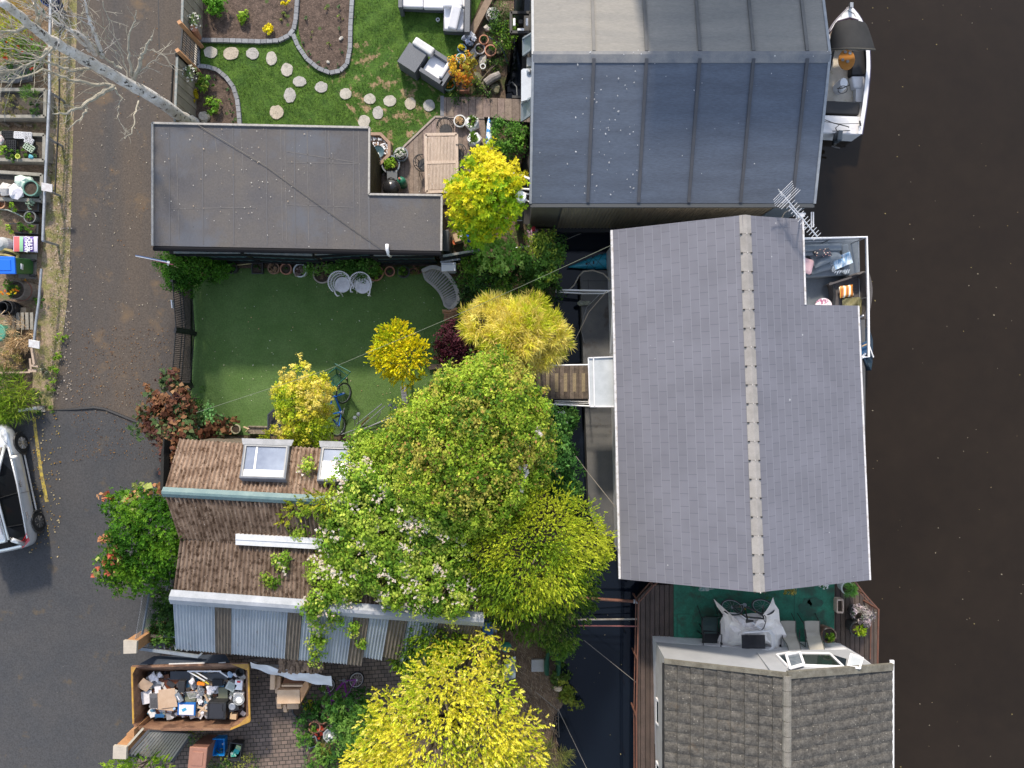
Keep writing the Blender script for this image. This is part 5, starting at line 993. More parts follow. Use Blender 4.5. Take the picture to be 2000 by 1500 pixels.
single('log', MB().tube([W(948,163,.2), W(961,153,.22), W(976,146,.2)], [.13,.14,.12], 11), M('silvered_log', (.32,.3,.28), (.18,.16,.15), s=3, st=(1,1,8), fine=.3, rough=.9, bump=.5), 'short silvery log lying on the rocky bank', 'log', W(962,155)); single('bamboo_cane', MB().tube([W(980,80,.6), W(993,116,-.1)], .03, 7), M('bamboo', (.35,.3,.13), (.25,.22,.1), s=5), 'stout bamboo cane leaning over the pond edge', 'cane', W(985,100))
# paddleboard bag on edge
t = T('paddle_board', 'blue and white patterned paddleboard standing on edge by the planters', 'paddleboard', W(955,262,0)); rings = []
for y, hw, in ((228,.5),(238,3.5),(250,5),(270,6),(292,6.5),(310,6)):
    c = W(955, y, .55); w_ = hw/60; rings.append([tuple(c+V(w_*math.cos(a), 0, .14*math.sin(a)*(hw/6))) for a in [k*math.pi/5 for k in range(10)]])
t.part('deck', MB().loft(rings), M('patterned_board', (.02,.2,.5), (.75,.8,.82), s=4.5, fine=.0, lo=.46, hi=.5, rough=.35, dust=((.02,.03,.09), 6, .6, .62)), smooth=True); t.part('rail_band', MB().tube([W(961,236,.5), W(963.5,260,.45), W(964,300,.45)], .05, 8), M('board_edge', (.25,.2,.17), (.35,.35,.35), s=6)); t.part('stand', MB().beam(W(955,245,0), W(955,245,.45), .05, .05).beam(W(955,290,0), W(955,290,.45), .05, .05), BLK)
# barbecue, gas bottle and bin by the garage wall
t = T('barbecue', 'round black lidded barbecue against the garage wall', 'barbecue', W(766,365,0)); c = W(764,366,.85)
t.part('bowl', MB().lathe((c.x,c.y,.5), [(.08,0),(.22,.1),(.27,.25),(.28,.27)], 20), BPL, smooth=True); t.part('lid', MB().lathe((c.x,c.y,.77), [(.285,0),(.27,.1),(.2,.2),(.08,.25),(0,.26)], 20), M('enamel_black', (.02,.02,.022), rough=.2), smooth=True); t.part('handle', MB().tube([(c.x-.12,c.y+.26,.85),(c.x,c.y+.3,.88),(c.x+.12,c.y+.26,.85)], .018, 6), BLK)
for a in (90, 210, 330): t.part('leg', MB().tube([(c.x+.12*math.cos(R(a)),c.y+.12*math.sin(R(a)),.52),(c.x+.3*math.cos(R(a)),c.y+.3*math.sin(R(a)),0)], .015, 5), BLK)
c = W(782,352,.55); t = T('gas_bottle', 'dark green gas bottle with a red valve cap beside the barbecue', 'gas bottle', (c.x,c.y,0)); t.part('cylinder', MB().lathe((c.x,c.y,.02), [(.14,0),(.16,.06),(.16,.38),(.12,.48),(.04,.53),(0,.53)], 20), M('gas_green', (.02,.14,.085), rough=.35), smooth=True); t.part('valve', MB().lathe((c.x-.03,c.y+.05,.54), [(.035,0),(.035,.05),(0,.06)], 8), M('red_valve', (.4,.12,.1)))
t = T('storage_tub', 'dark grey lidded tub between plant pot and barbecue', 'tub', W(766,343,0)); c = W(766,343,.5); t.part('body', MB().box((c.x,c.y,.24), (.3,.26,.48)), drk); t.part('lid', MB().box((c.x,c.y,.5), (.33,.29,.04)), M('tub_lid', (.12,.13,.14), rough=.4), bev=.01)
# clutter behind the garage
t = T('wheelie_bin', 'slim dark grey bin in the shaded gap beside the garage end', 'bin', W(873,468,0)); c = W(870,470,1.0); t.part('body', MB().box((c.x+.04,c.y,.47), (.16,.6,.94)), drk); t.part('lid', MB().box((c.x,c.y,1.0), (.2,.66,.05)), M('bin_lid_dark', (.06,.07,.08), rough=.4), bev=.01)
t = T('cardboard_box', 'open cardboard box with papers in the gap below the yellow tree', 'box', W(895,462,0)); c = W(894,463,.4); t.part('carton', MB().box((c.x,c.y,.2), (.26,.26,.4), .3), PALEW); t.part('papers', MB().box((c.x+.14,c.y+.12,.42), (.2,.3,.05), .4), M('paper', (.65,.65,.68), (.4,.42,.45), s=12))
single('carrier_bag', MB().ball(W(916,462,.3), .17, 1, 1.3, .9, 10, jit=.25), M('blue_bag', (.02,.08,.45), rough=.4), 'crumpled blue carrier bag beside the cardboard box', 'bag', W(916,462)); single('plant_saucer', MB().lathe(W(889,473,.15), [(.06,-.15),(.09,0),(.07,0),(0,-.05)], 12), M('orange_plastic', (.5,.12,.04)), 'small orange pot in the dark gap under the cardboard box', 'pot', W(889,473))
t = T('air_unit', 'white slatted air conditioning unit hung on the short teal fence', 'air conditioner', W(878,520,0)); c = W(876,516,.9); sl_ = MB()
for k in range(7): sl_.box((c.x+.0,c.y-.02-k*.035,.9-k*.05), (.42,.02,.04), .03)
t.part('casing', MB().box((c.x,c.y-.08,.68), (.45,.26,.4), .03), WPVC); t.part('slats', sl_, WHITE); t.part('bracket', MB().beam(W(860,512,1.0), W(899,506,1.0), .05, .05), STEEL)

# ---------------------------------------------------------------- turf garden: pots, chairs, bench
pots2 = [('dark round pot, first of the row below the teal fence', 452, 523, .17, .32, drk, (DKG,.05,.09,60,.05), {}), ('square black planter set cornerwise in the pot row', 502, 524, .24, .3, drk, (DKG,.05,.13,90,.05), dict(sq=1, rz=0, seg=4)),
 ('wicker pot of dry stalks in the pot row', 534, 524, .18, .3, M('wicker', (.3,.18,.11), (.2,.12,.08), s=20), (((.3,.19,.11),(.4,.28,.18)),.06,.15,220,.09,dict(asp=.15)), {}), ('round terracotta pot of dark soil in the pot row', 558, 525, .18, .3, TERRA, (DKG,.03,.09,50,.04), {}),
 ('white-rimmed pot filled with bark pieces in the pot row', 586, 528, .21, .34, whg, (((.2,.14,.12),(.35,.28,.25),(.12,.08,.07)),.04,.17,110,.15,dict(asp=.35)), {}), ('wide shallow white bowl of straw left of the metal chairs', 629, 535, .29, .3, M('worn_bowl', (.45,.38,.33), (.3,.24,.2), s=8), (((.3,.23,.15),(.2,.15,.1)),.06,.2,260,.1,dict(asp=.12)), {}),
 ('brick red trough behind the metal chairs', 672, 522, .2, .2, M('red_trough', (.25,.06,.04), rough=.6), (DKG,.05,.15,100,.05), dict(sx=1.7, sy=.6, sq=1, seg=4, rz=R(0))), ('large terracotta bowl with spreading leaves right of the metal chairs', 733, 533, .25, .3, TERRA, (GREEN,.15,.26,330,.07), {}),
 ('small terracotta pot right of the large terracotta bowl', 761, 530, .16, .26, TERRA, (DKG,.03,.08,60,.05), {}), ('dark tub of green leaves near the curved bench', 788, 531, .19, .22, drk, (GREEN,.14,.18,240,.06), {}), ('low rusty trough of stalks beside the curved bench', 812, 529, .17, .2, M('rusty', (.2,.09,.05), (.1,.05,.03), s=9), (((.25,.12,.08),(.15,.16,.04)),.12,.2,200,.08,dict(asp=.2)), dict(sx=1.3, sy=.6))]
for lab, x, y, r_, h, m_, pl_, kw in pots2: pot('flower_pot', lab, x, y, r_, h, m_, pl_, **kw)
single('terracotta_dish', MB().box(W(396,536,.06), (.24,.1,.12)), TERRA, 'broken terracotta dish at the foot of the ivy', 'dish', W(396,536)); cable('hose', 'pale yellow hose lying along the teal fence foot', [(462,518,.1),(480,516,.1),(500,513,.15),(525,513,.1),(560,514,.1),(600,514,.1)], .018, M('yellow_hose', (.5,.42,.2)), 'hose')
whm = M('cast_white', (.8,.78,.8), (.68,.66,.68), s=9, rough=.5)
def castchair(label, px, py, rz):
    c = W(px, py, .45); t = T('garden_chair', label, 'chair', (c.x,c.y,0), 'white ornate metal chairs on the turf'); o = V(c.x,c.y,0); M_ = Matrix.Rotation(rz, 3, 'Z'); q = lambda x, y, z: o + M_ @ V(x, y, z)
    st = MB(); st.lathe(q(0,0,.43), [(0,0),(.245,0),(.255,.015),(.245,.03),(.21,.02),(0,.025)], 22)
    for i in range(26): a = rnd.uniform(0, 6.28); r_ = rnd.uniform(.03, .17); st.tube([q(r_*math.cos(a)+.03*math.cos(b), r_*math.sin(a)+.03*math.sin(b), .462) for b in (0,1.5,3,4.5)], .006, 4)
    t.part('seat', st, whm); bk = MB()
    for rr_, z_, w_ in ((.27,.5,.016),(.31,.68,.014),(.35,.86,.018)): bk.tube([q(rr_*math.sin(a), .02+rr_*math.cos(a), z_-(.12*abs(math.sin(a/2))**2)) for a in [R(-115+11.5*k) for k in range(21)]], w_, 6)
    for k in range(25): a = R(-110+9.2*k); dz_ = .12*abs(math.sin(a/2))**2; bk.tube([q(.27*math.sin(a), .02+.27*math.cos(a), .5-dz_), q(.36*math.sin(a), .02+.36*math.cos(a), .9-dz_)], .009, 4)
    t.part('backrest', bk, whm)
    for sx in (-1, 1):
        t.part('armrest', MB().tube([q(sx*.3,-.1,.62), q(sx*.31,-.2,.62), q(sx*.29,-.28,.6), q(sx*.25,-.27,.52)], .022, 6), whm)
        for sy in (-1, 1): t.part('leg', MB().tube([q(sx*.18,sy*.17,.44), q(sx*.2,sy*.2,.2), q(sx*.23,sy*.24,0)], .016, 5), whm)
castchair('white ornate cast chair, the left one of the pair on the turf', 669, 556, R(28)); castchair('white ornate cast chair, the right one of the pair on the turf', 708, 558, R(-12))
# curved bench
t = T('curved_bench', 'crescent shaped grey slatted bench in the turf corner', 'bench', W(862,565,0)); bm_ = M('bench_grey', (.33,.32,.30), (.26,.25,.24), s=12, fine=.12, rough=.8)
zs = .45; inn = [W(*p, zs) for p in ((827,531),(832,545),(845,556),(858,570),(866,586),(869,596),(879,603))]; out = [W(*p, zs+.35) for p in ((823,527),(845,519),(866,526),(884,545),(895,568),(896,588),(882,604))]
def interp(Pl, u): 
    u = u*(len(Pl)-1); i = min(int(u), len(Pl)-2); a, b, = Pl[i], Pl[i+1]; f = u-i
    p0 = Pl[i-1] if i else a*2-b; p3 = Pl[i+2] if i+2 < len(Pl) else b*2-a
    return .5*((2*a)+(b-p0)*f+(2*p0-5*a+4*b-p3)*f*f+(3*a-p0-3*b+p3)*f**3)
sl_ = MB()
for k in range(25):
    u = (k+.7)/25.6; a = interp(inn, u); b = interp(out, u); b = V(b.x,b.y,zs); sl_.beam(a.lerp(b,.02), a.lerp(b,.86), .05, .025)
t.part('slats', sl_, bm_); t.part('front_rail', MB().loft([[tuple(interp(inn,u)+o) for o in (V(-.03,-.03,-.05),V(.03,.03,-.05),V(.03,.03,.025),V(-.03,-.03,.025))] for u in [k/24 for k in range(25)]]), bm_)
rl = [interp(out, k/24) for k in range(25)]; cen = W(845,580,.8); br_ = MB(); br_.loft([[tuple(p+o) for o in ((cen-p).normalized()*.10+V(0,0,0), V(0,0,0)-(cen-p).normalized()*.02, V(0,0,-.06)-(cen-p).normalized()*.02, (cen-p).normalized()*.1+V(0,0,-.06))] for p in rl])
t.part('top_rail', br_, bm_); bs_ = MB()
for k in range(1, 40): p = interp(out, k/40); d = (cen-p); d.z = 0; d = d.normalized(); bs_.beam(p+V(0,0,-.05), V(p.x,p.y,zs)+d*.08, .03, .02)
t.part('back_spindles', bs_, bm_)
for u in (.05,.5,.95):
    for p in (interp(inn,u), interp(out,u)): t.part('leg', MB().beam(V(p.x,p.y,0), V(p.x,p.y,zs), .06, .06), bm_)
t = T('folding_chair', 'small brown slatted folding chair below the curved bench', 'chair', W(880,615,0)); cw = M('brown_wood', (.30,.16,.08), (.22,.11,.055), s=9, fine=.15, rough=.6); st = MB(); bk = MB()
for k in range(5): st.beam(W(867,614+k*3.2,.45), W(893,611+k*3.0,.45), .045, .02)
for k in range(2): bk.beam(W(864,606+k*4,.85-k*.08), W(878,608+k*4,.82-k*.08), .06, .02); bk.beam(W(878,608+k*4,.82-k*.08), W(893,602+k*4,.85-k*.08), .06, .02)
t.part('seat', st, cw); t.part('backrest', bk, cw)
for x, y in ((868,613),(892,609),(869,627),(894,623)): p = W(x, y, .45); t.part('leg', MB().beam(V(p.x,p.y,0), p, .03, .03), cw)
single('timber_step', MB().pp([(836,712),(870,710),(872,718),(838,722)], .15, 0), M('step_wood', (.12,.09,.07), (.08,.06,.05), s=8), 'dark timber step between purple shrub and hedge', 'step', W(852,716)); single('brick_edging', MB().planks([(782,755),(792,753),(797,788),(786,790)], .06, 0, .1, 0, .01, (.8,1.2)), edm, 'column of grey bricks set beside the hedge on the turf', 'edging', W(789,770))

# ---------------------------------------------------------------- bicycles
def bicycle(name, label, bw, fw, fm, tilt, up, tyre=.33, group=None, handle=None, fork=None, lie=0, tm=None, mudg=None):
    """bw, fw: world positions of the wheel centres; up: unit vector of the leaning bicycle plane"""
    d = (fw-bw); Lw = d.length; f = d/Lw; up = (up - f*up.dot(f)).normalized(); n = f.cross(up); t = T(name, label, 'bicycle', V(bw.x,bw.y,0), group); r_ = tyre
    q = lambda a, h, s_=0: bw + f*a*Lw + up*h + n*s_
    for c, nm in ((bw,0),(fw,1)):
        wl_ = MB().tube([c + f*r_*math.cos(k*math.pi/12) + up*r_*math.sin(k*math.pi/12) for k in range(24)], .022, 6, closed=True); wh = t.part('wheel', wl_, BPL, smooth=True)
        sp_ = MB()
        for k in range(12): a = k*math.pi/6; sp_.tube([c, c + f*(r_-.02)*math.cos(a) + up*(r_-.02)*math.sin(a)], .003, 3)
        sp_.tube([c + f*(r_-.035)*math.cos(k*math.pi/12) + up*(r_-.035)*math.sin(k*math.pi/12) for k in range(24)], .01, 5, closed=True); sp_.tube([c-n*.04, c+n*.04], .03, 8)
        t.part('rim', sp_, tm or STEEL, wh)
    fr = MB(); bb = q(.42,-.05); st = q(.33,.52); ht = q(.86,.50); hb = q(.88,.36)
    for a, b, w_ in ((bb,st,.026),(bb,hb,.03),(q(.35,.42),ht,.026),(bw+n*.05,bb,.016),(bw-n*.05,bb,.016),(bw+n*.05,q(.34,.46),.015),(bw-n*.05,q(.34,.46),.015),(ht,hb,.028)): fr.tube([a,b], w_, 6)
    t.part('frame', fr, fm); t.part('fork', MB().tube([hb+n*.04, fw+n*.05], .014, 6).tube([hb-n*.04, fw-n*.05], .014, 6).tube([ht, q(.85,.62)], .014, 6), fm)
    t.part('handlebar', MB().tube([q(.78,.66,.3), q(.84,.65,.22), q(.87,.64,.05), q(.87,.64,-.05), q(.84,.65,-.22), q(.78,.66,-.3)], .014, 6), BLK)
    t.part('saddle', MB().loft([[tuple(q(.27,.6,s_*.07)) for s_ in (-1,1)] + [tuple(q(.27,.55,s_*.06)) for s_ in (1,-1)], [tuple(q(.36,.6,s_*.05)) for s_ in (-1,1)] + [tuple(q(.36,.56,s_*.04)) for s_ in (1,-1)], [tuple(q(.5,.6,s_*.02)) for s_ in (-1,1)] + [tuple(q(.5,.57,s_*.02)) for s_ in (1,-1)]]), BPL)
    t.part('crank', MB().tube([bb-n*.06, bb+n*.06], .06, 10).tube([bb+n*.07, bb+n*.07+f*.16-up*.03], .012, 5).tube([bb-n*.07, bb-n*.07-f*.16+up*.03], .012, 5), STEEL)
    return t
bluep = M('blue_frame', (.01,.11,.5), (.02,.16,.6), s=3, fine=.03, rough=.3)
bicycle('bicycle', 'blue bicycle leaning between the golden shrub and the shed', W(660,832,.33), W(671,768,.33), bluep, 0, V(-.5,0,.86))
bicycle('bicycle', 'purple child bicycle propped at the end of the white tarpaulin', W(690,1328,.28)+V(.1,0,0), W(640,1340,.28), M('purple_frame', (.25,.02,.3), rough=.3), 0, V(0,-.75,.66), tyre=.25, tm=WHITE)
bicycle('bicycle', 'black and yellow bicycle lying on the white tarpaulin', W(1430,1186,1.0), W(1490,1185,1.0), M('black_yellow', (.02,.02,.02), (.4,.25,.01), s=6, lo=.6, hi=.62, rough=.4), 0, V(0.05,-.45,.9))
t = T('shopping_trolley', 'dark green wire trolley parked at the nose of the blue bicycle', 'trolley', W(660,740,0)); tg = M('trolley_green', (.015,.11,.085), rough=.5); fr = MB(); ba = MB()
c4 = [W(*p, .9) for p in ((636,734),(656,718),(679,733),(655,756))]; c5 = [W(*p, .45) for p in ((643,743),(658,731),(672,740),(656,754))]
fr.tube(c4, .026, 6, closed=True); fr.tube(c5, .02, 6, closed=True); [fr.tube([a,b], .018, 5) for a, b in zip(c4, c5)]
for i in range(1, 9): u = i/9; ba.tube([c4[0].lerp(c4[1],u), c5[0].lerp(c5[1],u), c5[3].lerp(c5[2],u), c4[3].lerp(c4[2],u)], .009, 4); ba.tube([c4[0].lerp(c4[3],u), c5[0].lerp(c5[3],u), c5[1].lerp(c5[2],u), c4[1].lerp(c4[2],u)], .009, 4)
t.part('frame', fr, tg); t.part('basket', ba, tg); t.part('handle', MB().tube([c4[1]+V(0,.12,.12), c4[2]+V(.12,.1,.12)], .018, 6).tube([c4[1],c4[1]+V(0,.12,.12)], .012, 5).tube([c4[2],c4[2]+V(.12,.1,.12)], .012, 5), tg)
for p in c5: t.part('castor', MB().tube([V(p.x-.015,p.y,.06), V(p.x+.015,p.y,.06)], .06, 10).tube([V(p.x,p.y,.1), V(p.x,p.y,.45)], .012, 5), BLK)
# black store and poles
t = T('storage_box', 'black lean-to storage box half hidden by the golden shrub', 'storage box', W(550,820,0)); z1 = 1.1
t.part('sides', MB().pp([(524,812),(547,790),(578,800),(578,852),(524,852)], .9, 0), BPL); t.part('lid', MB().loft([[tuple(W(523,811,z1)),tuple(W(548,788,z1)),tuple(W(548,852,z1)),tuple(W(523,853,z1))],[tuple(W(524,811,z1-.05)),tuple(W(548,788,z1-.05)),tuple(W(548,852,z1-.05)),tuple(W(524,853,z1-.05))]]) if 0 else MB().beam(W(524,810,z1), W(524,853,z1), .04, .06).beam(W(524,810,z1), W(548,788,z1), .04, .06), M('box_edge', (.04,.045,.06), rough=.35)); t.part('panel', MB().pp([(543,815),(575,815),(575,848),(543,848)], .94, .88), M('box_panel', (.02,.025,.035), rough=.25))
for i, (a, b, r_, lab) in enumerate((((697,828,.1),(746,789,.5),.018,'upper slanting'),((702,837,.1),(752,793,.5),.016,'second slanting'),((690,846,.1),(770,813,.4),.022,'thick lowest'),((655,853,.1),(696,838,.3),.016,'left-hand low'),((695,840,.1),(720,815,.4),.02,'brown short'),((733,825,.1),(744,804,.5),.012,'short leaning'))):
    single('metal_pole', MB().tube([W(*a), W(*b)], r_, 7), STEEL if i != 4 else RUST, lab + ' pole of the heap behind the shed skylights', 'pole', W(a[0],a[1],0), 'poles heaped between turf and shed')
for i, (x, y, x2, y2) in enumerate(((700,809,700,832),(693,816,693,838),(762,792,763,812),(772,797,771,810))):
    a, b = W(x, y, .75), W(x2, y2, .0); s_ = T('stake_lamp', 'small grey solar stake lamp, ' + ('second', 'first', 'third', 'fourth')[i] + ' from the left above the pole heap', 'lamp', V(b.x,b.y,0), 'solar stake lamps above the pole heap'); s_.part('stake', MB().tube([b, a], .014, 6), STEEL); s_.part('cap', MB().lathe(a, [(.0,-.03),(.05,-.02),(.065,.0),(.05,.03),(0,.04)], 12), gry)
P_('shallow cream bowl standing empty at the shed wall', 460, 838, .15, .2, M('cream_bowl', (.42,.4,.28), rough=.5), None); P_('pale green ring-rimmed pot under the vine leaves', 396, 826, .2, .25, grg, (LIME,.15,.15,120,.06)); P_('small terracotta pot at the shed wall beside the cream bowl', 441, 838, .15, .2, TERRA, (GREEN,.14,.11,110,.07))
single('stone_trough', MB().pp([(484,832),(524,833),(524,835),(484,834)], .22, 0).pp([(484,845),(524,846),(524,848),(484,847)], .22, 0).pp([(484,834),(524,835),(524,845),(484,845)], .15, 0), M('gravel_trough', (.3,.26,.2), (.1,.08,.06), s=14, fine=.5), 'long narrow gravel trough ending at the black storage box', 'trough', W(504,840)); single('watering_can_rose', MB().tube([W(476,834,.25),W(486,838,.3),W(481,843,.25)], .03, 6), PALEW, 'little heap of dried stalks at the end of the gravel trough', 'stalks', W(480,838))
# ---------------------------------------------------------------- rear deck furniture of the central houseboat
dz = .35; sofm = M('slate_fabric', (.15,.18,.21), (.19,.22,.255), s=4, fine=.1, bs=80, rough=.95)
t = T('sofa', 'slate grey sofa under cushions on the railed rear deck', 'sofa', W(1600,500,dz))
t.part('base', MB().pp([(1545,488),(1660,488),(1660,538),(1545,542)], dz+.38, dz), sofm, bev=.03); t.part('backrest', MB().pp([(1545,479),(1645,474),(1645,489),(1545,491)], dz+.8, dz), sofm, bev=.04); t.part('armrest', MB().pp([(1644,478),(1658,476),(1660,536),(1648,537)], dz+.52, dz), sofm, bev=.04)
def pillow(name, lab, px, py, z, a, b, h, rz, mat, rx=0, ry=0, group=None):
    c = W(px, py, z); m_ = Matrix.Translation(c) @ Matrix.Rotation(rz, 4, 'Z') @ Matrix.Rotation(rx, 4, 'X') @ Matrix.Rotation(ry, 4, 'Y'); N7 = 9
    def fn(sg): 
        def f(u, v):
            x, y = u*2-1, v*2-1; e = (1-abs(x)**4)*(1-abs(y)**4); k = 1-.07*(1-abs(x*y)); return tuple(m_ @ V(x*a*k, y*b*k, sg*h*math.sqrt(max(e, 0))))
        return f
    mb = MB().grid(fn(1), N7, N7).grid(fn(-1), N7, N7); return single(name, mb, mat, lab, 'cushion', (c.x,c.y,z), group, smooth=True)
pillow('cushion', 'big slate cushion slumped in the sofa corner', 1612,500,dz+.62,.46,.26,.13,.35,sofm,-.3); pillow('cushion', 'small slate cushion at the roof edge of the sofa', 1577,491,dz+.6,.2,.16,.09,0,sofm,-.4); pillow('cushion', 'flat slate cushion lying across the sofa front', 1606,521,dz+.5,.38,.16,.08,.25,sofm)
fl_ = M('dotted_fabric', (.03,.04,.06), fine=.1, rough=.9, speck=((.75,.4,.35), 20, .42, .3), speck2=((.75,.7,.6), 16, .36, .3)); pillow('cushion', 'dark cushion dotted with pink and cream flowers', 1607,494,dz+.82,.25,.14,.07,.18,fl_,-.35)
pillow('cushion', 'plain pale pink cushion half under the roof edge', 1575,519,dz+.62,.22,.24,.06,-.3,M('pink_fabric', (.62,.42,.46), fine=.05, rough=.9))
thm = M('throw_check', (.2,.36,.55), (.6,.68,.75), s=5, st=(3,.4,1), fine=.1, rough=.95, lo=.45, hi=.55); t = T('throw_blanket', 'pale blue checked throw with fringe on the sofa arm', 'blanket', W(1645,508,dz))
t.part('cloth', MB().grid(lambda u, v: tuple(W(1626+u*34+v*6, 505-u*14+v*22, dz+.6+.03*math.sin(u*9)*math.sin(v*7)+.02)), 12, 10), thm)
fg = MB()
for i in range(16): u = i/15; a = W(1632+u*28, 529-u*3+rnd.uniform(-1,1), dz+.6); b = W(1630+u*29+rnd.uniform(-3,1), 534-u*2+rnd.uniform(-2,3), dz+.58); fg.tube([a,b], .008, 4)
for i in range(12): v = i/11; a = W(1626+v*6, 506+v*21, dz+.61); b = W(1621+v*6+rnd.uniform(-2,2), 509+v*22, dz+.59); fg.tube([a,b], .008, 4)
t.part('fringe', fg, M('fringe', (.55,.62,.7)))
t = T('wicker_sofa', 'curved dark wicker sofa at the rail of the rear deck', 'sofa', W(1660,570,dz)); wk = M('dark_wicker', (.055,.05,.052), (.11,.1,.1), s=20, st=(.6,4,1), fine=.3, rough=.7, bump=.4)
ins_ = [W(*p, dz+.42) for p in ((1616,556),(1626,554),(1630,575),(1628,600),(1626,620))]; ous = [W(*p, dz+.42) for p in ((1660,540),(1676,535),(1684,565),(1682,595),(1676,625))]
t.part('seat', MB().loft([[tuple(interp(ins_,u)),tuple(interp(ous,u)),tuple(interp(ous,u)-V(0,0,.4)),tuple(interp(ins_,u)-V(0,0,.4))] for u in [k/14 for k in range(15)]]), wk)
t.part('backrest', MB().loft([[tuple(interp(ous,u)+V(-.02,0,.42)),tuple(interp(ous,u)+V(.1,0,.44)),tuple(interp(ous,u)+V(.06,0,-.4)),tuple(interp(ous,u)+V(-.06,0,-.02))] for u in [k/14 for k in range(15)]]), wk)
t.part('armrest', MB().beam(W(1618,556,dz+.5), W(1676,537,dz+.55), .06, .12), wk); t.part('front_edge', MB().tube([interp(ins_, u)+V(-.01,0,.0) for u in [k/10 for k in range(1,11)]], .05, 7), BLK)
stp = bpy.data.materials.new('striped_fabric'); stp.use_nodes = True; N_ = stp.node_tree.nodes; L_ = stp.node_tree.links; tc_ = N_.new('ShaderNodeTexCoord'); wv = N_.new('ShaderNodeTexWave'); wv.inputs['Scale'].default_value = 2.0; wv.inputs['Distortion'].default_value = .3; rp_ = N_.new('ShaderNodeValToRGB')
for e_, (p_, c_) in zip([rp_.color_ramp.elements[0], rp_.color_ramp.elements[1]] + [rp_.color_ramp.elements.new(x) for x in (.2,.4,.6,.8)], ((0,(.4,.05,.03,1)),(1,(.6,.5,.3,1)),(.2,(.65,.3,.03,1)),(.4,(.7,.5,.1,1)),(.6,(.5,.1,.04,1)),(.8,(.75,.65,.4,1)))): e_.position = p_; e_.color = c_
L_.new(tc_.outputs['Object'], wv.inputs[0]); L_.new(wv.outputs[0], rp_.inputs[0]); L_.new(rp_.outputs[0], N_['Principled BSDF'].inputs[0])
pillow('cushion', 'red, orange and yellow striped cushion on the curved wicker sofa', 1653,569,dz+.58,.22,.19,.07,.12,stp)
t = T('blanket', 'olive velvet blanket folded over the wicker sofa end', 'blanket', W(1665,590,dz)); t.part('cloth', MB().grid(lambda u, v: tuple(W(1645+u*36, 583+v*20+u*-3, dz+.5+.25*u+.03*math.sin(u*8+v*5))), 10, 8).grid(lambda u, v: tuple(W(1675+u*8, 585+v*30, dz+.82-.2*u)), 3, 6), M('olive_velvet', (.13,.12,.05), (.22,.2,.1), s=4, rough=.6))
single('round_table', MB().lathe(W(1596,602,dz), [(.05,0),(.05,.43),(.27,.45),(.27,.48),(0,.48)], 26), M('mosaic_top', (.75,.68,.7), (.35,.1,.2), s=9, fine=.05, lo=.5, hi=.56), 'round table with a pink and white mosaic top at the roof edge', 'table', W(1596,602,dz))
single('deck_post', MB().beam(W(1683,700,.9), W(1690,690,.9), .05, .05).beam(W(1679,620,.9), W(1686,616,1.4), .04, .04), WPVC, 'short white bracket between the roof edge and the rear handrail', 'bracket', W(1683,690))
# dark blue rowing boat peeping from behind the roof
t = T('rowing_boat', 'dark blue boat nose showing past the eave of the central houseboat', 'boat', W(1690,690,ZW)); o = W(1703,724,-.3)
rings = []
for s_, w_, h_ in ((0,.02,.28),(.25,.12,.2),(.6,.2,.12),(1.0,.26,.06),(1.4,.2,.02)): rings.append([(o.x-.2+x*w_-.12*s_, o.y+s_, -.35+h_*.5+z) for x, z in ((-1,.2),(-.85,-.2),(0,-.35),(.85,-.2),(1,.2),(.9,.22),(.0,.1),(-.9,.22))])
t.part('hull', MB().loft(rings), M('navy_hull', (.015,.03,.055), (.025,.05,.08), s=3, rough=.35), smooth=False)
t.part('thwart', MB().pp([(1681,672),(1697,665),(1697,690),(1684,694)], .0, -.12), M('blue_cover', (.015,.1,.22), (.02,.05,.12), s=5)); t.part('gunwale', MB().tube([W(1697,673,.02),W(1703,690,.02),W(1706,698,.02)], .02, 6), WPVC); t.part('oar', MB().tube([W(1680,678,.1), W(1699,670,.1)], .025, 6), PALEW)
# roof aerial
t = T('tv_aerial', 'long television aerial on the corner of the central roof', 'aerial', W(1566,424,2.9)); za = 4.0
a, b = W(1524,374,za), W(1596,462,za-.35); u = (b-a).normalized(); nn = V(-u.y, u.x, 0).normalized(); am = M('aerial_metal', (.6,.6,.62), rough=.4, metal=.4)
t.part('boom', MB().tube([a,b], .018, 6), am); el = MB()
for k in range(15): p = a.lerp(b, .16+k*.06); L_e = .17-.002*k; el.tube([p-nn*L_e, p+nn*L_e], .009, 5)
t.part('element', el, am)
rf_ = MB()
for k in range(7): p = a + u*(.02+.055*k) + V(0,0,-.12+.05*k if k > 3 else .05*(3-k)); rf_.tube([p-nn*.36, p+nn*.36], .008, 5)
rf_.tube([a-u*.08-nn*.0, a+u*.15+V(0,0,-.1)], .014, 5); t.part('reflector', rf_, am)
m0 = W(1563,425,2.8); t.part('mast', MB().tube([m0, W(1563,424,za-.2), a.lerp(b,.53)], .022, 7).tube([W(1541,402,za-.1), W(1560,424,za-.15)], .018, 6).beam(W(1558,425,2.95), W(1570,420,2.95), .1, .08), am); t.part('feed_cable', MB().tube([W(1545,408,za-.2), W(1533,415,3.4), W(1527,425,2.95)], .012, 5), ROPE)
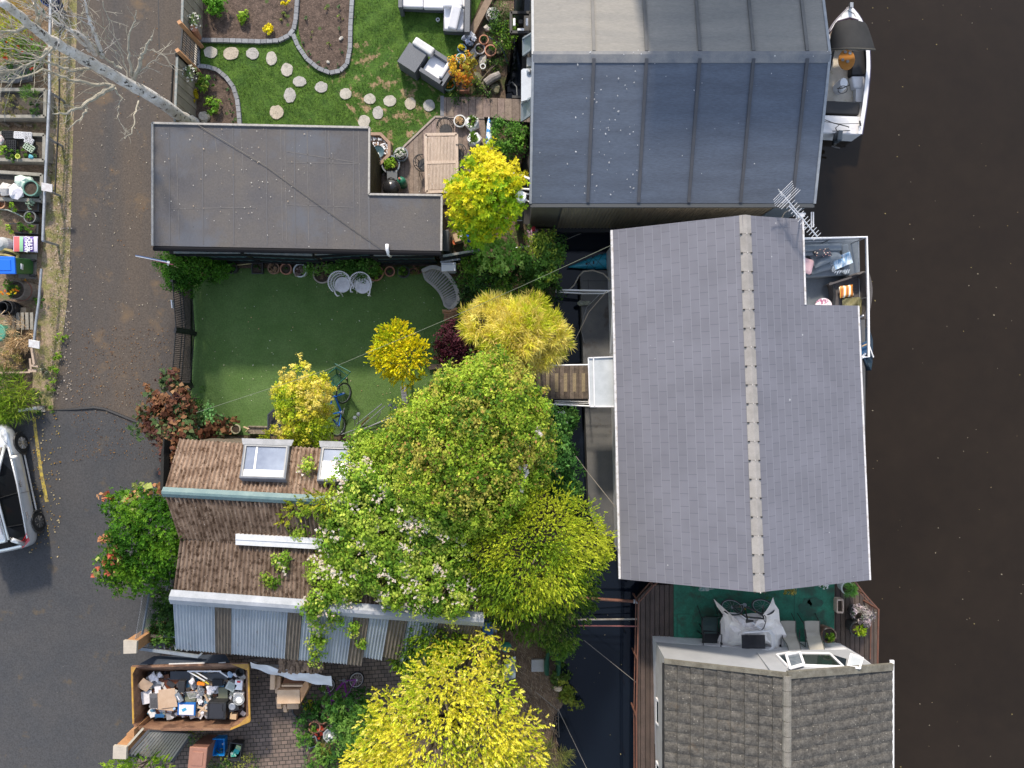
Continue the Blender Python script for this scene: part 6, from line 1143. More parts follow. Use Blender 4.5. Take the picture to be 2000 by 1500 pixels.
# ---------------------------------------------------------------- motor launch
t = T('motor_boat', 'white motor launch with black canopy and outboard engine', 'boat', W(1655,150,ZW)); zg = -.05
hullm = M('gelcoat', (.74,.74,.76), (.66,.66,.68), s=3, fine=.03, rough=.25); navyb = M('navy_rubber', (.04,.035,.09), rough=.5)
right = [(1662,12),(1676,28),(1687,48),(1696,80),(1699,120),(1698,150),(1692,205),(1683,262)]; left = [(1661,12),(1648,25),(1634,40),(1622,58),(1612,85),(1606,120),(1603,180),(1603,258)]
rings = []
for k in range(15):
    u = k/14; pr, pl = interp([W(*p, zg) for p in right], u), interp([W(*p, zg) for p in left], u); c = (pr+pl)/2; hw = (pr-pl).length/2; s_ = max(hw, .02)
    rings.append([tuple(pl), tuple(pr), tuple(pr.lerp(c,.05)+V(0,0,-.3)), tuple(pr.lerp(c,.35)+V(0,0,-.7)), tuple(c+V(0,0,-.85)), tuple(pl.lerp(c,.35)+V(0,0,-.7)), tuple(pl.lerp(c,.05)+V(0,0,-.3))])
inner = []
cut = MB().loft([[r[1],r[2],r[3],r[4],r[5],r[6],r[0]] for r in rings], cap=False, closed=False); cut.poly([Vector(x) for x in rings[-1]]); t.part('hull', cut, hullm)
gun = MB()
for k in range(14):
    for i0, i1, sg in ((0,1,1),(1,0,1)):
        a, b = Vector(rings[k][i0]), Vector(rings[k+1][i0]); c, d = Vector(rings[k][i1]), Vector(rings[k+1][i1]); w0 = min(.5, .13/max((a-c).length,.01)); w1 = min(.5, .13/max((b-d).length,.01)); gun.poly([a+V(0,0,.02), b+V(0,0,.02), b.lerp(d,w1)+V(0,0,.02), a.lerp(c,w0)+V(0,0,.02)])
t.part('gunwale', gun, hullm); t.part('rub_rail', MB().tube([Vector(r[1])+V(.02,0,-.04) for r in rings], .035, 6).tube([Vector(r[0])+V(-.02,0,-.04) for r in rings], .035, 6), navyb)
t.part('foredeck', MB().pp([(1662,14),(1675,30),(1685,48),(1690,62),(1650,62),(1622,62),(1634,42),(1648,27)], zg+.05, zg-.05), hullm); t.part('bow_hatch', MB().tube([W(*p, zg+.06) for p in ((1643,33),(1643,28),(1655,20),(1668,26),(1671,32))], .008, 4), M('seam_grey', (.3,.3,.3))); t.part('bow_cleat', MB().box(W(1662,11,.12), (.1,.15,.12)), STEEL)
t.part('windscreen', MB().tube([W(1620,66,.3), W(1636,42,.35), W(1660,35,.38), W(1676,40,.35)], .03, 6), M('frame_dark', (.05,.03,.06))); t.part('windscreen_pane', MB().poly([W(1620,66,.3), W(1636,43,.33), W(1660,36,.36), W(1676,41,.33), W(1674,47,.55), W(1645,50,.55), W(1622,74,.5)]), M('tan_screen', (.34,.27,.22), (.45,.38,.3), s=6, rough=.3))
cb = []
for v in range(7): 
    cb.append([])
t.part('canopy', MB().grid(lambda u, v: tuple(W(1663 + (u-.5)*(58+34*v**.7) - (1-v)*2, 44 + v*52 - 7*math.sin(u*math.pi)*(1-v)*.8 , .55 + .45*math.sin(u*math.pi)**.6*(.35+.65*v) )), 18, 10), M('black_canvas', (.007,.0075,.009), (.014,.014,.016), s=3, fine=.15, rough=.75), smooth=True)
t.part('canopy_hem', MB().tube([W(1663+(u-.5)*92, 97-2*math.sin(u*math.pi), .54+.45*math.sin(u*math.pi)**.6) for u in [k/14 for k in range(15)]], .03, 6), M('hem', (.06,.055,.045)))
zf = -.5; t.part('floor', MB().pp([(1612,90),(1694,95),(1690,205),(1683,226),(1606,222)], zf, zf-.04), M('cream_floor', (.66,.6,.5), (.52,.46,.37), s=3.5, fine=.15, rough=.5, dust=((.35,.28,.1), 3, .55, .65)))
t.part('seat', MB().pp([(1665,98),(1698,98),(1694,140),(1688,147),(1663,145)], -.2, zf), M('black_vinyl', (.008,.008,.01), rough=.5), bev=.03); t.part('seat', MB().pp([(1610,90),(1632,92),(1622,138),(1606,142)], -.2, zf), BLK); t.part('seat', MB().pp([(1608,196),(1680,199),(1678,224),(1608,221)], -.15, zf), M('black_vinyl', (.012,.013,.016), rough=.5), bev=.03, label='black stern bench seat')
tt = t.part('table', MB().lathe(W(1653.5,117,.0), [(0,-.02),(.27,-.02),(.27,.01),(0,.01)], 28, sx=1, sy=1.22, rz=-.05), M('varnished_wood', (.42,.17,.04), (.5,.23,.06), s=5, st=(1,6,1), rough=.25))
for x, y in ((1651,101.5),(1660,103.5),(1646,117),(1655.5,120)): t.part('cup_holder', MB().lathe(W(x,y,.012), [(.035,0),(.05,0),(.05,.012),(.035,.012)], 14).lathe(W(x,y,.013), [(0,0),(.036,0)], 14), STEEL, tt)
c = W(1648,162,-.05); t.part('console', MB().lathe((c.x,c.y,zf), [(.16,0),(.15,.38),(.12,.46),(0,.46)], 18, sy=1.3), WPVC, smooth=False); t.part('steering_wheel', MB().tube([W(1646,175,.1)+V(.15*math.cos(a),.1*math.sin(a),.05*math.sin(a)) for a in [k*math.pi/9 for k in range(18)]], .012, 5, closed=True).tube([W(1635,173,.08),W(1646,172,.1),W(1659,166,.05)], .02, 5), BLK)
t.part('step', MB().pp([(1663,148),(1690,147),(1684,172),(1668,172)], -.25, zf), hullm, bev=.05); t.part('side_pad', MB().pp([(1672,172),(1690,150),(1684,200),(1671,198)], -.3, zf), hullm); t.part('engine_well', MB().pp([(1606,229),(1655,229),(1661,238),(1662,262),(1606,260)], -.06, -.5), hullm, bev=.03); t.part('transom', MB().pp([(1604,225),(1683,228),(1680,264),(1604,260)], -.1, -.7), hullm)
o_ = t.part('outboard_engine', MB().box(W(1637,267,.35), (.17,.34,.32), -.1), M('engine_cowl', (.06,.075,.09), rough=.25), bev=.04); t.part('bracket', MB().beam(W(1633,262,.0), W(1629,283,-.3), .1, .1).beam(W(1624,286,-.2), W(1640,290,-.2), .05, .04), BLK, o_)
t.part('steering_cable', MB().tube([W(1609,233,.0),W(1630,241,.1),W(1655,247,.1),W(1658,249,.0)], .014, 5).tube([W(1636,262,.3),W(1632,250,.3),W(1640,243,.2),W(1658,248,.05)], .016, 5).tube([W(1608,237,.0),W(1640,242,.15),W(1682,241,.1)], .01, 5).tube([W(1626,256,.1),W(1660,255,.0)], .014, 5), BLK)
t.part('mooring_cleat', MB().beam(W(1679,236,.02), W(1681,246,.02), .03, .05), BLK)

# ---------------------------------------------------------------- things on the green deck
tpm = M('translucent_sheet', (.86,.81,.77), (.74,.7,.7), s=4, fine=.06, rough=.28); t = T('tarpaulin', 'white plastic sheet tied over a table with peaked corners', 'tarpaulin', W(1460,1225,.03))
tp = [(1394,1172),(1420,1196),(1450,1200),(1490,1198),(1500,1196),(1509,1168),(1522,1190),(1524,1212),(1536,1240),(1530,1272),(1500,1262),(1450,1262),(1400,1265),(1406,1235),(1410,1200)]
zz_ = [1.35,1.0,.95,.95,1.0,1.5,1.0,.75,.55,.35,.5,.6,.4,.55,.85]; mb = MB(); P = [W(x,y,z) for (x,y), z in zip(tp, zz_)]; cpt = W(1465,1230,1.0); g2 = random.Random(4)
nr_ = 7; vs = [cpt]; 
for r_ in range(1, nr_+1):
    f = r_/nr_
    for p, q in zip(P, P[1:]+P[:1]):
        for h_ in (0,.5): e = p.lerp(q, h_); v = cpt.lerp(e, f); vs.append(v + V(g2.uniform(-.03,.03), g2.uniform(-.03,.03), g2.uniform(-.055,.055) + .12*(1-f)*f*4 - (.03 if h_ else 0)))
m_ = len(P)*2; fs = [(0, 1+k, 1+(k+1) % m_) for k in range(m_)] + [(1+r*m_+k, 1+(r+1)*m_+k, 1+(r+1)*m_+(k+1) % m_, 1+r*m_+(k+1) % m_) for r in range(nr_-1) for k in range(m_)]
mb.add(vs, fs); t.part('sheet', mb, tpm); t.part('pole', MB().tube([W(1447,1200,1.12), W(1492,1232,1.15)], .035, 7), WHITE)
for x, y in ((1415,1205),(1515,1205),(1525,1262),(1410,1258)): p = W(x, y, .5); t.part('leg', MB().beam(V(p.x*.995,p.y*.995,.03), V(p.x*.995,p.y*.995,.6), .05, .05), BLK)
def sling(label, px, py, rz, mat, fm, w_=.5, high=.9, group=None, nm='garden_chair', back=.55):
    c = W(px, py, .45); t = T(nm, label, 'chair', (c.x,c.y,.03), group); M_ = Matrix.Rotation(rz, 3, 'Z'); q = lambda x, y, z: V(c.x,c.y,0) + M_ @ V(x, y, z+.03)
    t.part('seat', MB().grid(lambda u, v: tuple(q((u-.5)*w_, (v-.5)*.5, .42-.05*math.sin(v*math.pi))), 3, 6).grid(lambda u, v: tuple(q((u-.5)*w_, (v-.5)*.5, .40-.05*math.sin(v*math.pi))), 3, 6), mat)
    t.part('backrest', MB().grid(lambda u, v: tuple(q((u-.5)*w_, .25+v*.2, .42+v*back)), 3, 5).grid(lambda u, v: tuple(q((u-.5)*w_, .27+v*.2, .42+v*back)), 3, 5), mat)
    for s_ in (-1, 1): t.part('side_frame', MB().tube([q(s_*(w_/2+.03),.5,.0), q(s_*(w_/2+.03),.22,.62), q(s_*(w_/2+.03),-.22,.62), q(s_*(w_/2+.03),-.32,0)], .014, 6).tube([q(s_*(w_/2+.0),-.26,.42), q(s_*(w_/2),.25,.42), q(s_*(w_/2),.47,.42+back)], .014, 6), fm)
    return t
dcs = M('dark_green_sling', (.02,.045,.045), (.03,.06,.055), s=5, rough=.7); sling('black and dark green sling chair, upper of two left of the plastic sheet', 1386,1222,R(0),dcs,BLK,group='dark sling chairs left of the sheet'); sling('black sling chair, lower of two left of the plastic sheet', 1388,1248,R(175),M('black_sling', (.014,.016,.018), rough=.7),BLK,group='dark sling chairs left of the sheet')
# stacked reclining chair
t = T('stacked_chairs', 'stack of chrome framed chairs with black slings against the pale front', 'chair', W(1478,1252,.03)); fr = MB(); z_ = 1.3
for k in range(3): o_ = k*2.6; fr.tube([W(1452+o_,1236-k,z_-.1*k), W(1500+o_,1233-k,z_-.1*k), W(1507+o_,1240,z_-.1*k), W(1508+o_,1264,z_-.1*k), W(1500+o_,1270,z_-.1*k), W(1452+o_,1272,z_-.1*k)], .024, 6)
fr.tube([W(1450,1236,1.1), W(1453,1272,1.1)], .016, 6).tube([W(1452,1272,1.0), W(1453,1276,1.0), W(1500,1274,1.0)], .016, 6); t.part('frame', fr, M('pale_chrome', (.7,.7,.72), rough=.3))
t.part('sling', MB().grid(lambda u, v: tuple(W(1448+u*46+v, 1240+v*27, 1.2-.06*math.sin(u*math.pi*2)-.03*math.sin(v*math.pi))), 12, 4), M('black_sling2', (.012,.012,.018), (.02,.02,.025), s=5, rough=.6)); tb = MB()
for k in range(15): x = 1466+k*1.75; tb.tube([W(x,1238,1.2), W(x-.8,1235,1.18)], .007, 4).tube([W(x,1267,1.2), W(x-.8,1270,1.18)], .007, 4)
t.part('lacing', tb, WHITE)
slm = M('beige_sling', (.36,.34,.29), (.32,.3,.26), s=4, fine=.06, rough=.8)
for i, (x0, x1, x2, x3, lab) in enumerate(((1525,1553,1542,1564,'beige sling lounger, the left of two on the green deck'),(1572,1600,1583,1610,'beige sling lounger, the right of two on the green deck'))):
    t = T('sun_lounger', lab, 'sun lounger', W((x0+x1)/2,1240,.03), 'beige sling loungers on the green deck'); A_ = [(x0,1213,.5),(x0+1,1230,.48),(x0+2,1242,.5),(x2-4,1258,.9),(x2,1272,1.05)]; B_ = [(x1,1213,.5),(x1,1230,.48),(x1+2,1242,.5),(x3-4,1256,.9),(x3,1271,1.05)]
    la = [W(*p) for p in A_]; lb = [W(*p) for p in B_]; t.part('sling', MB().grid(lambda u, v: tuple(interp(la, v).lerp(interp(lb, v), u) + V(0,0,-.03*math.sin(u*math.pi))), 4, 16), slm, smooth=True)
    for l_, s_ in ((la,-1),(lb,1)):
        t.part('side_rail', MB().tube([interp(l_, k/8)+V(s_*.02,0,-.01) for k in range(9)], .016, 6), M('olive_tube', (.1,.1,.085), rough=.4)); t.part('leg', MB().tube([interp(l_,.08)+V(s_*.03,0,0), V(l_[0].x+s_*.06,l_[0].y+.1,.05)], .014, 6).tube([interp(l_,.55)+V(s_*.03,0,.1), V(l_[2].x+s_*.07,l_[2].y+.25,.62), V(l_[2].x+s_*.07,l_[2].y-.3,.62), V(l_[2].x+s_*.05,l_[2].y-.35,.05)], .014, 6), BLK)
P_('big brown glazed pot of succulents between loungers and deck edge', 1619,1241,.24,.5,M('brown_glaze', (.12,.06,.04), (.3,.26,.2), s=2, lo=.5, hi=.6), (LIME,.16,.17,260,.07,dict(asp=.8)), z0=.03)
P_('white-rimmed pot of grass at the top corner of the side deck', 1656,1149,.2,.42,whg, (((.1,.25,.05),(.16,.34,.07)),.3,.2,520,.16,dict(asp=.08, mode='needle')), z0=0)
P_('dark brown pot with a bright green trailing plant at the deck railing', 1676,1229,.24,.5,drk, (((.25,.38,.02),(.35,.45,.04)),.25,.17,420,.09,dict(asp=.35, mode='spray')), z0=0)
P_('dark pot of a spindly silver and pink shrub on the side deck', 1675,1197,.22,.35,drk, (((.42,.36,.36),(.3,.28,.26),(.5,.42,.44),(.16,.2,.13)),.5,.42,620,.1,dict(asp=.4, hole=.3)), z0=0)
t = T('trough_planter', 'empty rectangular white-rimmed terracotta trough on the side deck', 'planter', W(1641,1184,0)); c = W(1641,1184,.25); t.part('trough', MB().box((c.x-.0,c.y+.2,.13), (.2,.05,.26)).box((c.x,c.y-.2,.13), (.2,.05,.26)).box((c.x-.095,c.y,.13), (.035,.36,.26)).box((c.x+.095,c.y,.13), (.035,.36,.26)), M('pale_terracotta', (.5,.36,.27), (.6,.5,.42), s=8)); t.part('soil', MB().box((c.x,c.y,.09), (.16,.36,.18)), SOIL)
bush('deck_plant', 'ochre leaved plant poking from under the shingle eave', 1541,1154,.22,.7,((.35,.27,.03),(.25,.22,.03),(.4,.33,.08)),420,z0=.03,size=.05); bush('deck_plant', 'wispy green plant beside the ridge end above the green deck', 1500,1160,.3,.6,((.06,.14,.05),(.1,.2,.06)),150,z0=.03,size=.05, asp=.3); bush('deck_plant', 'small white-flowered plant at the eave above the side deck', 1608,1142,.14,.5,GREEN,90,z0=.03,size=.05,flower=(14,.05,WF))
single('fishing_rod', MB().tube([W(1364,1152,.4), W(1395,1150,.4)], .02, 6).box(W(1375,1150,.4), (.3,.12,.1)), M('teal_tool', (.05,.2,.17), (.4,.4,.38), s=12), 'teal handled tool lying at the shingle eave on the green deck', 'tool', W(1378,1151)); 

# ---------------------------------------------------------------- silver hatchback
f = V(-.21,.978,0).normalized(); l = V(-f.y, f.x, 0); cc_ = V(-16.28,-3.32,0); q = lambda s_, y, z: cc_ + f*s_ + l*y + V(0,0,z)      # y>0 left side of the car
silver = M('silver_paint', (.62,.64,.66), (.58,.6,.62), s=2, fine=.02, rough=.32, metal=.5, coat=1); glz = M('car_glass', (.008,.009,.011), fine=0, rough=.12, spec=.25)
t = T('parked_car', 'silver hatchback parked nose up at the left edge', 'car', cc_)
st_ = [(-2.02,.55,.35,.62,.78),(-1.9,.74,.22,.66,.92),(-1.6,.83,.2,.7,.98),(-1.1,.85,.2,.7,.98),(-.5,.85,.2,.68,.96),(.2,.85,.2,.66,.94),(.8,.85,.2,.64,.94),(1.2,.84,.2,.64,.92),(1.6,.8,.22,.62,.84),(1.88,.68,.25,.56,.74),(2.05,.42,.35,.5,.62)]
rings = [[tuple(q(s_, y*w_, z)) for y, z in ((-.9,zb),(-1,zm*.75),(-1,zm),(-.93,zt),(0,zt+.03),(.93,zt),(1,zm),(1,zm*.75),(.9,zb))] for s_, w_, zb, zm, zt in st_]
o_ = t.part('body', MB().loft(rings), silver, smooth=True); m2 = o_.modifiers.new('s', 'SUBSURF'); m2.levels = m2.render_levels = 2
gh = [(-1.86,.70,.95,.50,1.04),(-1.62,.80,.97,.52,1.37),(-1.1,.84,.97,.54,1.50),(-.3,.85,.96,.55,1.53),(.35,.84,.95,.55,1.47),(.9,.80,.93,.58,1.15),(1.25,.74,.92,.62,.97)]
o_ = t.part('window', MB().loft([[tuple(q(s_, y, z)) for y, z in ((-wb,zb),(-wt_,zt-.04),(-wt_*.85,zt),(wt_*.85,zt),(wt_,zt-.04),(wb,zb))] for s_, wb, zb, wt_, zt in gh]), glz, label='dark glass of the cabin')
rfp = MB().loft([[tuple(q(s_, y, z+.015)) for y, z in ((-w_,zt-.03),(-w_*.8,zt+.005),(w_*.8,zt+.005),(w_,zt-.03),(w_*.9,zt-.06),(-w_*.9,zt-.06))] for s_, w_, zt in ((-1.66,.5,1.38),(-1.5,.52,1.43),(-1.0,.54,1.515),(-.3,.55,1.545),(.2,.54,1.51),(.38,.53,1.48))]); t.part('roof', rfp, silver, smooth=True)
pl_ = MB(); 
for sg in (-1, 1):
    pl_.tube([q(1.3,sg*.74,.95), q(.9,sg*.7,1.16), q(.35,sg*.66,1.46)], .045, 7).tube([q(-1.85,sg*.68,.98), q(-1.62,sg*.64,1.36)], .07, 7)
    pl_.tube([q(1.2,sg*.81,.92), q(0,sg*.855,.95), q(-1.7,sg*.82,.97)], .03, 7); pl_.tube([q(.35,sg*.58,1.48), q(-.4,sg*.60,1.535), q(-1.6,sg*.56,1.40)], .035, 7)
t.part('pillar', pl_, silver, smooth=True)
for sg in (-1, 1): t.part('roof_rail', MB().tube([q(.2,sg*.5,1.55), q(-.4,sg*.52,1.60), q(-1.4,sg*.48,1.5)], .022, 6), M('rail_chrome', (.7,.7,.72), rough=.2, metal=.8)); t.part('door_frame', MB().tube([q(-.25,sg*.85,.96), q(-.3,sg*.57,1.51)], .014, 5).tube([q(-1.25,sg*.83,.98), q(-1.2,sg*.55,1.46)], .014, 5), BLK)
for s_ in (1.28,-1.3):
    for sg in (-1, 1):
        c = q(s_, sg*.74, .31); wl_ = t.part('wheel', MB().tube([c-l*sg*.1, c+l*sg*.1], .31, 24), M('tyre_rubber', (.012,.012,.012), rough=.8)); rim = MB().tube([c+l*sg*.1, c+l*sg*.115], .2, 20)
        t.part('rim', rim, M('rim_dark', (.08,.08,.085), rough=.5, metal=.5) if s_ < 0 else M('rim_silver', (.3,.3,.31), rough=.35, metal=.8), wl_)
        sk_ = MB()
        for k in range(9): a = k*2*math.pi/9; sk_.beam(c+l*sg*.12, c+l*sg*.12+f*.19*math.cos(a)+V(0,0,.19*math.sin(a)), .03, .02)
        t.part('spoke', sk_, M('rim_silver2', (.55,.55,.57), rough=.3, metal=.8) if s_ > 0 else M('spoke_dark', (.13,.13,.13), metal=.5), wl_)
        ar = MB().tube([q(s_,sg*.835,.31)+f*.36*math.cos(a)+V(0,0,.36*math.sin(a)) for a in [R(-15+21*k) for k in range(11)]], .03, 6); t.part('wheel_arch', ar, BLK)
    for sg in (-1,): pass
for sg in (-1, 1):
    t.part('headlight', MB().loft([[tuple(q(1.92,sg*.5,.70)), tuple(q(1.75,sg*.74,.76)), tuple(q(1.3,sg*.80,.93)), tuple(q(1.5,sg*.66,.91))], [tuple(q(1.95,sg*.52,.73)), tuple(q(1.78,sg*.77,.79)), tuple(q(1.33,sg*.82,.96)), tuple(q(1.55,sg*.66,.95))]]), M('headlight_glass', (.5,.52,.55), (.2,.22,.25), s=6, rough=.08, spec=1))
    t.part('tail_light', MB().loft([[tuple(q(-1.97,sg*.50,.80)), tuple(q(-1.75,sg*.80,.86)), tuple(q(-1.55,sg*.84,.98)), tuple(q(-1.80,sg*.66,1.03))], [tuple(q(-2.0,sg*.5,.82)), tuple(q(-1.79,sg*.83,.88)), tuple(q(-1.56,sg*.86,1.0)), tuple(q(-1.84,sg*.66,1.06))]]), M('red_lens', (.5,.01,.02), rough=.15, coat=1))
    t.part('wing_mirror', MB().ball(q(.85,sg*.97,1.0), .12, 1, .6, .7, 10, rz=math.atan2(l.y, l.x)), M('mirror_cap', (.6,.58,.55), rough=.3), smooth=True)
    for s_ in (.0,-1.0): t.part('door_handle', MB().beam(q(s_-.1,sg*.87,.82), q(s_+.1,sg*.87,.82), .03, .03), M('rail_chrome', (.7,.7,.72)))
    t.part('door_seam', MB().tube([q(.95,sg*.855,.3), q(.95,sg*.855,.9)], .006, 4).tube([q(-.28,sg*.86,.3), q(-.28,sg*.862,.9)], .006, 4), BLK); t.part('side_strip', MB().beam(q(.92,sg*.80,.27), q(-.92,sg*.80,.27), .02, .05), M('strip_white', (.6,.6,.6)))
for k in range(14): 
    pass
single('sapling', crown([(*q(.35,-.6,1.75),.22,.12)], 60, pal=LIME, size=.1, rc=.12, seed=3), LEAF, 'little green leafy twig hanging over the silver car roof', 'twig', q(.35,-.6,1.6))

# ---------------------------------------------------------------- skip and its contents
zs_ = 1.25
t = T('skip', 'big rusty brown skip with yellow edges filled with household junk', 'skip', W(375,1365,.02))
T_ = [W(*p, zs_) for p in ((258,1303),(452,1305),(485,1295),(487,1408),(455,1424),(300,1424),(262,1415))]
top = [W(258,1302,zs_), W(485,1296,zs_), W(488,1408,zs_), W(450,1424,zs_), W(275,1425,zs_), W(261,1413,zs_)]
bot = [W(292,1312,.25), W(478,1312,.25), W(478,1394,.25), W(452,1398,.25), W(296,1400,.25), W(292,1396,.25)]
ru = M('skip_rust', (.17,.085,.05), (.26,.15,.09), s=3, fine=.3, bs=20, rough=.75, bump=.2, speck=((.5,.45,.4), 9, .1, .12), dust=((.10,.05,.03), 2, .5, .6), st=(1,1.4,1))
n = 6; inn_ = [Vector(p).lerp(sum(top, V(0,0,0))/6, .02) for p in top]
t.part('shell', MB().add([*top, *bot, *[p+V(0,0,-.0) for p in inn_], *[p+V(0,0,.04) for p in bot]], [(i, (i+1)%n, n+(i+1)%n, n+i) for i in range(n)] + [(2*n+i, 3*n+i, 3*n+(i+1)%n, 2*n+(i+1)%n) for i in range(n)] + [(i, 2*n+i, 2*n+(i+1)%n, (i+1)%n) for i in range(n)] + [tuple(range(3*n, 4*n)), tuple(range(2*n-1, n-1, -1))]), ru)
yl = M('skip_yellow', (.5,.29,.04), (.32,.17,.05), s=5, fine=.1, rough=.5); t.part('yellow_rim', MB().beam(top[1], top[2], .05, .05).beam(top[2], top[3], .05, .05), yl); t.part('yellow_rim', MB().beam(top[5], top[0], .05, .05), yl); t.part('rust_rim', MB().beam(top[0], top[1], .06, .05).beam(top[3], top[4], .06, .05).beam(top[4], top[5], .06, .05), ru)
t.part('gusset', MB().poly([top[1]+V(0,0,.03), top[1].lerp(top[0],.14)+V(0,0,.03), top[1].lerp(top[2],.12)+V(0,0,.03)]).poly([top[2]+V(0,0,.03), top[2].lerp(top[1],.12)+V(0,0,.03), top[3].lerp(top[2],.3)+V(0,0,.03)]).poly([top[0]+V(0,0,.03), top[0].lerp(top[1],.04)+V(0,0,.03), top[0].lerp(top[5],.15)+V(0,0,.03)]), yl)
t.part('lug', MB().tube([W(290,1300,1.0), W(305,1290,.9)], .05, 7), ru); t.part('side_panel', MB().poly([W(270,1303,1.2)+V(0,.08,0), W(450,1300,1.2)+V(0,.08,0), W(440,1290,.9)+V(0,.2,0), W(300,1294,.9)+V(0,.2,0)]), M('navy_side', (.015,.025,.045), (.03,.04,.06), s=3)); t.part('stripe', MB().beam(W(330,1305,1.22)+V(0,.12,0), W(400,1303,1.22)+V(0,.12,0), .05, .03).beam(W(427,1303,1.22)+V(0,.12,0), W(441,1302,1.22)+V(0,.12,0), .05, .03), M('strip_white', (.6,.6,.6)))
jf = MB().pp([(288,1316),(478,1314),(478,1398),(292,1400)], .52, .4, (.12,.1,.09,1)); jr = random.Random(9)
for i in range(330):
    x = jr.uniform(292,476); y = jr.uniform(1316,1398); k = jr.choice(((.7,.7,.72),(.6,.6,.64),(.5,.36,.24),(.3,.3,.32),(.05,.05,.06),(.15,.06,.03),(.1,.25,.4),(.75,.74,.7),(.35,.35,.28)))
    jf.box(W(x, y, .55+jr.random()*.22), (jr.uniform(.06,.28), jr.uniform(.05,.2), jr.uniform(.01,.07)), jr.uniform(0,3), jr.uniform(-.3,.3), 0, (*k, 1))
struct('skip_fill', jf, M('junk_mix', (1,1,1), (.8,.8,.8), s=14, fine=.15, vcol=True), kind='stuff', label='jumble of small junk filling the bottom of the skip', cat='rubbish')
brown = M('brown_board', (.15,.045,.02), (.2,.065,.03), s=4, fine=.06, rough=.4); card = M('cardboard', (.46,.32,.22), (.52,.38,.27), s=5, fine=.05, rough=.9); paper = M('white_sheet', (.72,.7,.74), (.62,.61,.65), s=7, fine=.04, rough=.8); olv = M('olive_fabric', (.16,.17,.12), rough=.9)
def J(name, label, cat, px, py, z, d, rz, mat, rx=0, ry=0, extra=None, bev=.006):
    c = W(px, py, z); t = T(name, label, cat, (c.x,c.y,z-d[2]/2)); t.part('body', MB().box(c, d, rz, rx, ry), mat, bev=bev)
    if extra: extra(t, c, rz)
    return t
def det(mat, items, nm='detail'):
    def f(t, c, rz):
        mb = MB(); m_ = Matrix.Rotation(rz, 3, 'Z')
        for (x, y, z, a, b, h) in items: mb.box(c + m_ @ V(x,y,z), (a,b,h), rz)
        t.part(nm, mb, mat)
    return f
J('board', 'upper glossy brown board in the skip', 'board', 331,1336,.72,(.78,.3,.03),.08,brown,.15); J('board', 'lower glossy brown board at the skip front', 'board', 322,1390,.7,(.85,.24,.04),-.03,brown,.1, extra=det(card,[(-.3,.1,.02,.1,.04,.01)],'edge_chip'))
J('cardboard_sheet', 'large flat cardboard sheet in the skip, the upper of two', 'cardboard', 328,1364,.92,(.52,.6,.015),.12,card,.05); J('cardboard_sheet', 'second cardboard sheet jutting from under the large one', 'cardboard', 324,1371,.87,(.56,.52,.02),-.1,card); J('cardboard_sheet', 'cardboard square leaning at the left skip wall', 'cardboard', 283,1338,.95,(.34,.36,.015),.85,card,.3)
J('paper_sheet', 'big white paper sheet below the leaning cardboard square', 'paper', 287,1362,.82,(.36,.4,.01),.2,paper); J('paper_sheet', 'white paper wad under the cardboard edge in the skip', 'paper', 309,1353,.84,(.2,.4,.01),.1,paper)
kd = det(paper, [(x*.05-.07, y*.05-.22, .03, .035, .035, .01) for x in range(4) for y in range(7)], 'keys'); J('calculator', 'grey office calculator with white keys in the skip', 'calculator', 301,1369,.86,(.25,.46,.07),.05,M('machine_grey', (.12,.12,.13), rough=.4), extra=kd)
def scr(t, c, rz): m_ = Matrix.Rotation(rz, 3, 'Z'); t.part('printed_picture', MB().box(c+m_ @ V(-.0,-.02,.032), (.46,.32,.006), rz), paper); t.part('blue_motif', MB().box(c+m_ @ V(-.07,-.02,.037), (.14,.09,.004), rz+.5), M('motif_blue', (.05,.3,.5)));
J('flat_box', 'blue and white printed flat box in the skip', 'box', 365,1384,.86,(.56,.4,.06),-.03,M('box_blue', (.01,.12,.4), rough=.4), extra=scr)
J('printer', 'black office printer at the right of the skip', 'printer', 427,1384,.95,(.56,.52,.3),-.03,BPL, extra=det(M('printer_dark', (.03,.03,.035), rough=.3),[(-.02,0,.155,.4,.44,.02),(-.26,0,.16,.04,.5,.03),(.2,-.1,.16,.06,.2,.02)],'paper_tray'))
J('speaker', 'small black box radio near the skip edge', 'radio', 458,1377,.9,(.3,.3,.2),.3,BPL, extra=lambda t, c, rz: t.part('dial', MB().lathe(c+V(-.03,.0,.1), [(.11,0),(.11,.02),(.09,.03),(0,.02)], 18), STEEL))
J('tv_screen', 'small black screen lying face up in the skip', 'screen', 425,1333,.9,(.33,.2,.05),.0,M('screen_black', (.006,.007,.01), rough=.1)); J('black_case', 'black plastic case between brown board and papers in the skip', 'case', 356,1340,.9,(.2,.36,.14),-.05,BPL); J('modem', 'dark grey gadget at the tip of the cardboard sheets', 'gadget', 350,1362,.95,(.16,.3,.06),.5,gry, extra=det(paper,[(-.02,.0,.03,.03,.16,.006)]))
J('folded_cloth', 'folded olive cloth in the middle of the skip', 'cloth', 372,1366,.78,(.34,.4,.06),-.05,olv,bev=.02); J('folded_cloth', 'second olive cloth right of the white carrier bags in the skip', 'cloth', 436,1353,.78,(.3,.36,.06),.02,olv,bev=.02)
J('plastic_tray', 'clear plastic tray near the right of the skip', 'tray', 452,1340,.96,(.3,.26,.08),-.5,M('clear_plastic', (.5,.53,.5), (.35,.38,.36), s=8, rough=.2), extra=det(M('tray_in', (.3,.34,.32)),[(0,0,.04,.2,.17,.01)],'tray_recess')); J('white_appliance', 'white appliance lid with a red button in the skip', 'appliance', 467,1337,.95,(.24,.3,.1),-.08,WPVC, extra=det(M('red_button', (.6,.02,.03)),[(-.0,.11,.055,.1,.05,.02)],'button'))
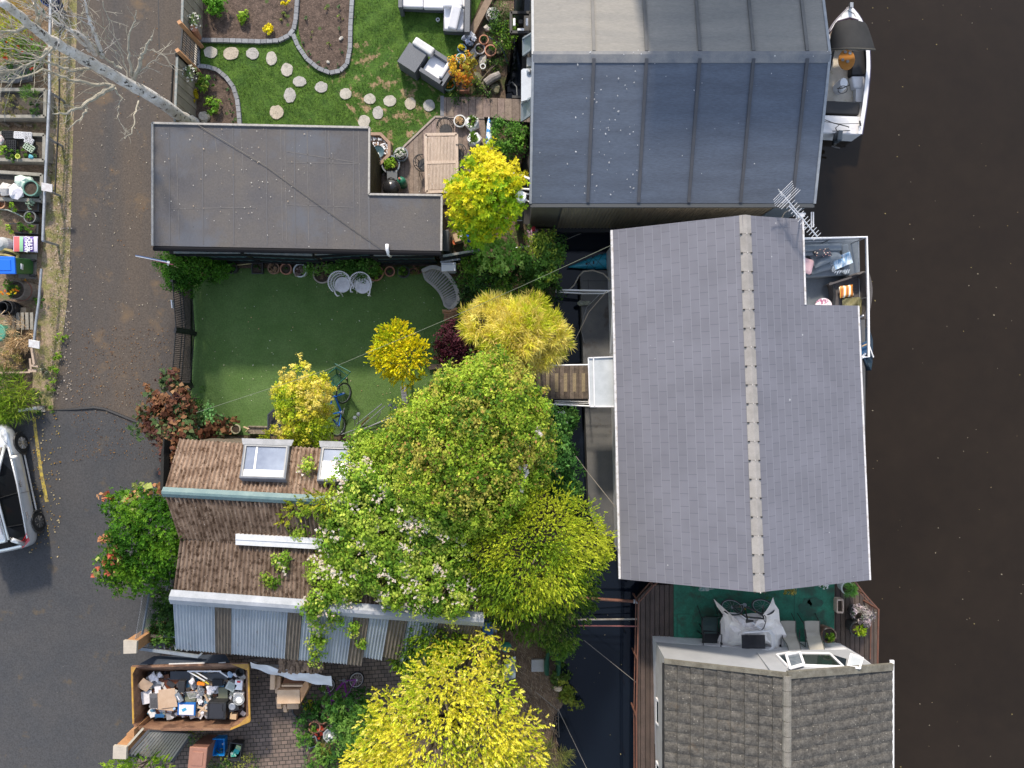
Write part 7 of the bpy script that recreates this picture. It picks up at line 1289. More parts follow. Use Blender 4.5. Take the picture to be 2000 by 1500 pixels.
J('white_appliance', 'white machine with coiled cable beside the printer', 'appliance', 467,1362,.92,(.3,.3,.16),-.05,WPVC, extra=lambda t, c, rz: t.part('coiled_cable', MB().tube([c+V(.02+(.1+.004*k)*math.cos(k*.6),-.02+(.1+.004*k)*math.sin(k*.6),.09+k*.001) for k in range(26)], .014, 5), M('grey_cable', (.35,.37,.38))))
J('orange_tool', 'bright orange tool with a yellow handle in the skip', 'tool', 393,1335,.9,(.24,.09,.08),-.1,M('tool_orange', (.7,.2,.01), rough=.4), extra=lambda t, c, rz: t.part('handle', MB().tube([c+V(.05,.08,.02), c+V(.26,.0,.05), c+V(-.25,.35,.06)], .022, 6), M('tool_yellow', (.65,.55,.05))))
J('carton', 'small open tan carton in the lower right of the skip', 'carton', 457,1398,.85,(.2,.17,.14),-.1,M('tan_carton', (.5,.36,.22))); J('blue_device', 'slim blue and black device on the lower brown board', 'device', 312,1398,.78,(.3,.09,.05),-.05,M('dev_blue', (.02,.1,.25), rough=.4)); J('black_sheet', 'dark plastic sheet along the back of the skip', 'sheet', 352,1319,.82,(.62,.26,.03),.0,M('dark_sheet', (.03,.035,.045), rough=.4)); J('black_sheet', 'second dark sheet behind the small black screen', 'sheet', 420,1321,.84,(.75,.22,.03),.03,M('dark_sheet2', (.05,.055,.065), rough=.4))
single('black_bucket', MB().lathe(W(473,1308,.9), [(.1,0),(.14,.2),(.12,.2),(.09,.05),(0,.05)], 16), BPL, 'round black bucket in the top right corner of the skip', 'bucket', W(473,1308,.9))
single('wire_rack', (lambda mb: [mb.tube([W(366+k*2.4,1350+abs(3-k)*.5,.95), W(369+k*2.4,1362,.93)], .006, 4) for k in range(8)] and mb)(MB().tube([W(364,1352,.95), W(384,1351,.95), W(386,1362,.93), W(370,1364,.93)], .008, 4, closed=True)), am, 'bent white wire rack above the olive cloth', 'wire rack', W(374,1357,.9)); single('wire_tangle', (lambda mb: [mb.tube([W(392+rnd.uniform(-8,8),1351+rnd.uniform(-8,8),.88+rnd.random()*.1) for _ in range(5)], .006, 4) for k in range(16)] and mb)(MB()), STEEL, 'tangle of thin grey wire in the middle of the skip', 'wire', W(392,1351,.8))
gg = random.Random(11)
for i, (x, y, s_, lab) in enumerate(((298,1322,.2,'crumpled white bag at the top left of the skip'),(306,1327,.14,'wad of white tissue beside the upper brown board'),(288,1341,.11,'tissue ball over the leaning cardboard square'),(312,1318,.12,'white crumple near the back of the skip'),(375,1331,.16,'upright white card behind the orange tool'),(410,1349,.2,'large white carrier bag left of the olive cloth'),(419,1344,.14,'white carrier bag end below the black screen'),(392,1372,.12,'white wrapping above the wood offcuts'),(396,1390,.1,'white scrap below the wood offcuts'),(449,1318,.15,'pale blue bag at the back of the skip'),(461,1318,.12,'grey and white packaging by the black bucket'),(341,1384,.08,'small blue scrap at the cardboard corner'))):
    single('plastic_bag', MB().ball(W(x,y,.88), s_*.72, 1, .8, .5, 9, jit=.35, rz=gg.random()*3), (paper, M('pale_blue_bag', (.35,.5,.68), rough=.4))[i in (9,11)], lab, 'bag', W(x,y,.8))
for i, (x0,y0,x1,y1,lab) in enumerate(((399,1356,410,1374,'longest upright wood offcut'),(388,1392,404,1375,'slanting wood offcut'),(394,1386,412,1391,'low wood offcut'),(402,1366,415,1372,'short wood offcut beside the printer'),(386,1381,400,1384,'pale wood offcut in the middle'))): single('wood_offcut', MB().beam(W(x0,y0,.92), W(x1,y1,.9), .05, .03), (PALEW, card)[i%2], lab + ' in the skip', 'wood', W(x0,y0,.85), 'wood offcuts in the skip')
single('aluminium_frame', MB().beam(W(369,1312,1.05), W(400,1330,1.0), .03, .02).beam(W(382,1312,1.05), W(405,1326,1.0), .03, .02).beam(W(366,1311,1.05), W(432,1311,1.05), .04, .02).beam(W(428,1311,1.05), W(446,1323,1.0), .04, .02), WHITE, 'bent white metal frame across the back of the skip', 'frame', W(400,1320,.9))
# ---------------------------------------------------------------- drive: log store, cupboard, bins
t = T('log_store', 'stack of split firewood under the corrugated eave', 'firewood', W(590,1298,0)); fw = MB()
for i in range(190):
    x = 546+rnd.random()*84; y = 1284+rnd.random()*22; z = 1.5+rnd.random()*.12; g = rnd.uniform(.5, 1.5); a = W(x, y+rnd.uniform(-3,3), z); fw.box(a, (rnd.uniform(.04,.1), rnd.uniform(.2,.32), .07), rnd.uniform(-.35,.2), rnd.uniform(-.2,.2), 0, (g,g*.97,g*.93,1))
t.part('split_logs', fw, M('firewood', (.24,.17,.12), (.12,.085,.065), s=9, fine=.4, rough=1, vcol=True)); t.part('stack', MB().pp([(548,1283),(630,1285),(632,1306),(550,1307)], 1.42, .0), M('stack_dark', (.06,.045,.035), (.12,.085,.06), s=20, fine=.4))
single('tarpaulin', MB().grid(lambda u, v: tuple(W(489+u*158+v*2, 1293+u*18+9*math.sin(min(1,u*1.4)*math.pi*.5)+v*(12+9*u)+1.5*math.sin(u*22+v*3), 1.55-.35*v+.05*math.sin(u*17)*math.cos(v*5))), 60, 6).grid(lambda u, v: tuple(W(495+u*52, 1292+u*14-v*9*u+v*2, 1.58-.2*v)), 10, 4), M('white_tarp', (.6,.61,.64), (.5,.51,.55), s=3, fine=.05, rough=.4), 'long white tarpaulin trailing along the front of the firewood', 'tarpaulin', W(560,1320), smooth=True)
t = T('wooden_cupboard', 'discarded open wooden cupboard on the block paving', 'cupboard', W(568,1360,0)); cbm = M('plywood', (.52,.35,.22), (.6,.43,.29), s=3, fine=.05, rough=.7); cbi = M('ply_inner', (.22,.10,.05), rough=.7)
zc = .95; t.part('front', MB().pp([(541,1348),(585,1347),(586,1374),(541,1375)], zc, .25), cbm, bev=.004); t.part('side', MB().pp([(586,1346),(601,1322),(603,1342),(588,1372)], zc, .1), M('ply_side', (.38,.2,.09), (.45,.25,.12), s=4, rough=.6)); t.part('inner', MB().pp([(556,1324),(598,1324),(585,1345),(546,1346)], zc-.25, .1), cbi); t.part('divider', MB().beam(W(551,1338,zc-.02), W(592,1338,zc-.02), .05, .12), cbm); t.part('back_edge', MB().beam(W(556,1322,zc), W(600,1322,zc), .03, .05), cbm)
for i, (pts, z_, lab) in enumerate((([(528,1317),(537,1317),(536,1347),(527,1347)], 1.0, 'tall narrow pale plank box left of the wooden cupboard'), ([(538,1321),(548,1321),(547,1355),(537,1354)], .8, 'second pale plank box leaning against the cupboard'), ([(538,1362),(546,1362),(550,1384),(541,1384)], .45, 'low plank below the wooden cupboard'), ([(560,1375),(583,1375),(583,1385),(561,1385)], .35, 'cream board jutting under the cupboard front'), ([(551,1376),(558,1376),(561,1391),(554,1391)], .3, 'short stub of wood below the cupboard'))): single('plank', MB().pp(pts, z_, 0), cbm, lab, 'plank', W(*pts[0]))
P_('black round tray on the paving beside the cupboard', 583,1389,.2,.12,drk, None, nm='round_tray')
t = T('steel_rack', 'grey steel frame lying between the railing and the corrugated roof', 'rack', W(330,1265,0)); rk = MB(); bsm = M('blue_grey_steel', (.16,.19,.23), (.22,.25,.28), s=5, rough=.5)
rk.beam(W(270,1266,1.2), W(388,1282,1.2), .09, .07).beam(W(385,1284,1.2), W(394,1276,1.3), .05, .05); rk.beam(W(279,1240,1.0), W(345,1244,1.0), .05, .05).beam(W(320,1252,.9), W(345,1236,.9), .05, .05); t.part('beam', rk, bsm); rk = MB()
for k in range(9): rk.beam(W(283+k*9,1245+k*1,.8), W(278+k*11,1264+k*1,.9), .03, .03)
t.part('bars', rk, bsm); single('pale_board', MB().beam(W(295,1241,1.05), W(318,1245,1.05), .09, .04), PALEW, 'short pale board lying on the steel frame', 'board', W(305,1243))
def wheelie(label, pts, z, bodym, lidm, wheels, hdl=None, foot=None):
    c = sum((W(x,y,z) for x,y in pts), V(0,0,0))/4; t = T('wheelie_bin', label, 'bin', (c.x,c.y,0)); tp_ = [W(x,y,z-.06) for x,y in pts]; n=4
    bt = [V(c.x,c.y,.06)+(V(p.x,p.y,0)-V(c.x,c.y,0))*.78 for p in tp_]
    t.part('body', MB().loft([[tuple(p) for p in bt],[tuple(c+(p-c)*.94) for p in tp_]]), bodym, bev=.02); lid = MB().prism([W(x,y,z) for x,y in pts], z-.07); t.part('lid', lid, lidm, bev=.02)
    t.part('lid_panel', MB().prism([W(x,y,z+.02)*1.0 if 0 else c.lerp(W(x,y,z),.62)+V(0,0,.02) for x,y in pts], z-.01), lidm, bev=.01)
    for i, p in enumerate(wheels): w_ = MB().tube([Vector(p)-V(0,.03,0), Vector(p)+V(0,.03,0)], .1, 14); t.part('wheel', w_, BPL)
    return t
bt = wheelie('green wheelie bin with a bright blue lid in the allotment', [(-12,500),(28,501),(30,535),(-12,535)], 1.07, M('bin_green', (.025,.11,.03), (.035,.14,.04), s=3, fine=.05, rough=.45), M('bin_blue', (.01,.13,.62), fine=.03, rough=.35), [])
bt.part('label_patch', MB().box(W(41,521,.72)+V(.03,0,.0), (.03,.17,.2), 0, 0, .35), M('label_white', (.65,.68,.7))); bt.part('wheel', MB().tube([W(64,507,.1), W(64,511,.1)], .1, 14), BPL); bt.part('wheel', MB().tube([W(64,536,.1), W(64,540,.1)], .1, 14), BPL)
for ch in list(bt.o.children):
    if ch.name.startswith('body'):
        b0 = MB().loft([[tuple(W(x,y,z)) for x,y in q_] for z, q_ in ((.06,((8,505),(66,507),(65,536),(8,535))),(1.0,((-10,501),(31,503),(32,534),(-10,534))))]); ch.data = mkmesh('body', b0, ch.data.materials[0], bt.loc)
wheelie('pinkish brown wheelie bin at the bottom of the block paving', [(370,1459),(405,1461),(401,1504),(366,1503)], 1.07, M('bin_brown', (.16,.08,.06), rough=.6), M('bin_brown_lid', (.34,.17,.12), (.29,.14,.1), s=4, fine=.05, rough=.6), [])
def crate(label, px, py, a, b, h, rz, mat, fillm=None):
    c = W(px, py, h); t = T('recycling_box', label, 'box', (c.x,c.y,0)); o = V(c.x,c.y,0); M_ = Matrix.Rotation(rz, 3, 'Z'); rg = lambda k, z: [tuple(o + M_ @ V(sx*a*k, sy*b*k, z)) for sx, sy in ((-1,-1),(1,-1),(1,1),(-1,1))]
    t.part('box', MB().loft([rg(.8,.0), rg(1,h), rg(1.06,h), rg(1.06,h+.02), rg(.93,h+.02), rg(.76,.05)]), mat)
    if fillm:
        for i, m_ in enumerate(fillm): t.part('contents', MB().box(o + M_ @ V(rnd.uniform(-.08,.08), (i-1)*b*.45, h*.75), (a*.9, b*.5, .12), rz+rnd.uniform(-.4,.4)), m_)
    else: t.part('scrap', MB().box(o + V(.03,-.05,.08), (.08,.06,.02), .5), paper)
crate('bright blue empty recycling box on the block paving', 427,1459,.18,.26,.38,0,M('box_bright_blue', (.005,.16,.5), (.0,.22,.6), s=4, rough=.3)); crate('black recycling box with green cartons inside', 459,1468,.19,.27,.36,-.15,BPL,[M('carton_green', (.05,.35,.25), (.6,.7,.6), s=9, lo=.5, hi=.55), M('carton_teal', (.02,.3,.3)), M('carton_mix', (.4,.45,.2), (.1,.35,.25), s=9)])
P_('terracotta ringed pot in the shrub bed, the upper one', 629,1402,.2,.25,TERRA, (DKG,.1,.14,130,.06)); P_('terracotta ringed pot in the shrub bed, the lower one', 614,1421,.19,.25,TERRA, (GREEN,.1,.14,130,.06)); P_('square grey planter low in the shrub bed', 610,1450,.22,.3,gry, (DKG,.1,.14,150,.06), sq=1, seg=4, rz=.3)
t = T('bird_bath', 'octagonal grey bird bath with a white ornament in the shrub bed', 'bird bath', W(645,1438,0)); c = W(644,1437,.6); t.part('basin', MB().lathe((c.x,c.y,.48), [(.1,0),(.22,.1),(.23,.12),(.2,.12),(.15,.06),(0,.05)], 8, sq=1), M('bath_grey', (.35,.37,.38), (.25,.27,.27), s=8)); t.part('pedestal', MB().lathe((c.x,c.y,0), [(.16,0),(.08,.1),(.07,.48),(0,.48)], 8), STONE); t.part('ornament', MB().ball((c.x,c.y,.6), .07, 1, .8, 1.2, 8, jit=.1).ball((c.x+.06,c.y-.05,.6), .045), M('ornament', (.6,.62,.65)))
single('rock', MB().ball(W(637,1375,.3), .16, 1, .9, .8, 10, jit=.15), M('mossy_rock', (.17,.15,.1)), 'round grey stone standing in the shrub bed by the purple bicycle', 'rock', W(637,1375))
# riverbank objects
single('paving_slab', MB().pp([(1038,1289),(1062,1288),(1062,1312),(1038,1312)], .12, .0), M('grey_slab', (.3,.29,.29), (.36,.35,.34), s=4, fine=.1), 'square grey paving slab on the dry bank', 'slab', W(1050,1300))
t = T('folded_tarp', 'dark green folded fabric frame beside the square slab', 'tarpaulin', W(1080,1290,0)); gt = M('tarp_green', (.015,.07,.04), (.03,.11,.06), s=6, fine=.2, rough=.6)
for sx in (-1, 1): t.part('flap', MB().loft([[tuple(W(1079+sx*(4+5*math.sin(v*2.6)),1276+v*44,.25)+V(0,0,0)), tuple(W(1079+sx*(9+6*math.sin(v*2.6)),1274+v*46,.45)), tuple(W(1079+sx*(13+4*math.sin(v*2.6)),1276+v*42,.1)), tuple(W(1079+sx*6,1280+v*38,.05))] for v in [k/8 for k in range(9)]]), gt)
t.part('soil', MB().pp([(1074,1285),(1086,1285),(1085,1318),(1076,1318)], .1, 0), SOIL)
for x, y, r_, lab in ((1081,1268,.18,'cream lichen covered rock above the green fabric frame'),(1093,1324,.12,'round sawn stump end at the pond edge'),(1090,1345,.13,'pale stone half in the ivy at the pond edge')): single('rock', MB().ball(W(x,y,.15), r_, 1.2, .7, .7, 9, jit=.2), M('cream_rock', (.45,.36,.25), (.3,.24,.17), s=7), lab, 'rock', W(x,y))
single('lid', MB().lathe(W(989,1263,.1), [(.16,0),(.17,.04),(.1,.09),(0,.1)], 18), M('green_lid', (.01,.16,.1), rough=.4), 'dark green dished lid on the dry bank', 'lid', W(989,1263)); P_('tiny terracotta pot on the dry bank above the green lid', 975,1248,.08,.14,TERRA, None); single('plastic_sheet', MB().grid(lambda u, v: tuple(W(985+u*22, 1288+v*42-u*6, .15+.1*math.sin(u*5)*math.sin(v*7))), 8, 8), M('clear_film', (.42,.46,.44), (.3,.34,.32), s=6, rough=.2), 'crumpled clear plastic film at the conifer edge', 'plastic sheet', W(996,1308))
t = T('sheet_stack', 'narrow stack of grey metal sheets at the shed corner', 'metal sheets', W(966,1210,0))
for k in range(3): t.part('sheet', MB().beam(W(963+k*3,1192,.9+k*.05), W(963+k*3,1227,.8), .03, .4), galv)
single('blue_crate', MB().box(W(952,1225,.4), (.3,.4,.3), .2), M('crate_blue', (.01,.1,.3), rough=.4), 'blue crate in the shade at the shed corner', 'crate', W(952,1225)); single('grey_sack', MB().ball(W(955,1245,.3), .2, 1, .9, .6, 9, jit=.25), M('sack', (.3,.3,.33), (.15,.1,.08), s=6), 'grey sack leaning below the blue crate', 'sack', W(955,1245))
t = T('trellis', 'thin timber trellis rail under the feathery yellow tree', 'trellis', W(1000,1175,0)); t.part('rail', MB().tube([W(975,1175,2.0), W(1080,1177,2.0)], .015, 5), PALEW); t.part('post', MB().beam(W(1080,1126,2.0), W(1082,1180,2.0), .03, .03), PALEW)
# ---------------------------------------------------------------- allotment
tim = M('bed_boards', (.3,.28,.24), (.2,.19,.16), s=7, fine=.2, rough=.9)
def raised(label, pts, z=.4, th=.1):
    P = [W(x,y,z) for x,y in pts]; t = T('raised_bed', label, 'raised bed', W(pts[0][0], pts[0][1]), 'timber raised beds of the allotment'); n = len(P)
    for a, b in zip(P, P[1:]+P[:1]): t.part('board', MB().beam(a-V(0,0,z/2), b-V(0,0,z/2), th, z), tim)
    c = sum(P, V(0,0,0))/n; t.part('soil', MB().prism([c+(p-c)*.97-V(0,0,.12) for p in P], 0), M('bed_soil', (.04,.032,.024), (.07,.055,.04), s=8, fine=.5, bump=.8)); return t
raised('raised bed with weeds under the birch twigs', [(-40,174),(88,175),(87,227),(-40,227)]); raised('raised bed crowded with seed trays', [(-40,258),(86,263),(85,313),(-40,310)]); raised('raised bed with the big green tub', [(-40,333),(81,341),(80,391),(-40,387)])
def tray(label, px, py, a, b, rz, mat, nx, ny, z=.42):
    c = W(px, py, z); t = T('seed_tray', label, 'seed tray', (c.x,c.y,z-.06)); M_ = Matrix.Rotation(rz, 3, 'Z'); mb = MB()
    for i in range(nx+1): x = (i/nx-.5)*a; mb.beam(c+M_@V(x,-b/2,0), c+M_@V(x,b/2,0), .018, .05)
    for j in range(ny+1): y = (j/ny-.5)*b; mb.beam(c+M_@V(-a/2,y,0), c+M_@V(a/2,y,0), .018, .05)
    t.part('grid', mb, mat); t.part('soil', MB().box(c-V(0,0,.03), (a,b,.03), rz), SOIL)
tray('black seed tray at the top left of the crowded bed',15,263,.36,.22,0,BPL,6,4); tray('white seed tray at the top of the crowded bed',37,264,.28,.2,-.05,WPVC,5,4); tray('second white seed tray against the top board',53,265,.28,.2,-.05,WHITE,5,4); tray('white seed tray lying tilted in the crowded bed',57,275,.26,.17,-.4,WHITE,4,3); tray('pale green seed tray lying slanted in the crowded bed',57,288,.32,.2,-.6,M('tray_green', (.45,.55,.42)),4,3); tray('large black seed tray in the middle of the crowded bed',22,287,.3,.42,0,BPL,5,7)
cab = ((.1,.2,.08),(.16,.28,.12),(.2,.3,.18))
def veg(label, x, y, r, h, pal=GREEN, n=140, z0=.3, **kw): return bush('vegetable', label, x, y, r, h, pal, n, z0=z0, size=kw.pop('size', .07), **kw)
veg('row of seedlings along the left of the crowded bed', 8,292,.16,.2,LIME,160); veg('seedlings at the foot of the crowded bed', 24,303,.22,.2,GREEN,220); veg('leafy clump under the slanted seed tray', 45,299,.16,.15,GREEN,100); veg('small herb beside the pale green seed tray', 70,300,.12,.15,cab,60)
single('yellow_cup', MB().lathe(W(34,305,.5), [(.05,-.1),(.08,0),(.06,0),(.04,-.08),(0,-.08)], 14), M('yellow_green', (.5,.55,.1)), 'yellow green cup among the seedlings', 'cup', W(34,305,.4)); single('teal_scrap', MB().ball(W(60,306,.42), .08, 1.3, .8, .4, 7, jit=.4), M('teal_plastic', (.1,.35,.42)), 'teal plastic scrap near the corner of the crowded bed', 'plastic scrap', W(60,306,.3)); single('pink_bag', MB().ball(W(2,273,.45), .12, .8, 1.2, .6, 8, jit=.3), M('pink_bag', (.6,.4,.4), (.5,.55,.5), s=6), 'pink and white bag at the frame edge of the crowded bed', 'bag', W(2,273,.3))
fern = ((.06,.14,.02),(.1,.2,.04),(.16,.2,.06)); veg('feathery fennel in the weedy raised bed', 58,185,.32,.4,fern,420,mode='needle',size=.14,asp=.1); veg('brownish weeds in the weedy raised bed', 20,205,.4,.2,((.12,.14,.04),(.2,.18,.07)),260); veg('dark weeds near the right board of the weedy bed', 68,212,.25,.2,DKG,160)
pot('tub', 'big green plastic tub in the raised bed', 59, 367, .24, .35, M('tub_green', (.09,.2,.16), (.14,.26,.21), s=4, rough=.4), None, z0=.3, cat='tub')
for lab, x, y, s_, m_ in (('pale green compost bag behind the big tub',47,356,.26,M('pale_green_bag', (.45,.6,.48), (.6,.66,.6), s=6, rough=.4)),('crumpled white bag left of the big green tub',31,374,.27,paper),('grey white bag at the left frame edge by the tub',10,370,.24,M('white_grey_bag', (.55,.53,.5), (.3,.28,.27), s=6))): single('compost_bag', MB().ball(W(x,y,.5), s_, 1, .9, .5, 10, jit=.3), m_, lab, 'bag', W(x,y,.3))
single('plant_pot', MB().lathe(W(0,397,.3), [(.13,-.3),(.17,0),(.14,0),(.12,-.2),(0,-.2)], 20), M('peach_pot', (.55,.3,.17)), 'peach terracotta pot cut by the left edge', 'plant pot', W(0,397))
def troughp(label, px, py, a, b, h, rz, mat, plants):
    c = W(px, py, h); t = T('trough_planter', label, 'planter', (c.x,c.y,0)); t.part('trough', MB().box((c.x,c.y,h/2), (a,b,h), rz), mat); t.part('soil', MB().box((c.x,c.y,h), (a*.86,b*.8,.015), rz), SOIL)
    for i, (dx, r_, pal, n) in enumerate(plants): t.part('foliage', crown([(c.x+dx,c.y,h+.08,r_,.09)], n, pal=pal, size=.09, asp=.5, rc=.05, k=8, seed=i+5), LEAF)
troughp('black trough with two leafy plants below the big green tub', 49,402,.9,.34,.3,-.03,BPL,[(-.28,.13,LIME,60),(.27,.14,((.3,.4,.3),(.4,.5,.4)),60)]); troughp('black trough above the compost sack', 46,446,.95,.32,.3,-.05,BPL,[(-.33,.12,LIME,60),(0,.15,fern,80),(.27,.14,GREEN,60)])
P_('round black pot of green leaves between the two black troughs', 58,424,.19,.3,M('grey_rim_pot', (.14,.15,.15)), (GREEN,.1,.14,130,.06)); cable('hose', 'grey green hose end crossing to the round black pot', [(-5,408,.1),(15,410,.3),(30,416,.3),(45,424,.2)], .02, M('sage_hose', (.3,.34,.3)), 'hose')
single('grey_tub', MB().lathe(W(-1,475,.4), [(.24,-.4),(.22,-.1),(.12,0),(0,.02)], 20), M('grey_tub', (.35,.36,.37)), 'rounded grey tub at the left edge beside the compost sack', 'tub', W(-1,475))
t = T('compost_sack', 'purple, green and red multi purpose compost sack lying flat', 'sack', W(50,477,0)); z_ = .32
def sack(x0, x1, col, nm, dz=0, y0=462, y1=491): return t.part(nm, MB().grid(lambda u, v: tuple(W(x0+(x1-x0)*u, y0+(y1-y0)*v, z_+.0+dz+.07*math.sin(min(max((x0+(x1-x0)*u-25)/50,0),1)*math.pi)**.5*math.sin(((y0+(y1-y0)*v)-460)/33*math.pi)**.5)), 8, 8), col, smooth=True)
t.part('sack', MB().loft([[tuple(W(x,y,zz)) for x, y, zz in ((26,461,h_),(74,462,h_),(74,493,h_),(26,491,h_))] for h_ in (.1,.33)]), M('sack_white', (.6,.56,.7), fine=.05, rough=.35)); sack(27,38,M('sack_red', (.6,.12,.12), rough=.35),'red_band',.03); sack(38,45,M('sack_green', (.25,.5,.3), rough=.35),'green_band',.03); sack(46,65,M('sack_purple', (.12,.04,.35), rough=.35),'purple_band',.03,463,491); sack(66,73,M('sack_white', (.6,.56,.7)),'white_band',.03)
def text(s_, px, py, z, size, rz, mat, parent_t, nm='lettering'):
    cu = bpy.data.curves.new(nm, 'FONT'); cu.body = s_; cu.size = size; cu.align_x = 'CENTER'; cu.align_y = 'CENTER'; cu.extrude = .002; cu.offset = .004
    o = bpy.data.objects.new(nm, cu); sc.collection.objects.link(o); bpy.context.view_layer.update(); me = bpy.data.meshes.new_from_object(o.evaluated_get(bpy.context.evaluated_depsgraph_get())); bpy.data.objects.remove(o)
    o = bpy.data.objects.new(nm, me); sc.collection.objects.link(o); me.materials.clear(); me.materials.append(mat); o.parent = parent_t.o; o.location = W(px,py,z)-parent_t.loc; o.rotation_euler = (0,0,rz); return o
for s_, x, sz in (('MULTI',60,.13),('PURPOSE',55.5,.11),('COMPOST',50.5,.11)): text(s_, x, 477, z_+.115, sz, R(-90), WPVC, t)
cable('hose', 'coiled yellow hose behind the blue lidded bin', [(-5,492,.2),(10,487,.3),(25,491,.3),(36,497,.2),(34,506,.2),(20,500,.25),(5,497,.2),(-5,500,.2)], .05, M('mustard_hose', (.42,.34,.12), (.2,.17,.08), s=30), 'hose')
sheet('bin_slab', [(38,496),(72,497),(70,545),(36,543)], .03, M('slab_grey', (.24,.21,.18), (.16,.15,.13), s=5, fine=.2))
t = T('barrel_planter', 'half barrel of yellow and orange flowers below the wheelie bin', 'planter', W(38,568,0)); c = W(30,566,.5); cb_ = V(c.x+.25,c.y+.05,0)
t.part('staves', MB().loft([[tuple(V(c.x+(1-z/.5)*.33+r_*math.cos(a), c.y+(1-z/.5)*-.03+r_*math.sin(a), z)) for a in [k*math.pi/10 for k in range(20)]] for z, r_ in ((0,.26),(.25,.31),(.5,.31),(.5,.27),(.38,.27))]), M('barrel_wood', (.14,.11,.085), (.09,.07,.055), s=8, fine=.2)); t.part('hoop', MB().tube([V(c.x+.1+.315*math.cos(a), c.y-.01+.315*math.sin(a), .34) for a in [k*math.pi/10 for k in range(20)]], .02, 5, closed=True), RUST)
t.part('soil', MB().lathe((c.x,c.y,.44), [(.27,0),(0,.02)], 18), SOIL); b_ = [(c.x-.15,c.y+.12,.58,.16,.1),(c.x+.1,c.y+.05,.55,.13,.08),(c.x-.05,c.y-.12,.55,.13,.08)]; t.part('foliage', crown(b_, 260, pal=GREEN, size=.07, rc=.06, k=10, seed=2), LEAF); t.part('flower', flowers([(c.x-.1+.05*i*(-1)**i*.7,c.y-.15+.03*(i%5),.66) for i in range(9)]+[(c.x+.12,c.y-.02,.66),(c.x+.15,c.y+.08,.66)], .055, ((.8,.4,.01),(.8,.55,.02),(.75,.2,.02)), 2, 7), LEAF)
single('marigold', flowers([W(49,547,.2)], .06, ((.8,.4,.05),), 2, 8), LEAF, 'single orange marigold below the bin slab', 'flower', W(49,547,.1))
t = T('pot_stack', 'nested stack of black plastic pots', 'plant pots', W(18,604,0))
for k, (x, r_, h_) in enumerate(((26,.24,.2),(16,.25,.42),(10,.24,.55),(4,.18,.62))): c = W(x,603-k,h_); t.part('pot', MB().lathe((c.x,c.y,0), [(r_*.8,0),(r_,h_),(r_-.02,h_),(r_*.75,.05),(0,.05)], 20), BPL)
t.part('cane', MB().tube([W(2,614,.8), W(10,606,.7)], .012, 5), PALEW); single('concrete_block', MB().box(W(48,608,.1), (.22,.22,.2)), M('buff_block', (.28,.22,.15)), 'square buff block beside the black pot stack', 'block', W(48,608))
t = T('pallet', 'weathered wooden pallet behind the straw heap', 'pallet', W(40,640,0)); pl_ = MB()
for k in range(5): pl_.box(W(26+k*9,627,.3), (.1,.55,.02), .02)
pl_.box(W(14,644,.3), (.22,.6,.03)); t.part('slats', pl_, tim); t.part('bearer', MB().beam(W(22,620,.2), W(64,622,.2), .08, .1).beam(W(22,634,.2), W(64,636,.2), .08, .1), tim)
single('straw_heap', crown([(*W(38,655,.25),.5,.25)], 900, pal=((.5,.36,.2),(.6,.45,.28),(.3,.2,.12)), mode='needle', size=.3, asp=.05, rc=.15, k=14), LEAF, 'heap of pale straw and dry stems on the allotment', 'straw', W(38,655))
single('green_bin', MB().lathe(W(-6,650,.6), [(.3,-.6),(.28,0),(.25,.02),(.22,0),(.1,.02),(0,.02)], 22), M('bin_jade', (.05,.22,.14), (.08,.28,.2), s=3), 'round jade green compost bin at the left edge', 'bin', W(-6,650))
bush('dry_shrub', 'ochre dying shrub between the straw heap and the timber rail', 25, 703, .45, .6, ((.3,.24,.07),(.2,.19,.06),(.38,.27,.14)), 800, size=.06)
single('dark_compost', MB().ball(W(50,690,.1), .3, .7, 1.3, .4, 9, jit=.3), SOIL, 'dark compost mound between the ochre shrub and the timber rail', 'compost', W(50,690))
t = T('long_grass', 'clump of long arching green grass above the silver car', 'grass clump', W(20,770,0)); t.part('blades', crown([(*W(5,765,.4),.7,.35),(*W(30,775,.35),.55,.3),(*W(12,795,.3),.5,.25)], 1800, pal=((.14,.24,.02),(.22,.32,.03),(.3,.36,.05),(.07,.13,.02)), mode='needle', size=.36, asp=.07, rc=.2, k=12), LEAF)
for i, (x, y, r, h, pal, lab) in enumerate(((85,795,.35,.25,GREEN,'weeds round the concrete block'),(70,770,.25,.3,DKG,'dark green weed beside the long grass'),(100,752,.22,.25,LIME,'bright weed on the lane edge beside the long grass'),(106,722,.2,.22,LIME,'bright weed on the lane edge right of the timber rail'),(112,695,.18,.2,LIME,'weed on the lane edge right of the white board'),(118,660,.22,.22,LIME,'lime weed on the lane edge level with the straw heap'),(75,590,.2,.3,GREEN,'green weed climbing the pipe rail'),(98,335,.1,.2,GREEN,'tiny green weed at the pipe rail post'),(82,728,.25,.25,((.3,.3,.22),(.2,.22,.12)),'dusty weed below the timber rail'))): bush('weed', lab, x, y, r, h, pal, 170, size=.055)
bush('shrub', 'bright yellow green shrub at the top left edge', 8,75,.75,1.1,((.4,.42,.02),(.3,.36,.02),(.2,.26,.03)),1800,mode='spray',size=.1,asp=.3); bush('shrub', 'tawny grass clump at the top left corner', 25,25,.6,.9,((.35,.25,.07),(.28,.22,.05),(.2,.2,.04)),1100,mode='needle',size=.25,asp=.06); bush('shrub', 'red flowered green shrub under the birch trunk', 42,108,.75,.7,((.04,.1,.02),(.07,.16,.03),(.12,.24,.03)),1300,size=.08,flower=(14,.09,((.7,.1,.02),(.6,.05,.02))))
bush('weed', 'small blue green weed at the foot of the pipe rail top', 83,18,.16,.2,((.1,.22,.16),(.16,.3,.22)),90,size=.06)
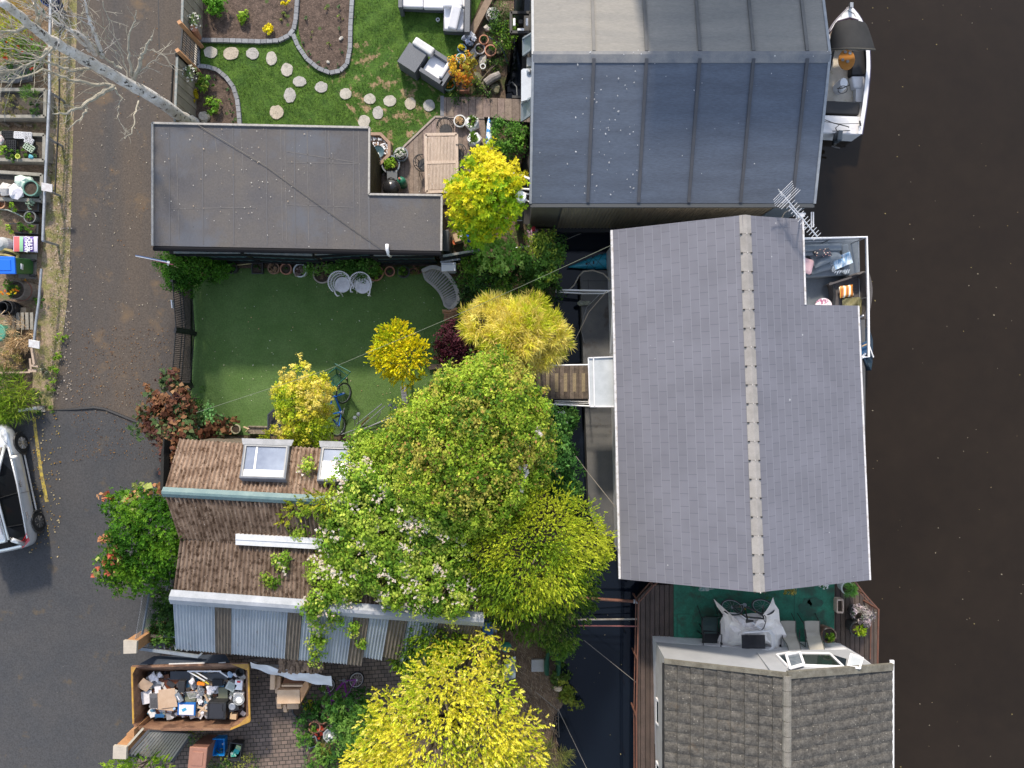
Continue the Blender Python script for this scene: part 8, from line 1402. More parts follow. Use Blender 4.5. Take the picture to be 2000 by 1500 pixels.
single('blue_tub', MB().lathe(W(92,-4,.5), [(.2,-.5),(.24,0),(.21,0),(.18,-.4),(0,-.4)], 18), M('navy_tub', (.01,.03,.12)), 'dark blue tub at the top edge of the allotment', 'tub', W(92,-4)); single('grey_net', MB().ball(W(25,145,.15), .5, 1.3, .6, .4, 10, jit=.2), M('grey_net', (.18,.18,.19), (.1,.1,.1), s=12, fine=.4), 'heap of grey netting below the red flowered shrub', 'netting', W(25,145))
for i in range(3): single('old_log', MB().tube([W(5+i*24,240+i*2,.08), W(20+i*22,247,.08)], .05, 7), BARK, ('left','middle','right')[i] + ' stick lying on the path between two raised beds', 'stick', W(10+i*24,243))

# ---------------------------------------------------------------- dead silver birch
br_m = M('birch_bark', (.62,.60,.59), (.42,.38,.33), s=5, fine=.15, rough=.8, dust=((.05,.04,.035), 7, .57, .62), st=(1,1,1), bump=.4); br_g = M('birch_limb', (.4,.37,.3), (.27,.25,.2), s=7, fine=.2, rough=.85)
t = T('birch_tree', 'dead silver birch leaning out over the lane', 'tree', W(378,243,0))
tp = [(378,243,0),(366,236,.7),(345,222,1.4),(300,190,2.6),(250,163,3.4),(205,138,4.2),(150,108,5.2),(95,77,6.1),(60,50,6.8),(30,24,7.4),(-10,-5,8.2)]; tr_ = [.24,.19,.175,.165,.155,.145,.135,.12,.105,.095,.09]
pts = []; rr = []
for i in range(len(tp)-1):
    for k in range(4): u = k/4; pts.append(W(*tp[i]).lerp(W(*tp[i+1]), u)+V(rnd.uniform(-.015,.015),rnd.uniform(-.015,.015),0)); rr.append((tr_[i]*(1-u)+tr_[i+1]*u)*rnd.uniform(.95,1.06))
t.part('trunk', MB().tube(pts, rr, 14), br_m, smooth=True)
def twigs(mb, P, n, ln, seed, r=.008):
    g = random.Random(seed)
    for _ in range(n):
        i = g.randrange(1, len(P)); p = P[i-1].lerp(P[i], g.random()); d = (P[i]-P[i-1]).normalized(); d = (d + V(g.uniform(-1,1),g.uniform(-1,1),g.uniform(-.6,.8))*.9).normalized(); L = ln*g.uniform(.4,1.2); q = [p]
        for s_ in range(4): d = (d + V(g.uniform(-.3,.3),g.uniform(-.3,.3),g.uniform(-.2,.3))).normalized(); q.append(q[-1]+d*L/4)
        mb.tube(q, [r, r*.8, r*.6, r*.5, r*.3], 3)
        if g.random() < .6:
            a = q[2]; dd = (d + V(g.uniform(-1,1),g.uniform(-1,1),g.uniform(-.3,.3))).normalized(); mb.tube([a, a+dd*L*.25, a+dd*L*.4+V(0,0,.05)], [r*.5,r*.4,r*.2], 3)
brs_ = [([(262,158,3.2),(272,125,3.5),(277,105,3.7),(290,82,4.0),(298,70,4.1)], .07, 6, .5), ([(258,150,3.3),(252,115,3.6),(250,80,3.8),(262,45,4.1),(266,20,4.3)], .045, 7, .5), ([(222,170,3.4),(200,180,3.6),(165,205,4.0),(130,220,4.3),(103,222,4.6)], .075, 12, .8),
  ([(165,205,4.0),(170,218,4.0),(155,232,4.1),(132,255,4.3)], .045, 5, .4), ([(222,168,3.4),(190,164,3.7),(145,158,4.2),(110,145,4.6),(80,135,5.0),(40,150,5.4),(2,160,5.8)], .05, 22, 1.1), ([(182,132,4.4),(145,138,4.8),(115,130,5.1),(80,115,5.6),(40,100,6.0),(-5,88,6.4)], .05, 22, 1.1),
  ([(110,90,5.8),(90,100,5.7),(80,120,5.6),(78,130,5.6)], .06, 6, .6), ([(200,113,4.4),(190,75,5.0),(175,45,5.5),(168,10,6.0),(155,-20,6.4)], .06, 14, .9), ([(186,106,4.5),(160,70,5.1),(120,50,5.8),(85,28,6.5),(60,-5,7.0)], .075, 18, 1.1),
  ([(175,98,4.7),(140,62,5.4),(112,30,6.0),(95,0,6.5)], .05, 14, .9), ([(238,135,3.9),(215,120,4.2),(195,105,4.6),(160,60,5.2),(162,30,5.6),(175,0,6.0)], .035, 10, .8), ([(80,62,6.3),(72,40,6.6),(70,10,7.0),(68,-20,7.3)], .05, 14, .9),
  ([(250,150,3.4),(235,100,3.8),(205,60,4.4),(172,28,4.8)], .02, 10, .6), ([(272,198,2.4),(264,225,2.7),(256,262,3.0),(243,272,3.1),(247,256,3.1)], .025, 8, .4), ([(222,172,3.3),(238,192,3.2),(232,207,3.2)], .03, 4, .3), ([(232,200,3.2),(228,228,3.2),(240,250,3.1),(252,262,3.0)], .012, 4, .3),
  ([(262,150,3.3),(290,125,3.5),(315,103,3.6)], .02, 6, .5), ([(275,95,3.8),(300,98,3.7),(320,108,3.6),(345,135,3.4)], .012, 5, .5), ([(110,92,5.8),(60,125,6.0),(20,140,6.2),(0,150,6.4)], .03, 26, 1.2), ([(60,50,6.8),(30,60,6.9),(0,62,7.0)], .05, 14, .9), ([(150,108,5.2),(120,115,5.3),(60,80,5.9),(20,50,6.3)], .02, 16, 1.0),
  ([(130,10,6.0),(180,60,5.3),(235,110,4.6)], .012, 4, .5), ([(200,0,5.5),(215,60,5.0),(250,110,4.4)], .011, 4, .5)]
for i, (P_b, r_, nt_, tl) in enumerate(brs_):
    Q = []; PW = [W(*p) for p in P_b]
    for a, b in zip(PW, PW[1:]):
        for k in range(4): Q.append(a.lerp(b, k/4) + V(rnd.uniform(-.03,.03), rnd.uniform(-.03,.03), rnd.uniform(-.03,.03)))
    Q.append(PW[-1]); mb = MB().tube(Q, [max(r_*(1-.8*k/(len(Q)-1)), .008) for k in range(len(Q))], 7); twigs(mb, Q, int(nt_*1.35), tl, i, .009); t.part('branch', mb, br_g if i not in (8,9,7) else br_m)
t2 = T('cut_stump', 'small pale sawn stump at the foot of the birch', 'stump', W(366,232,0)); t2.part('wood', MB().tube([W(368,231,0), W(366,230,.3)], .1, 9), PALEW); t2.part('wire_loop', MB().tube([W(357,215,.5), W(366,213,.6), W(370,220,.5), W(362,224,.4)], .015, 5), am)

# ---------------------------------------------------------------- planting of the top garden
small = [(421,10,.38,.45,((.08,.22,.02),(.12,.3,.03)),700,'round green bush at the top of the long soil bed'),(477,33,.22,.25,LIME,260,'small lime bush in the long soil bed'),(527,58,.2,.25,((.6,.5,.01),(.7,.6,.03)),200,'bright yellow plant in the long soil bed'),(556,2,.17,.25,((.6,.5,.01),(.7,.6,.03)),150,'yellow plant at the top edge above the soil bed'),
 (402,158,.34,.4,((.35,.42,.08),(.18,.32,.04),(.1,.22,.03)),260,'variegated shrub in the corner bed'),(376,187,.22,.3,((.5,.42,.02),(.35,.32,.02)),160,'golden yellow shrub against the olive fence'),(414,206,.32,.35,((.2,.34,.04),(.12,.26,.03)),240,'loose green shrub low in the corner bed'),(552,30,.14,.15,((.25,.28,.08),(.15,.2,.05)),50,'wispy seedling near the top right of the long bed')]
for x, y, r, h, pal, n, lab in small: bush('garden_shrub', lab, x, y, r, h, pal, int(n*1.5), size=.085)
tiny = [(595,37,'dark green'),(639,17,'grassy'),(663,12,'fine'),(664,32,'lime'),(607,66,'grassy'),(662,60,'pale'),(643,85,'lime'),(585,68,'dark'),(590,85,'dusky'),(604,104,'bluish'),(622,120,'dark'),(638,131,'low'),(662,129,'bushy'),(665,100,'thin'),(420,152,'dark'),(441,173,'sage'),(450,200,'sage'),(453,218,'blue green'),(454,236,'last')]
wh_ = ['near the kerb of the narrow bed top','in the top middle of the narrow bed','at the top right of the narrow bed','right of centre in the upper narrow bed','left of centre in the upper narrow bed','above the white stone','right below the white stone','inside the kerb junction','just under the kerb junction','on the left slope of the narrow bed','on the lower left slope of the narrow bed','at the hoop bottom left','at the hoop bottom right','by the lower right kerb','beside the variegated shrub','inside the corner bed curve','halfway down the corner bed kerb','low down the corner bed kerb','nearest the garage in the corner bed']
for (x, y, k_), w2 in zip(tiny, wh_): bush('seedling', f'{k_} seedling {w2}', x, y, .11, .14, ((.07,.14,.06),(.11,.2,.08)) if 'lime' not in k_ and 'grass' not in k_ else ((.2,.28,.06),(.28,.34,.1)), 45, size=.06, asp=.3, group='young plants in the soil beds')
for x, y, lab in ((381,43,'white flowered potted plant hanging on the olive fence by the gate'),(373,145,'white flowered climber on the olive fence above the corner bed')):
    t = T('flowering_plant', lab, 'plant', W(x,y,0)); b_ = Bp([(x,y,.9,.26,.2),(x-6,y-6,.8,.15,.15)]); t.part('foliage', crown(b_, 260, pal=((.12,.2,.08),(.2,.26,.12)), size=.06, rc=.06, k=10), LEAF); t.part('flower', flowers(shellpts(b_, 30, 3), .04, WF), LEAF)
single('wall_pot', MB().tube([W(378,55,.9), W(387,73,.2)], .11, 10), TERRA, 'terracotta long pot hung at the end of the olive fence', 'plant pot', W(385,66))
def mass(name, label, cat, blobs, n, trunk=True, base=None, z0=0, r=.05, fl=None, extra=None, seed=1, **kw):
    bl = Bp(blobs); b0 = base if base is not None else (sum(b[0] for b in bl)/len(bl), sum(b[1] for b in bl)/len(bl), z0)
    t = T(name, label, cat, b0); t.part('stem' if name != 'tree' else 'trunk', trunk_mb(b0, bl, r), BARK); t.part('foliage' if name != 'tree' else 'crown', crown(bl, n, seed=seed, **kw), LEAF)
    if fl:
        P = shellpts(bl, fl[0], seed+4, .98, 1.1)
        if len(fl) > 3: P = np.repeat(P, fl[3], 0); P = P + np.random.default_rng(seed).normal(size=P.shape)*np.array([.09,.09,.03])
        t.part('flower', flowers(P, fl[1], fl[2], seed), LEAF)
    return t
mass('shrub', 'low green creepers along the pond side of the top bank', 'shrub', [(978,60,.35,.4,.25),(988,45,.35,.3,.25),(985,80,.3,.35,.2),(995,70,.25,.25,.2),(975,25,.3,.3,.2)], 1500, pal=GREEN+DKG, size=.07, seed=3); mass('shrub', 'mossy ground plants around the log', 'shrub', [(925,165,.15,.3,.12),(935,175,.15,.25,.1),(955,183,.2,.22,.15),(892,186,.2,.3,.12),(920,140,.2,.2,.1),(960,130,.15,.25,.1),(975,120,.15,.2,.1)], 1000, pal=DKG+((.16,.24,.04),), size=.06, seed=4)
mass('shrub', 'dry twiggy shrub at the top of the pond bank', 'shrub', [(988,12,.4,.35,.3),(1000,30,.3,.25,.25)], 260, pal=((.2,.15,.1),(.3,.24,.16),(.12,.16,.05)), size=.1, asp=.2, seed=5); mass('shrub', 'leafy green shrub over the water below the boardwalk', 'shrub', [(988,268,.5,.5,.4),(1005,285,.5,.45,.4),(975,250,.4,.25,.3),(1015,265,.3,.3,.25)], 2600, pal=((.04,.11,.02),(.08,.2,.03),(.14,.3,.04)), size=.08, seed=6)
# ---------------------------------------------------------------- trees
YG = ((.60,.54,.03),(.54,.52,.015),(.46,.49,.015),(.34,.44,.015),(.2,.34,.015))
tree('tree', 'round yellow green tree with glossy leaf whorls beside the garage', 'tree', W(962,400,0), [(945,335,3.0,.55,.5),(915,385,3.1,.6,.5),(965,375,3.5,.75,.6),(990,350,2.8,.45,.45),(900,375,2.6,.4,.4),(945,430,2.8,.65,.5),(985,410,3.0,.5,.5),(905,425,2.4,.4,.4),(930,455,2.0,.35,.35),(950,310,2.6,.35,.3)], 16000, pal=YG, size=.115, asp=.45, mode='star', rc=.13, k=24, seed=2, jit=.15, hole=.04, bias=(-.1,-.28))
tree('tree', 'small round golden conifer standing on the turf', 'tree', W(790,690,0), [(775,670,2.1,.6,.5),(795,695,2.2,.6,.55),(765,700,1.9,.55,.5),(790,720,1.8,.5,.45),(755,680,1.6,.4,.4),(808,690,1.6,.4,.4),(780,650,1.6,.35,.35)], 20000, pal=((.7,.62,.015),(.68,.62,.02),(.6,.58,.02),(.7,.58,.03),(.42,.48,.015)), size=.07, asp=.45, mode='spray', rc=.06, k=14, seed=7, jit=.15, hole=0)
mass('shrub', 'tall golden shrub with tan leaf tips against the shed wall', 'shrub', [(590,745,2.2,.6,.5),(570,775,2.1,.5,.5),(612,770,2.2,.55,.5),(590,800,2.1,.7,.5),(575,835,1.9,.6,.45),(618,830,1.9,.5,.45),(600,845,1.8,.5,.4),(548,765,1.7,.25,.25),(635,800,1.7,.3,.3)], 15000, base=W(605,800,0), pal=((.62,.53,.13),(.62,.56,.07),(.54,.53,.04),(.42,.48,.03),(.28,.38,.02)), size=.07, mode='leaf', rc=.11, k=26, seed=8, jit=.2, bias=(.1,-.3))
mass('shrub', 'straw gold bamboo like shrub beside the pond', 'shrub', [(1010,650,2.4,.85,.5),(950,640,2.1,.6,.4),(1070,655,2.1,.6,.4),(1040,605,2.0,.4,.35),(960,605,2.1,.42,.35),(1045,685,2.0,.5,.3),(985,595,1.9,.2,.3),(1020,610,2.2,.3,.3),(1080,690,1.7,.3,.2),(915,615,1.6,.2,.2)], 15000, base=W(1005,650,0), pal=((.7,.61,.15),(.72,.62,.2),(.6,.57,.06),(.64,.53,.13),(.42,.47,.03)), size=.27, asp=.075, mode='needle', rc=.1, k=14, seed=9, up=.0, jit=.16, down=-.1, hole=.22)
mass('shrub', 'dark purple shrub at the edge of the turf', 'shrub', [(885,665,1.4,.5,.4),(905,680,1.3,.45,.4),(875,690,1.2,.4,.35),(890,645,1.2,.3,.3)], 4200, pal=((.045,.012,.02),(.075,.018,.03),(.11,.03,.05),(.03,.015,.02)), size=.075, asp=.7, seed=10)
mass('shrub', 'dark green shrubs filling the corner behind the curved bench', 'shrub', [(938,540,.9,.7,.5),(958,580,1.0,.8,.5),(930,508,.7,.45,.4),(985,570,.9,.8,.5),(1035,560,.7,.6,.4),(1020,530,.8,.6,.4),(1065,570,.5,.5,.35),(922,580,.8,.35,.4)], 12000, pal=((.018,.05,.012),(.03,.085,.015),(.06,.14,.02),(.1,.2,.02)), size=.075, seed=11)
mass('shrub', 'fresh green lobed shrub at the end of the teal fence', 'shrub', [(968,490,1.6,.55,.45),(990,510,1.5,.45,.4),(955,510,1.3,.4,.35)], 3600, pal=((.2,.36,.06),(.12,.26,.03),(.3,.44,.1),(.07,.18,.03)), size=.085, mode='star', rc=.12, seed=12); mass('shrub', 'green shrub over the pond below the pink hydrangea', 'shrub', [(1045,500,1.3,.6,.5),(1070,485,1.2,.5,.4),(1055,530,1.1,.5,.4),(1075,510,1.0,.4,.35)], 4800, pal=((.05,.12,.02),(.09,.2,.03),(.16,.3,.05),(.3,.38,.05)), size=.08, seed=13)
t = mass('hydrangea', 'pink and red hydrangea heads above the dark water', 'flower shrub', [(1043,460,.9,.3,.2),(1042,448,.9,.12,.1)], 260, pal=DKG, size=.07, seed=14); t.part('flower', flowers([W(1036+rnd.uniform(-5,16),453+rnd.uniform(-4,18),1.05) for _ in range(60)], .05, ((.55,.38,.5),(.6,.42,.55),(.5,.3,.42)), 4, 5), LEAF); t.part('flower', flowers([W(1042+rnd.uniform(-3,3),447+rnd.uniform(-3,3),1.1) for _ in range(9)], .05, ((.5,.05,.08),), 5, 5), LEAF)
mass('ivy', 'dark green ivy hedge tumbling over the teal fence end', 'hedge', [(335,500,1.3,.4,.35),(350,520,1.0,.5,.4),(380,515,.9,.5,.4),(360,540,.7,.5,.4),(400,520,.7,.45,.35),(430,525,.5,.4,.3),(325,520,.9,.25,.3),(345,550,.8,.3,.3)], 9000, pal=((.03,.10,.01),(.055,.16,.014),(.09,.22,.02)), size=.07, asp=.6, seed=15)
mass('plants', 'leafy green plants growing between the flower pots', 'plants', [(612,521,.5,.25,.2),(650,519,.5,.3,.2),(690,520,.5,.3,.25),(712,523,.55,.35,.3),(728,520,.5,.25,.2),(675,516,.5,.3,.2)], 2400, pal=((.05,.13,.02),(.08,.2,.03),(.14,.28,.05)), size=.07, seed=16)
# red leaved vine
vine = ((.14,.06,.035),(.09,.13,.05),(.2,.1,.05),(.07,.12,.045),(.24,.14,.07),(.11,.15,.06),(.11,.05,.04)); mass('vine', 'red and bronze leaved vine sprawling from the shed corner over the lane', 'climbing plant', [(335,745,1.4,.3,.2),(300,790,1.4,.35,.2),(335,800,1.5,.55,.25),(365,805,1.3,.4,.2),(310,830,1.4,.45,.2),(345,850,1.7,.5,.25),(388,840,.9,.42,.2),(280,812,1.2,.22,.15),(335,890,2.0,.3,.2),(420,835,.7,.35,.15),(328,925,2.3,.14,.15),(293,757,1.3,.1,.1),(450,825,.6,.2,.12),(365,770,1.0,.25,.15),(270,835,1.3,.15,.1)], 2700, base=W(372,830,0), pal=vine, size=.15, asp=.92, rc=.2, k=16, seed=17, jit=.25)
mass('garden_shrub', 'small green bush among the vine at the turf corner', 'shrub', [(416,813,.8,.3,.3)], 350, pal=((.08,.2,.06),(.14,.3,.1)), size=.09, seed=18); mass('flowering_plant', 'pink flowering stems above the vine beside the iron railing', 'plant', [(357,780,1.0,.15,.15)], 90, pal=DKG, size=.07, seed=19, fl=(26,.05,((.6,.35,.55),(.7,.5,.65)))); mass('shrub', 'dark ground plants between iron railing and vine', 'shrub', [(380,775,.4,.3,.25),(375,800,.4,.35,.3),(400,800,.3,.25,.2)], 900, pal=DKG, size=.06, seed=20)
# green bush with coppery leaves
t = mass('shrub', 'bushy mid green shrub over the lane beside the lower shed roof', 'shrub', [(285,1000,2.1,.75,.5),(320,1030,2.4,.8,.55),(270,1050,2.2,.8,.55),(335,1080,2.2,.6,.5),(295,1100,2.1,.75,.5),(250,1090,1.9,.6,.45),(225,1110,1.7,.5,.4),(260,1130,1.7,.5,.4),(345,1040,2.3,.4,.4),(235,990,1.8,.4,.35)], 30000, base=W(320,1070,0), hole=0, pal=((.024,.085,.005),(.04,.125,.007),(.065,.17,.01),(.11,.23,.015)), size=.085, asp=.4, mode='star', rc=.13, k=24, seed=21)
t.part('coppery_leaves', crown(Bp([(265,965,2.3,.25,.1),(300,955,2.3,.25,.1),(260,1010,2.4,.25,.1),(270,1030,2.4,.2,.1),(210,1050,2.2,.2,.1),(225,1080,2.3,.25,.1),(210,1105,2.1,.25,.1),(240,1130,2.0,.25,.1),(200,1120,1.9,.15,.1),(215,970,1.7,.3,.08),(250,1095,2.4,.15,.1)]), 170, pal=((.42,.2,.1),(.5,.27,.13),(.3,.34,.1),(.45,.12,.07)), size=.17, asp=.95, rc=.16, k=5, seed=22, up=1.2, down=.3), LEAF)
mass('hedge', 'dark hedge behind the steel bar railing', 'hedge', [(325,1170,.9,.4,.5),(330,1200,.9,.45,.5),(322,1230,.8,.4,.45),(338,1215,.8,.35,.4),(345,1245,.7,.35,.3),(312,1215,.8,.3,.4)], 3600, pal=((.025,.07,.015),(.05,.12,.02),(.09,.18,.03)), size=.08, seed=23)
mass('hedge', 'bright green hedge at the bottom edge below the louvred gate', 'hedge', [(240,1500,1.0,.4,.4),(275,1498,1.1,.5,.4),(310,1508,1.0,.45,.35)], 3600, pal=((.2,.34,.03),(.28,.4,.04),(.12,.24,.02)), size=.09, mode='spray', asp=.35, seed=24); mass('ground_plants', 'dark ground cover along the bottom of the paving', 'plants', [(440,1500,.2,.5,.2),(480,1498,.2,.4,.18),(415,1485,.25,.25,.15),(380,1440,.15,.35,.12),(400,1432,.15,.3,.12)], 1300, pal=DKG+((.2,.22,.05),), size=.06, seed=25)
# big central green tree
CG = ((.30,.40,.04),(.22,.33,.03),(.14,.25,.02),(.36,.42,.05),(.09,.18,.02),(.38,.36,.07))
tree('tree', 'large light green tree in the middle of the gardens', 'tree', W(945,800,0), [(908,775,3.6,.95,.8),(955,750,3.4,.9,.7),(990,755,3.3,.75,.6),(1010,800,3.5,.9,.75),(862,815,3.7,.9,.7),(940,800,4.4,1.3,.9),(830,840,3.6,1.0,.8),(900,860,4.4,1.3,.9),(980,860,4.0,1.2,.8),(1030,870,3.2,.8,.7),(790,880,3.6,.8,.6),(860,920,4.2,1.2,.8),(940,930,4.2,1.3,.8),(1010,930,3.5,.9,.7),(985,985,3.6,.8,.6),(925,1000,3.7,.8,.6),(745,895,3.3,.6,.4)], 92000, r=.18, pal=CG, size=.08, asp=.62, rc=.15, k=22, seed=26, jit=.2, tip=((.44,.25,.09), .05))
mass('shrub', 'tan red berry sprays on the light green tree crown', 'berries', [(960,760,4.6,.8,.2),(870,870,5.1,1.0,.2),(960,880,5.0,.9,.2),(1000,830,4.2,.5,.2)], 500, pal=((.42,.2,.08),(.5,.3,.1)), size=.05, seed=27, rc=.06, k=8, down=.5) if 0 else None
mass('shrub', 'dark green leafy shrub leaning over the pond by the globe lamps', 'shrub', [(1065,850,1.6,.7,.6),(1080,900,1.6,.7,.6),(1095,930,1.3,.6,.5),(1090,870,1.2,.5,.4),(1110,960,1.0,.4,.4),(1070,830,1.0,.5,.3),(1110,815,.2,.3,.15),(1095,830,.2,.35,.15)], 8500, base=W(1050,900,0), pal=((.03,.09,.02),(.05,.15,.03),(.09,.22,.05),(.14,.28,.06)), size=.11, asp=.5, seed=28)
# climbing rose over the shed roof
CL = ((.26,.38,.04),(.34,.44,.06),(.16,.28,.025),(.4,.46,.08),(.1,.2,.02))
mass('climbing_rose', 'climbing rose with clusters of cream flowers sprawling over the shed roof', 'climbing plant', [(700,940,3.5,.7,.3),(740,960,3.6,.9,.45),(800,970,3.8,1.0,.5),(860,980,4.0,1.0,.5),(678,1000,3.4,.62,.3),(720,1020,3.5,1.0,.5),(790,1040,3.6,1.1,.5),(850,1060,3.6,1.0,.5),(668,1060,3.2,.62,.3),(700,1090,3.4,.9,.4),(770,1110,3.5,1.0,.45),(840,1130,3.5,.9,.4),(628,1110,3.2,.45,.2),(668,1140,3.3,.55,.25),(872,1150,3.5,.7,.3),(890,1180,3.5,.35,.2),(620,1180,3.3,.35,.2),(625,1215,3.0,.25,.15),(622,1250,2.7,.22,.15),(620,1280,2.4,.2,.2),(548,1098,3.1,.22,.1),(530,1130,3.1,.2,.12),(585,1035,2.9,.22,.12),(600,1000,3.1,.25,.12),(705,866,2.8,.35,.2),(722,905,3.1,.4,.25),(660,1205,3.2,.25,.1),(690,1225,3.0,.15,.1),(705,1250,2.7,.12,.1),(600,910,3.0,.2,.1)], 56000, base=W(850,1010,0), pal=CL, size=.085, asp=.72, rc=.17, k=26, seed=29, fl=(170,.055,((.8,.72,.6),(.8,.75,.68),(.78,.65,.55)),11), r=.08, hole=.2, down=.0)
mass('climber', 'yellow green clematis strand trailing across the ridge of the shed', 'climbing plant', [(580,992,3.2,.28,.12),(612,982,3.4,.3,.15),(640,975,3.5,.35,.18),(558,1008,3.0,.2,.1),(600,855,2.0,.25,.1),(560,858,2.0,.25,.1),(530,856,2.0,.2,.08),(640,862,2.1,.2,.1)], 5200, base=W(700,960,2.5), pal=((.3,.36,.03),(.4,.4,.04),(.2,.3,.03)), size=.07, mode='spray', asp=.35, rc=.1, seed=30)
# feathery tree at the pond
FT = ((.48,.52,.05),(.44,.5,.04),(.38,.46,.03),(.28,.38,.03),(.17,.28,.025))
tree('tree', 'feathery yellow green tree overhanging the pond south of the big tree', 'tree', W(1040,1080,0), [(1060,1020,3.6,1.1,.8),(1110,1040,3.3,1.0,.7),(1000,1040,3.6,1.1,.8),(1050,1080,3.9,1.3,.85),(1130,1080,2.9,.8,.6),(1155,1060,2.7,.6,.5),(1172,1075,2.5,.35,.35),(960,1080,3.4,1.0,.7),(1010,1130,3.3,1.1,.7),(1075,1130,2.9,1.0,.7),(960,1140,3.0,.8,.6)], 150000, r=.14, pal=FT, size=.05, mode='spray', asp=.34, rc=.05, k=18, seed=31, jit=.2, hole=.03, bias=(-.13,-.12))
tree('tree', 'darker green tree drooping into the pond above the mooring struts', 'tree', W(1060,1180,0), [(1100,1150,1.8,.9,.6),(1130,1120,1.9,.7,.55),(1050,1180,1.8,1.0,.6),(1000,1190,1.7,.7,.5),(1110,1190,1.4,.7,.5),(1090,1230,1.2,.6,.4),(1135,1165,1.3,.5,.45),(1060,1220,1.3,.6,.4),(1110,1245,.8,.35,.3),(970,1170,1.9,.6,.5)], 32000, r=.08, pal=((.1,.18,.025),(.15,.25,.03),(.06,.12,.02),(.2,.28,.05),(.035,.08,.015)), size=.065, mode='spray', asp=.38, rc=.08, k=16, seed=32)
# conifers at the bottom
GC = ((.72,.66,.09),(.67,.63,.07),(.57,.58,.05),(.74,.67,.17),(.42,.49,.04))
tree('tree', 'big golden yellow conifer at the bottom of the picture', 'tree', W(880,1420,0), [(870,1370,4.4,1.2,1.0),(930,1420,4.3,1.2,1.0),(850,1440,4.6,1.3,1.0),(780,1430,4.0,1.0,.8),(910,1490,4.4,1.3,1.0),(820,1500,4.4,1.2,1.0),(1000,1470,3.6,.9,.8),(740,1480,3.6,.8,.7),(960,1350,3.4,.8,.7),(900,1310,3.3,.8,.7),(840,1330,3.6,.7,.6),(770,1370,3.3,.6,.6),(745,1400,3.2,.4,.4),(930,1270,3.0,.5,.5),(950,1240,2.9,.3,.4),(975,1290,2.6,.45,.4),(870,1270,2.8,.5,.5),(1020,1420,3.0,.6,.6),(1035,1480,2.8,.5,.5),(700,1490,3.0,.5,.5),(880,1560,4.5,1.4,1.0),(770,1560,4.2,1.2,1.0),(990,1540,3.8,1.1,.9)], 160000, r=.2, pal=GC, size=.07, mode='spray', asp=.36, rc=.075, k=20, seed=33, up=.5, jit=.16, hole=.03)
tree('tree', 'darker green conifer between the corrugated eave and the golden conifer', 'tree', W(850,1255,0), [(850,1230,2.5,.8,.6),(810,1250,2.2,.6,.5),(800,1280,2.0,.5,.45),(880,1240,2.6,.6,.5),(830,1270,2.4,.6,.5),(840,1205,2.3,.4,.4),(895,1215,2.6,.35,.35)], 20000, pal=((.1,.2,.02),(.16,.27,.02),(.24,.34,.03),(.06,.13,.02)), size=.085, mode='spray', asp=.34, rc=.09, k=16, seed=34, up=.4)
mass('shrub', 'mixed green shrubs in the bed beside the block paving', 'shrub', [(660,1375,.6,.4,.35),(692,1385,.8,.5,.4),(660,1402,.6,.4,.35),(690,1415,.8,.5,.4),(607,1382,.3,.28,.22),(632,1364,.3,.25,.2),(700,1365,.6,.35,.3),(597,1440,.2,.22,.2),(672,1455,.6,.4,.3),(625,1484,.3,.4,.2),(665,1488,.4,.4,.25),(594,1410,.2,.2,.15),(700,1440,.9,.5,.4),(622,1392,.2,.2,.15)], 9000, pal=((.025,.08,.015),(.05,.14,.025),(.09,.2,.03),(.14,.26,.05)), size=.1, asp=.42, mode='star', rc=.14, seed=35)
bush('shrub', 'small lime yellow shrub in the bed near the round black tray', 603,1378,.22,.35,((.4,.42,.03),(.3,.36,.03)),260,size=.06); bush('flowering_plant', 'red leaved plant between the two ringed pots', 622,1432,.2,.3,((.4,.06,.04),(.5,.12,.06)),180,size=.07); bush('garden_shrub', 'olive grassy clump low in the paving bed', 636,1465,.2,.4,((.2,.2,.04),(.28,.26,.06)),200,mode='needle',size=.16,asp=.08)
mass('ivy', 'glossy ivy clump spilling from the bank into the lower pond', 'ivy', [(1098,1335,.1,.3,.15),(1105,1355,-.1,.25,.15),(1112,1365,-.3,.2,.12),(1128,1375,-.5,.12,.08),(1096,1315,.1,.2,.12)], 1100, pal=((.12,.16,.02),(.2,.22,.03),(.06,.1,.02)), size=.1, asp=.9, seed=36, base=W(1085,1335,0)); mass('shrub', 'green shrubs behind the folded green fabric on the bank', 'shrub', [(1095,1262,.6,.4,.3),(1098,1285,.4,.25,.2),(1078,1250,.6,.35,.3)], 1300, pal=GREEN, size=.07, seed=37, base=W(1080,1260,0)); bush('grass_tuft', 'olive tuft of long grass at the bottom of the bank', 1085,1478,.45,.5,((.12,.15,.04),(.2,.2,.06)),500,mode='needle',size=.3,asp=.05)
bush('water_plant', 'broad leaved plant on the water below the footbridge', 1110,818,.4,.25,((.03,.11,.02),(.05,.16,.03)),110,z0=-.5,size=.3,asp=.4,up=1.0)
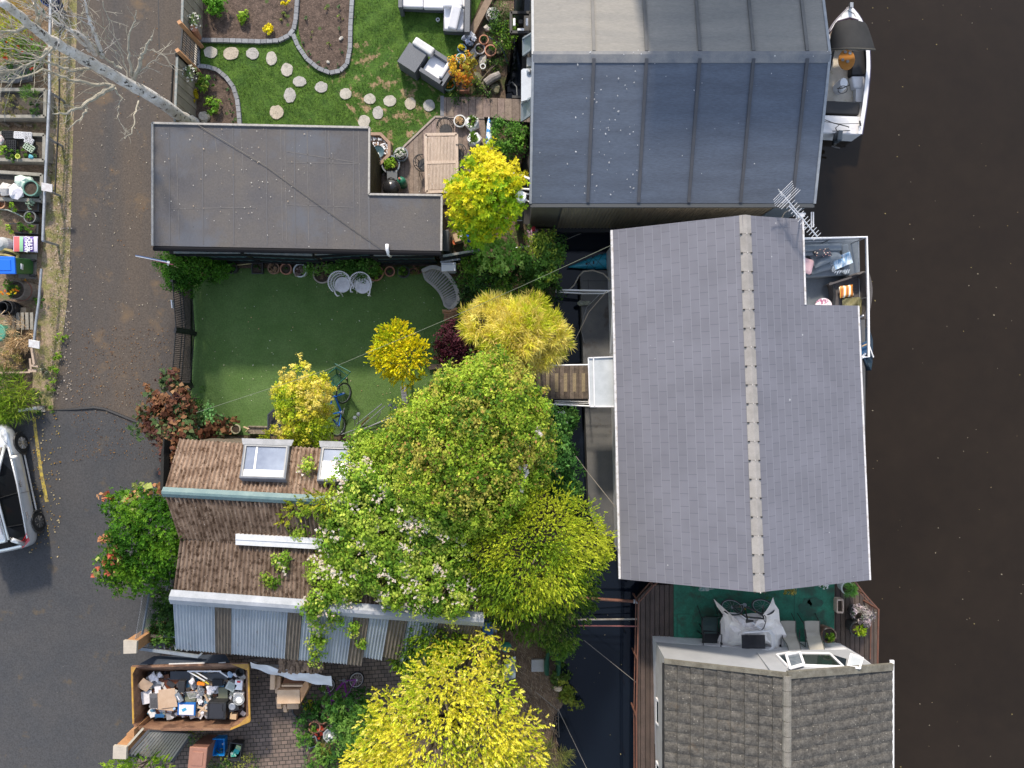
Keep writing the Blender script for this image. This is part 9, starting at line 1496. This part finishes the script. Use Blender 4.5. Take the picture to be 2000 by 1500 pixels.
single('sack_heap', MB().ball(W(1140,592,.0), .1, 2.2, .9, .6, 9, jit=.3), M('cord_heap', (.35,.35,.3), (.1,.12,.08), s=12), 'small tangle of pale rope on a float beside the pontoon', 'rope', W(1128,592,-.5))
# ---------------------------------------------------------------- unseen building beyond the top edge, added and sized to shade the felt roof
def shade_caster(name, label, x0, x1, y0, y1, ze, zr, z0, mat, rmat, cat):
    t = T(name, label, cat, ((x0+x1)/2, (y0+y1)/2, z0)); ym = (y0+y1)/2
    t.part('wall', MB().prism([V(x0,y0,ze),V(x1,y0,ze),V(x1,y1,ze),V(x0,y1,ze)], z0).poly([V(x0,y0,ze),V(x0,y1,ze),V(x0,ym,zr)]).poly([V(x1,y0,ze),V(x1,ym,zr),V(x1,y1,ze)]), mat)
    for s_ in (-1, 1): e = y0-.3 if s_ < 0 else y1+.3; t.part('roof', MB().loft([[(x,e,ze-.1),(x,ym,zr+.05),(x,ym,zr+.15),(x,e,ze)] for x in (x0-.3, x1+.3)]), rmat)
    for k in range(4): xx = x0+(x1-x0)*(k+.5)/4; w_ = t.part('window', MB().box((xx,y0-.02,1.6), (1.0,.06,1.1)), WPVC); t.part('pane', MB().box((xx,y0-.06,1.6), (.85,.02,.95)), GLASS, w_)
shade_caster('houseboat', 'unseen boathouse added beyond the top right edge to shade the felt roof', 2.95, 8.6, 13.6, 21, 8.2, 9.6, ZW, WHITE, hm2, 'houseboat')
t = T('white_rose', 'sprays of white roses at the pond side of the big green tree', 'flowers', W(1040,915,2.5)); t.part('flower', flowers([W(x+rnd.uniform(-4,4), y+rnd.uniform(-6,6), 4.3+rnd.uniform(-.1,.2)) for x, y in ((1047,838),(1052,850),(1045,852),(1030,870),(1003,905),(1012,915),(1025,910),(1028,925),(1020,935),(1015,945),(1018,955),(1030,918),(1008,900))*3], .08, ((.85,.8,.8),(.8,.72,.72)), 6, 7), LEAF); t.part('stem', MB().tube([W(1040,915,2.5), W(1030,905,3.6), W(1015,935,4.2)], [.02,.015,.01], 5).tube([W(1030,905,3.6), W(1048,845,4.2)], [.015,.01], 5), BARK)
struct('roof_droppings', hl, LEAF, kind='stuff', label='pale droppings and petals on the dark felt roof slope', cat='droppings')
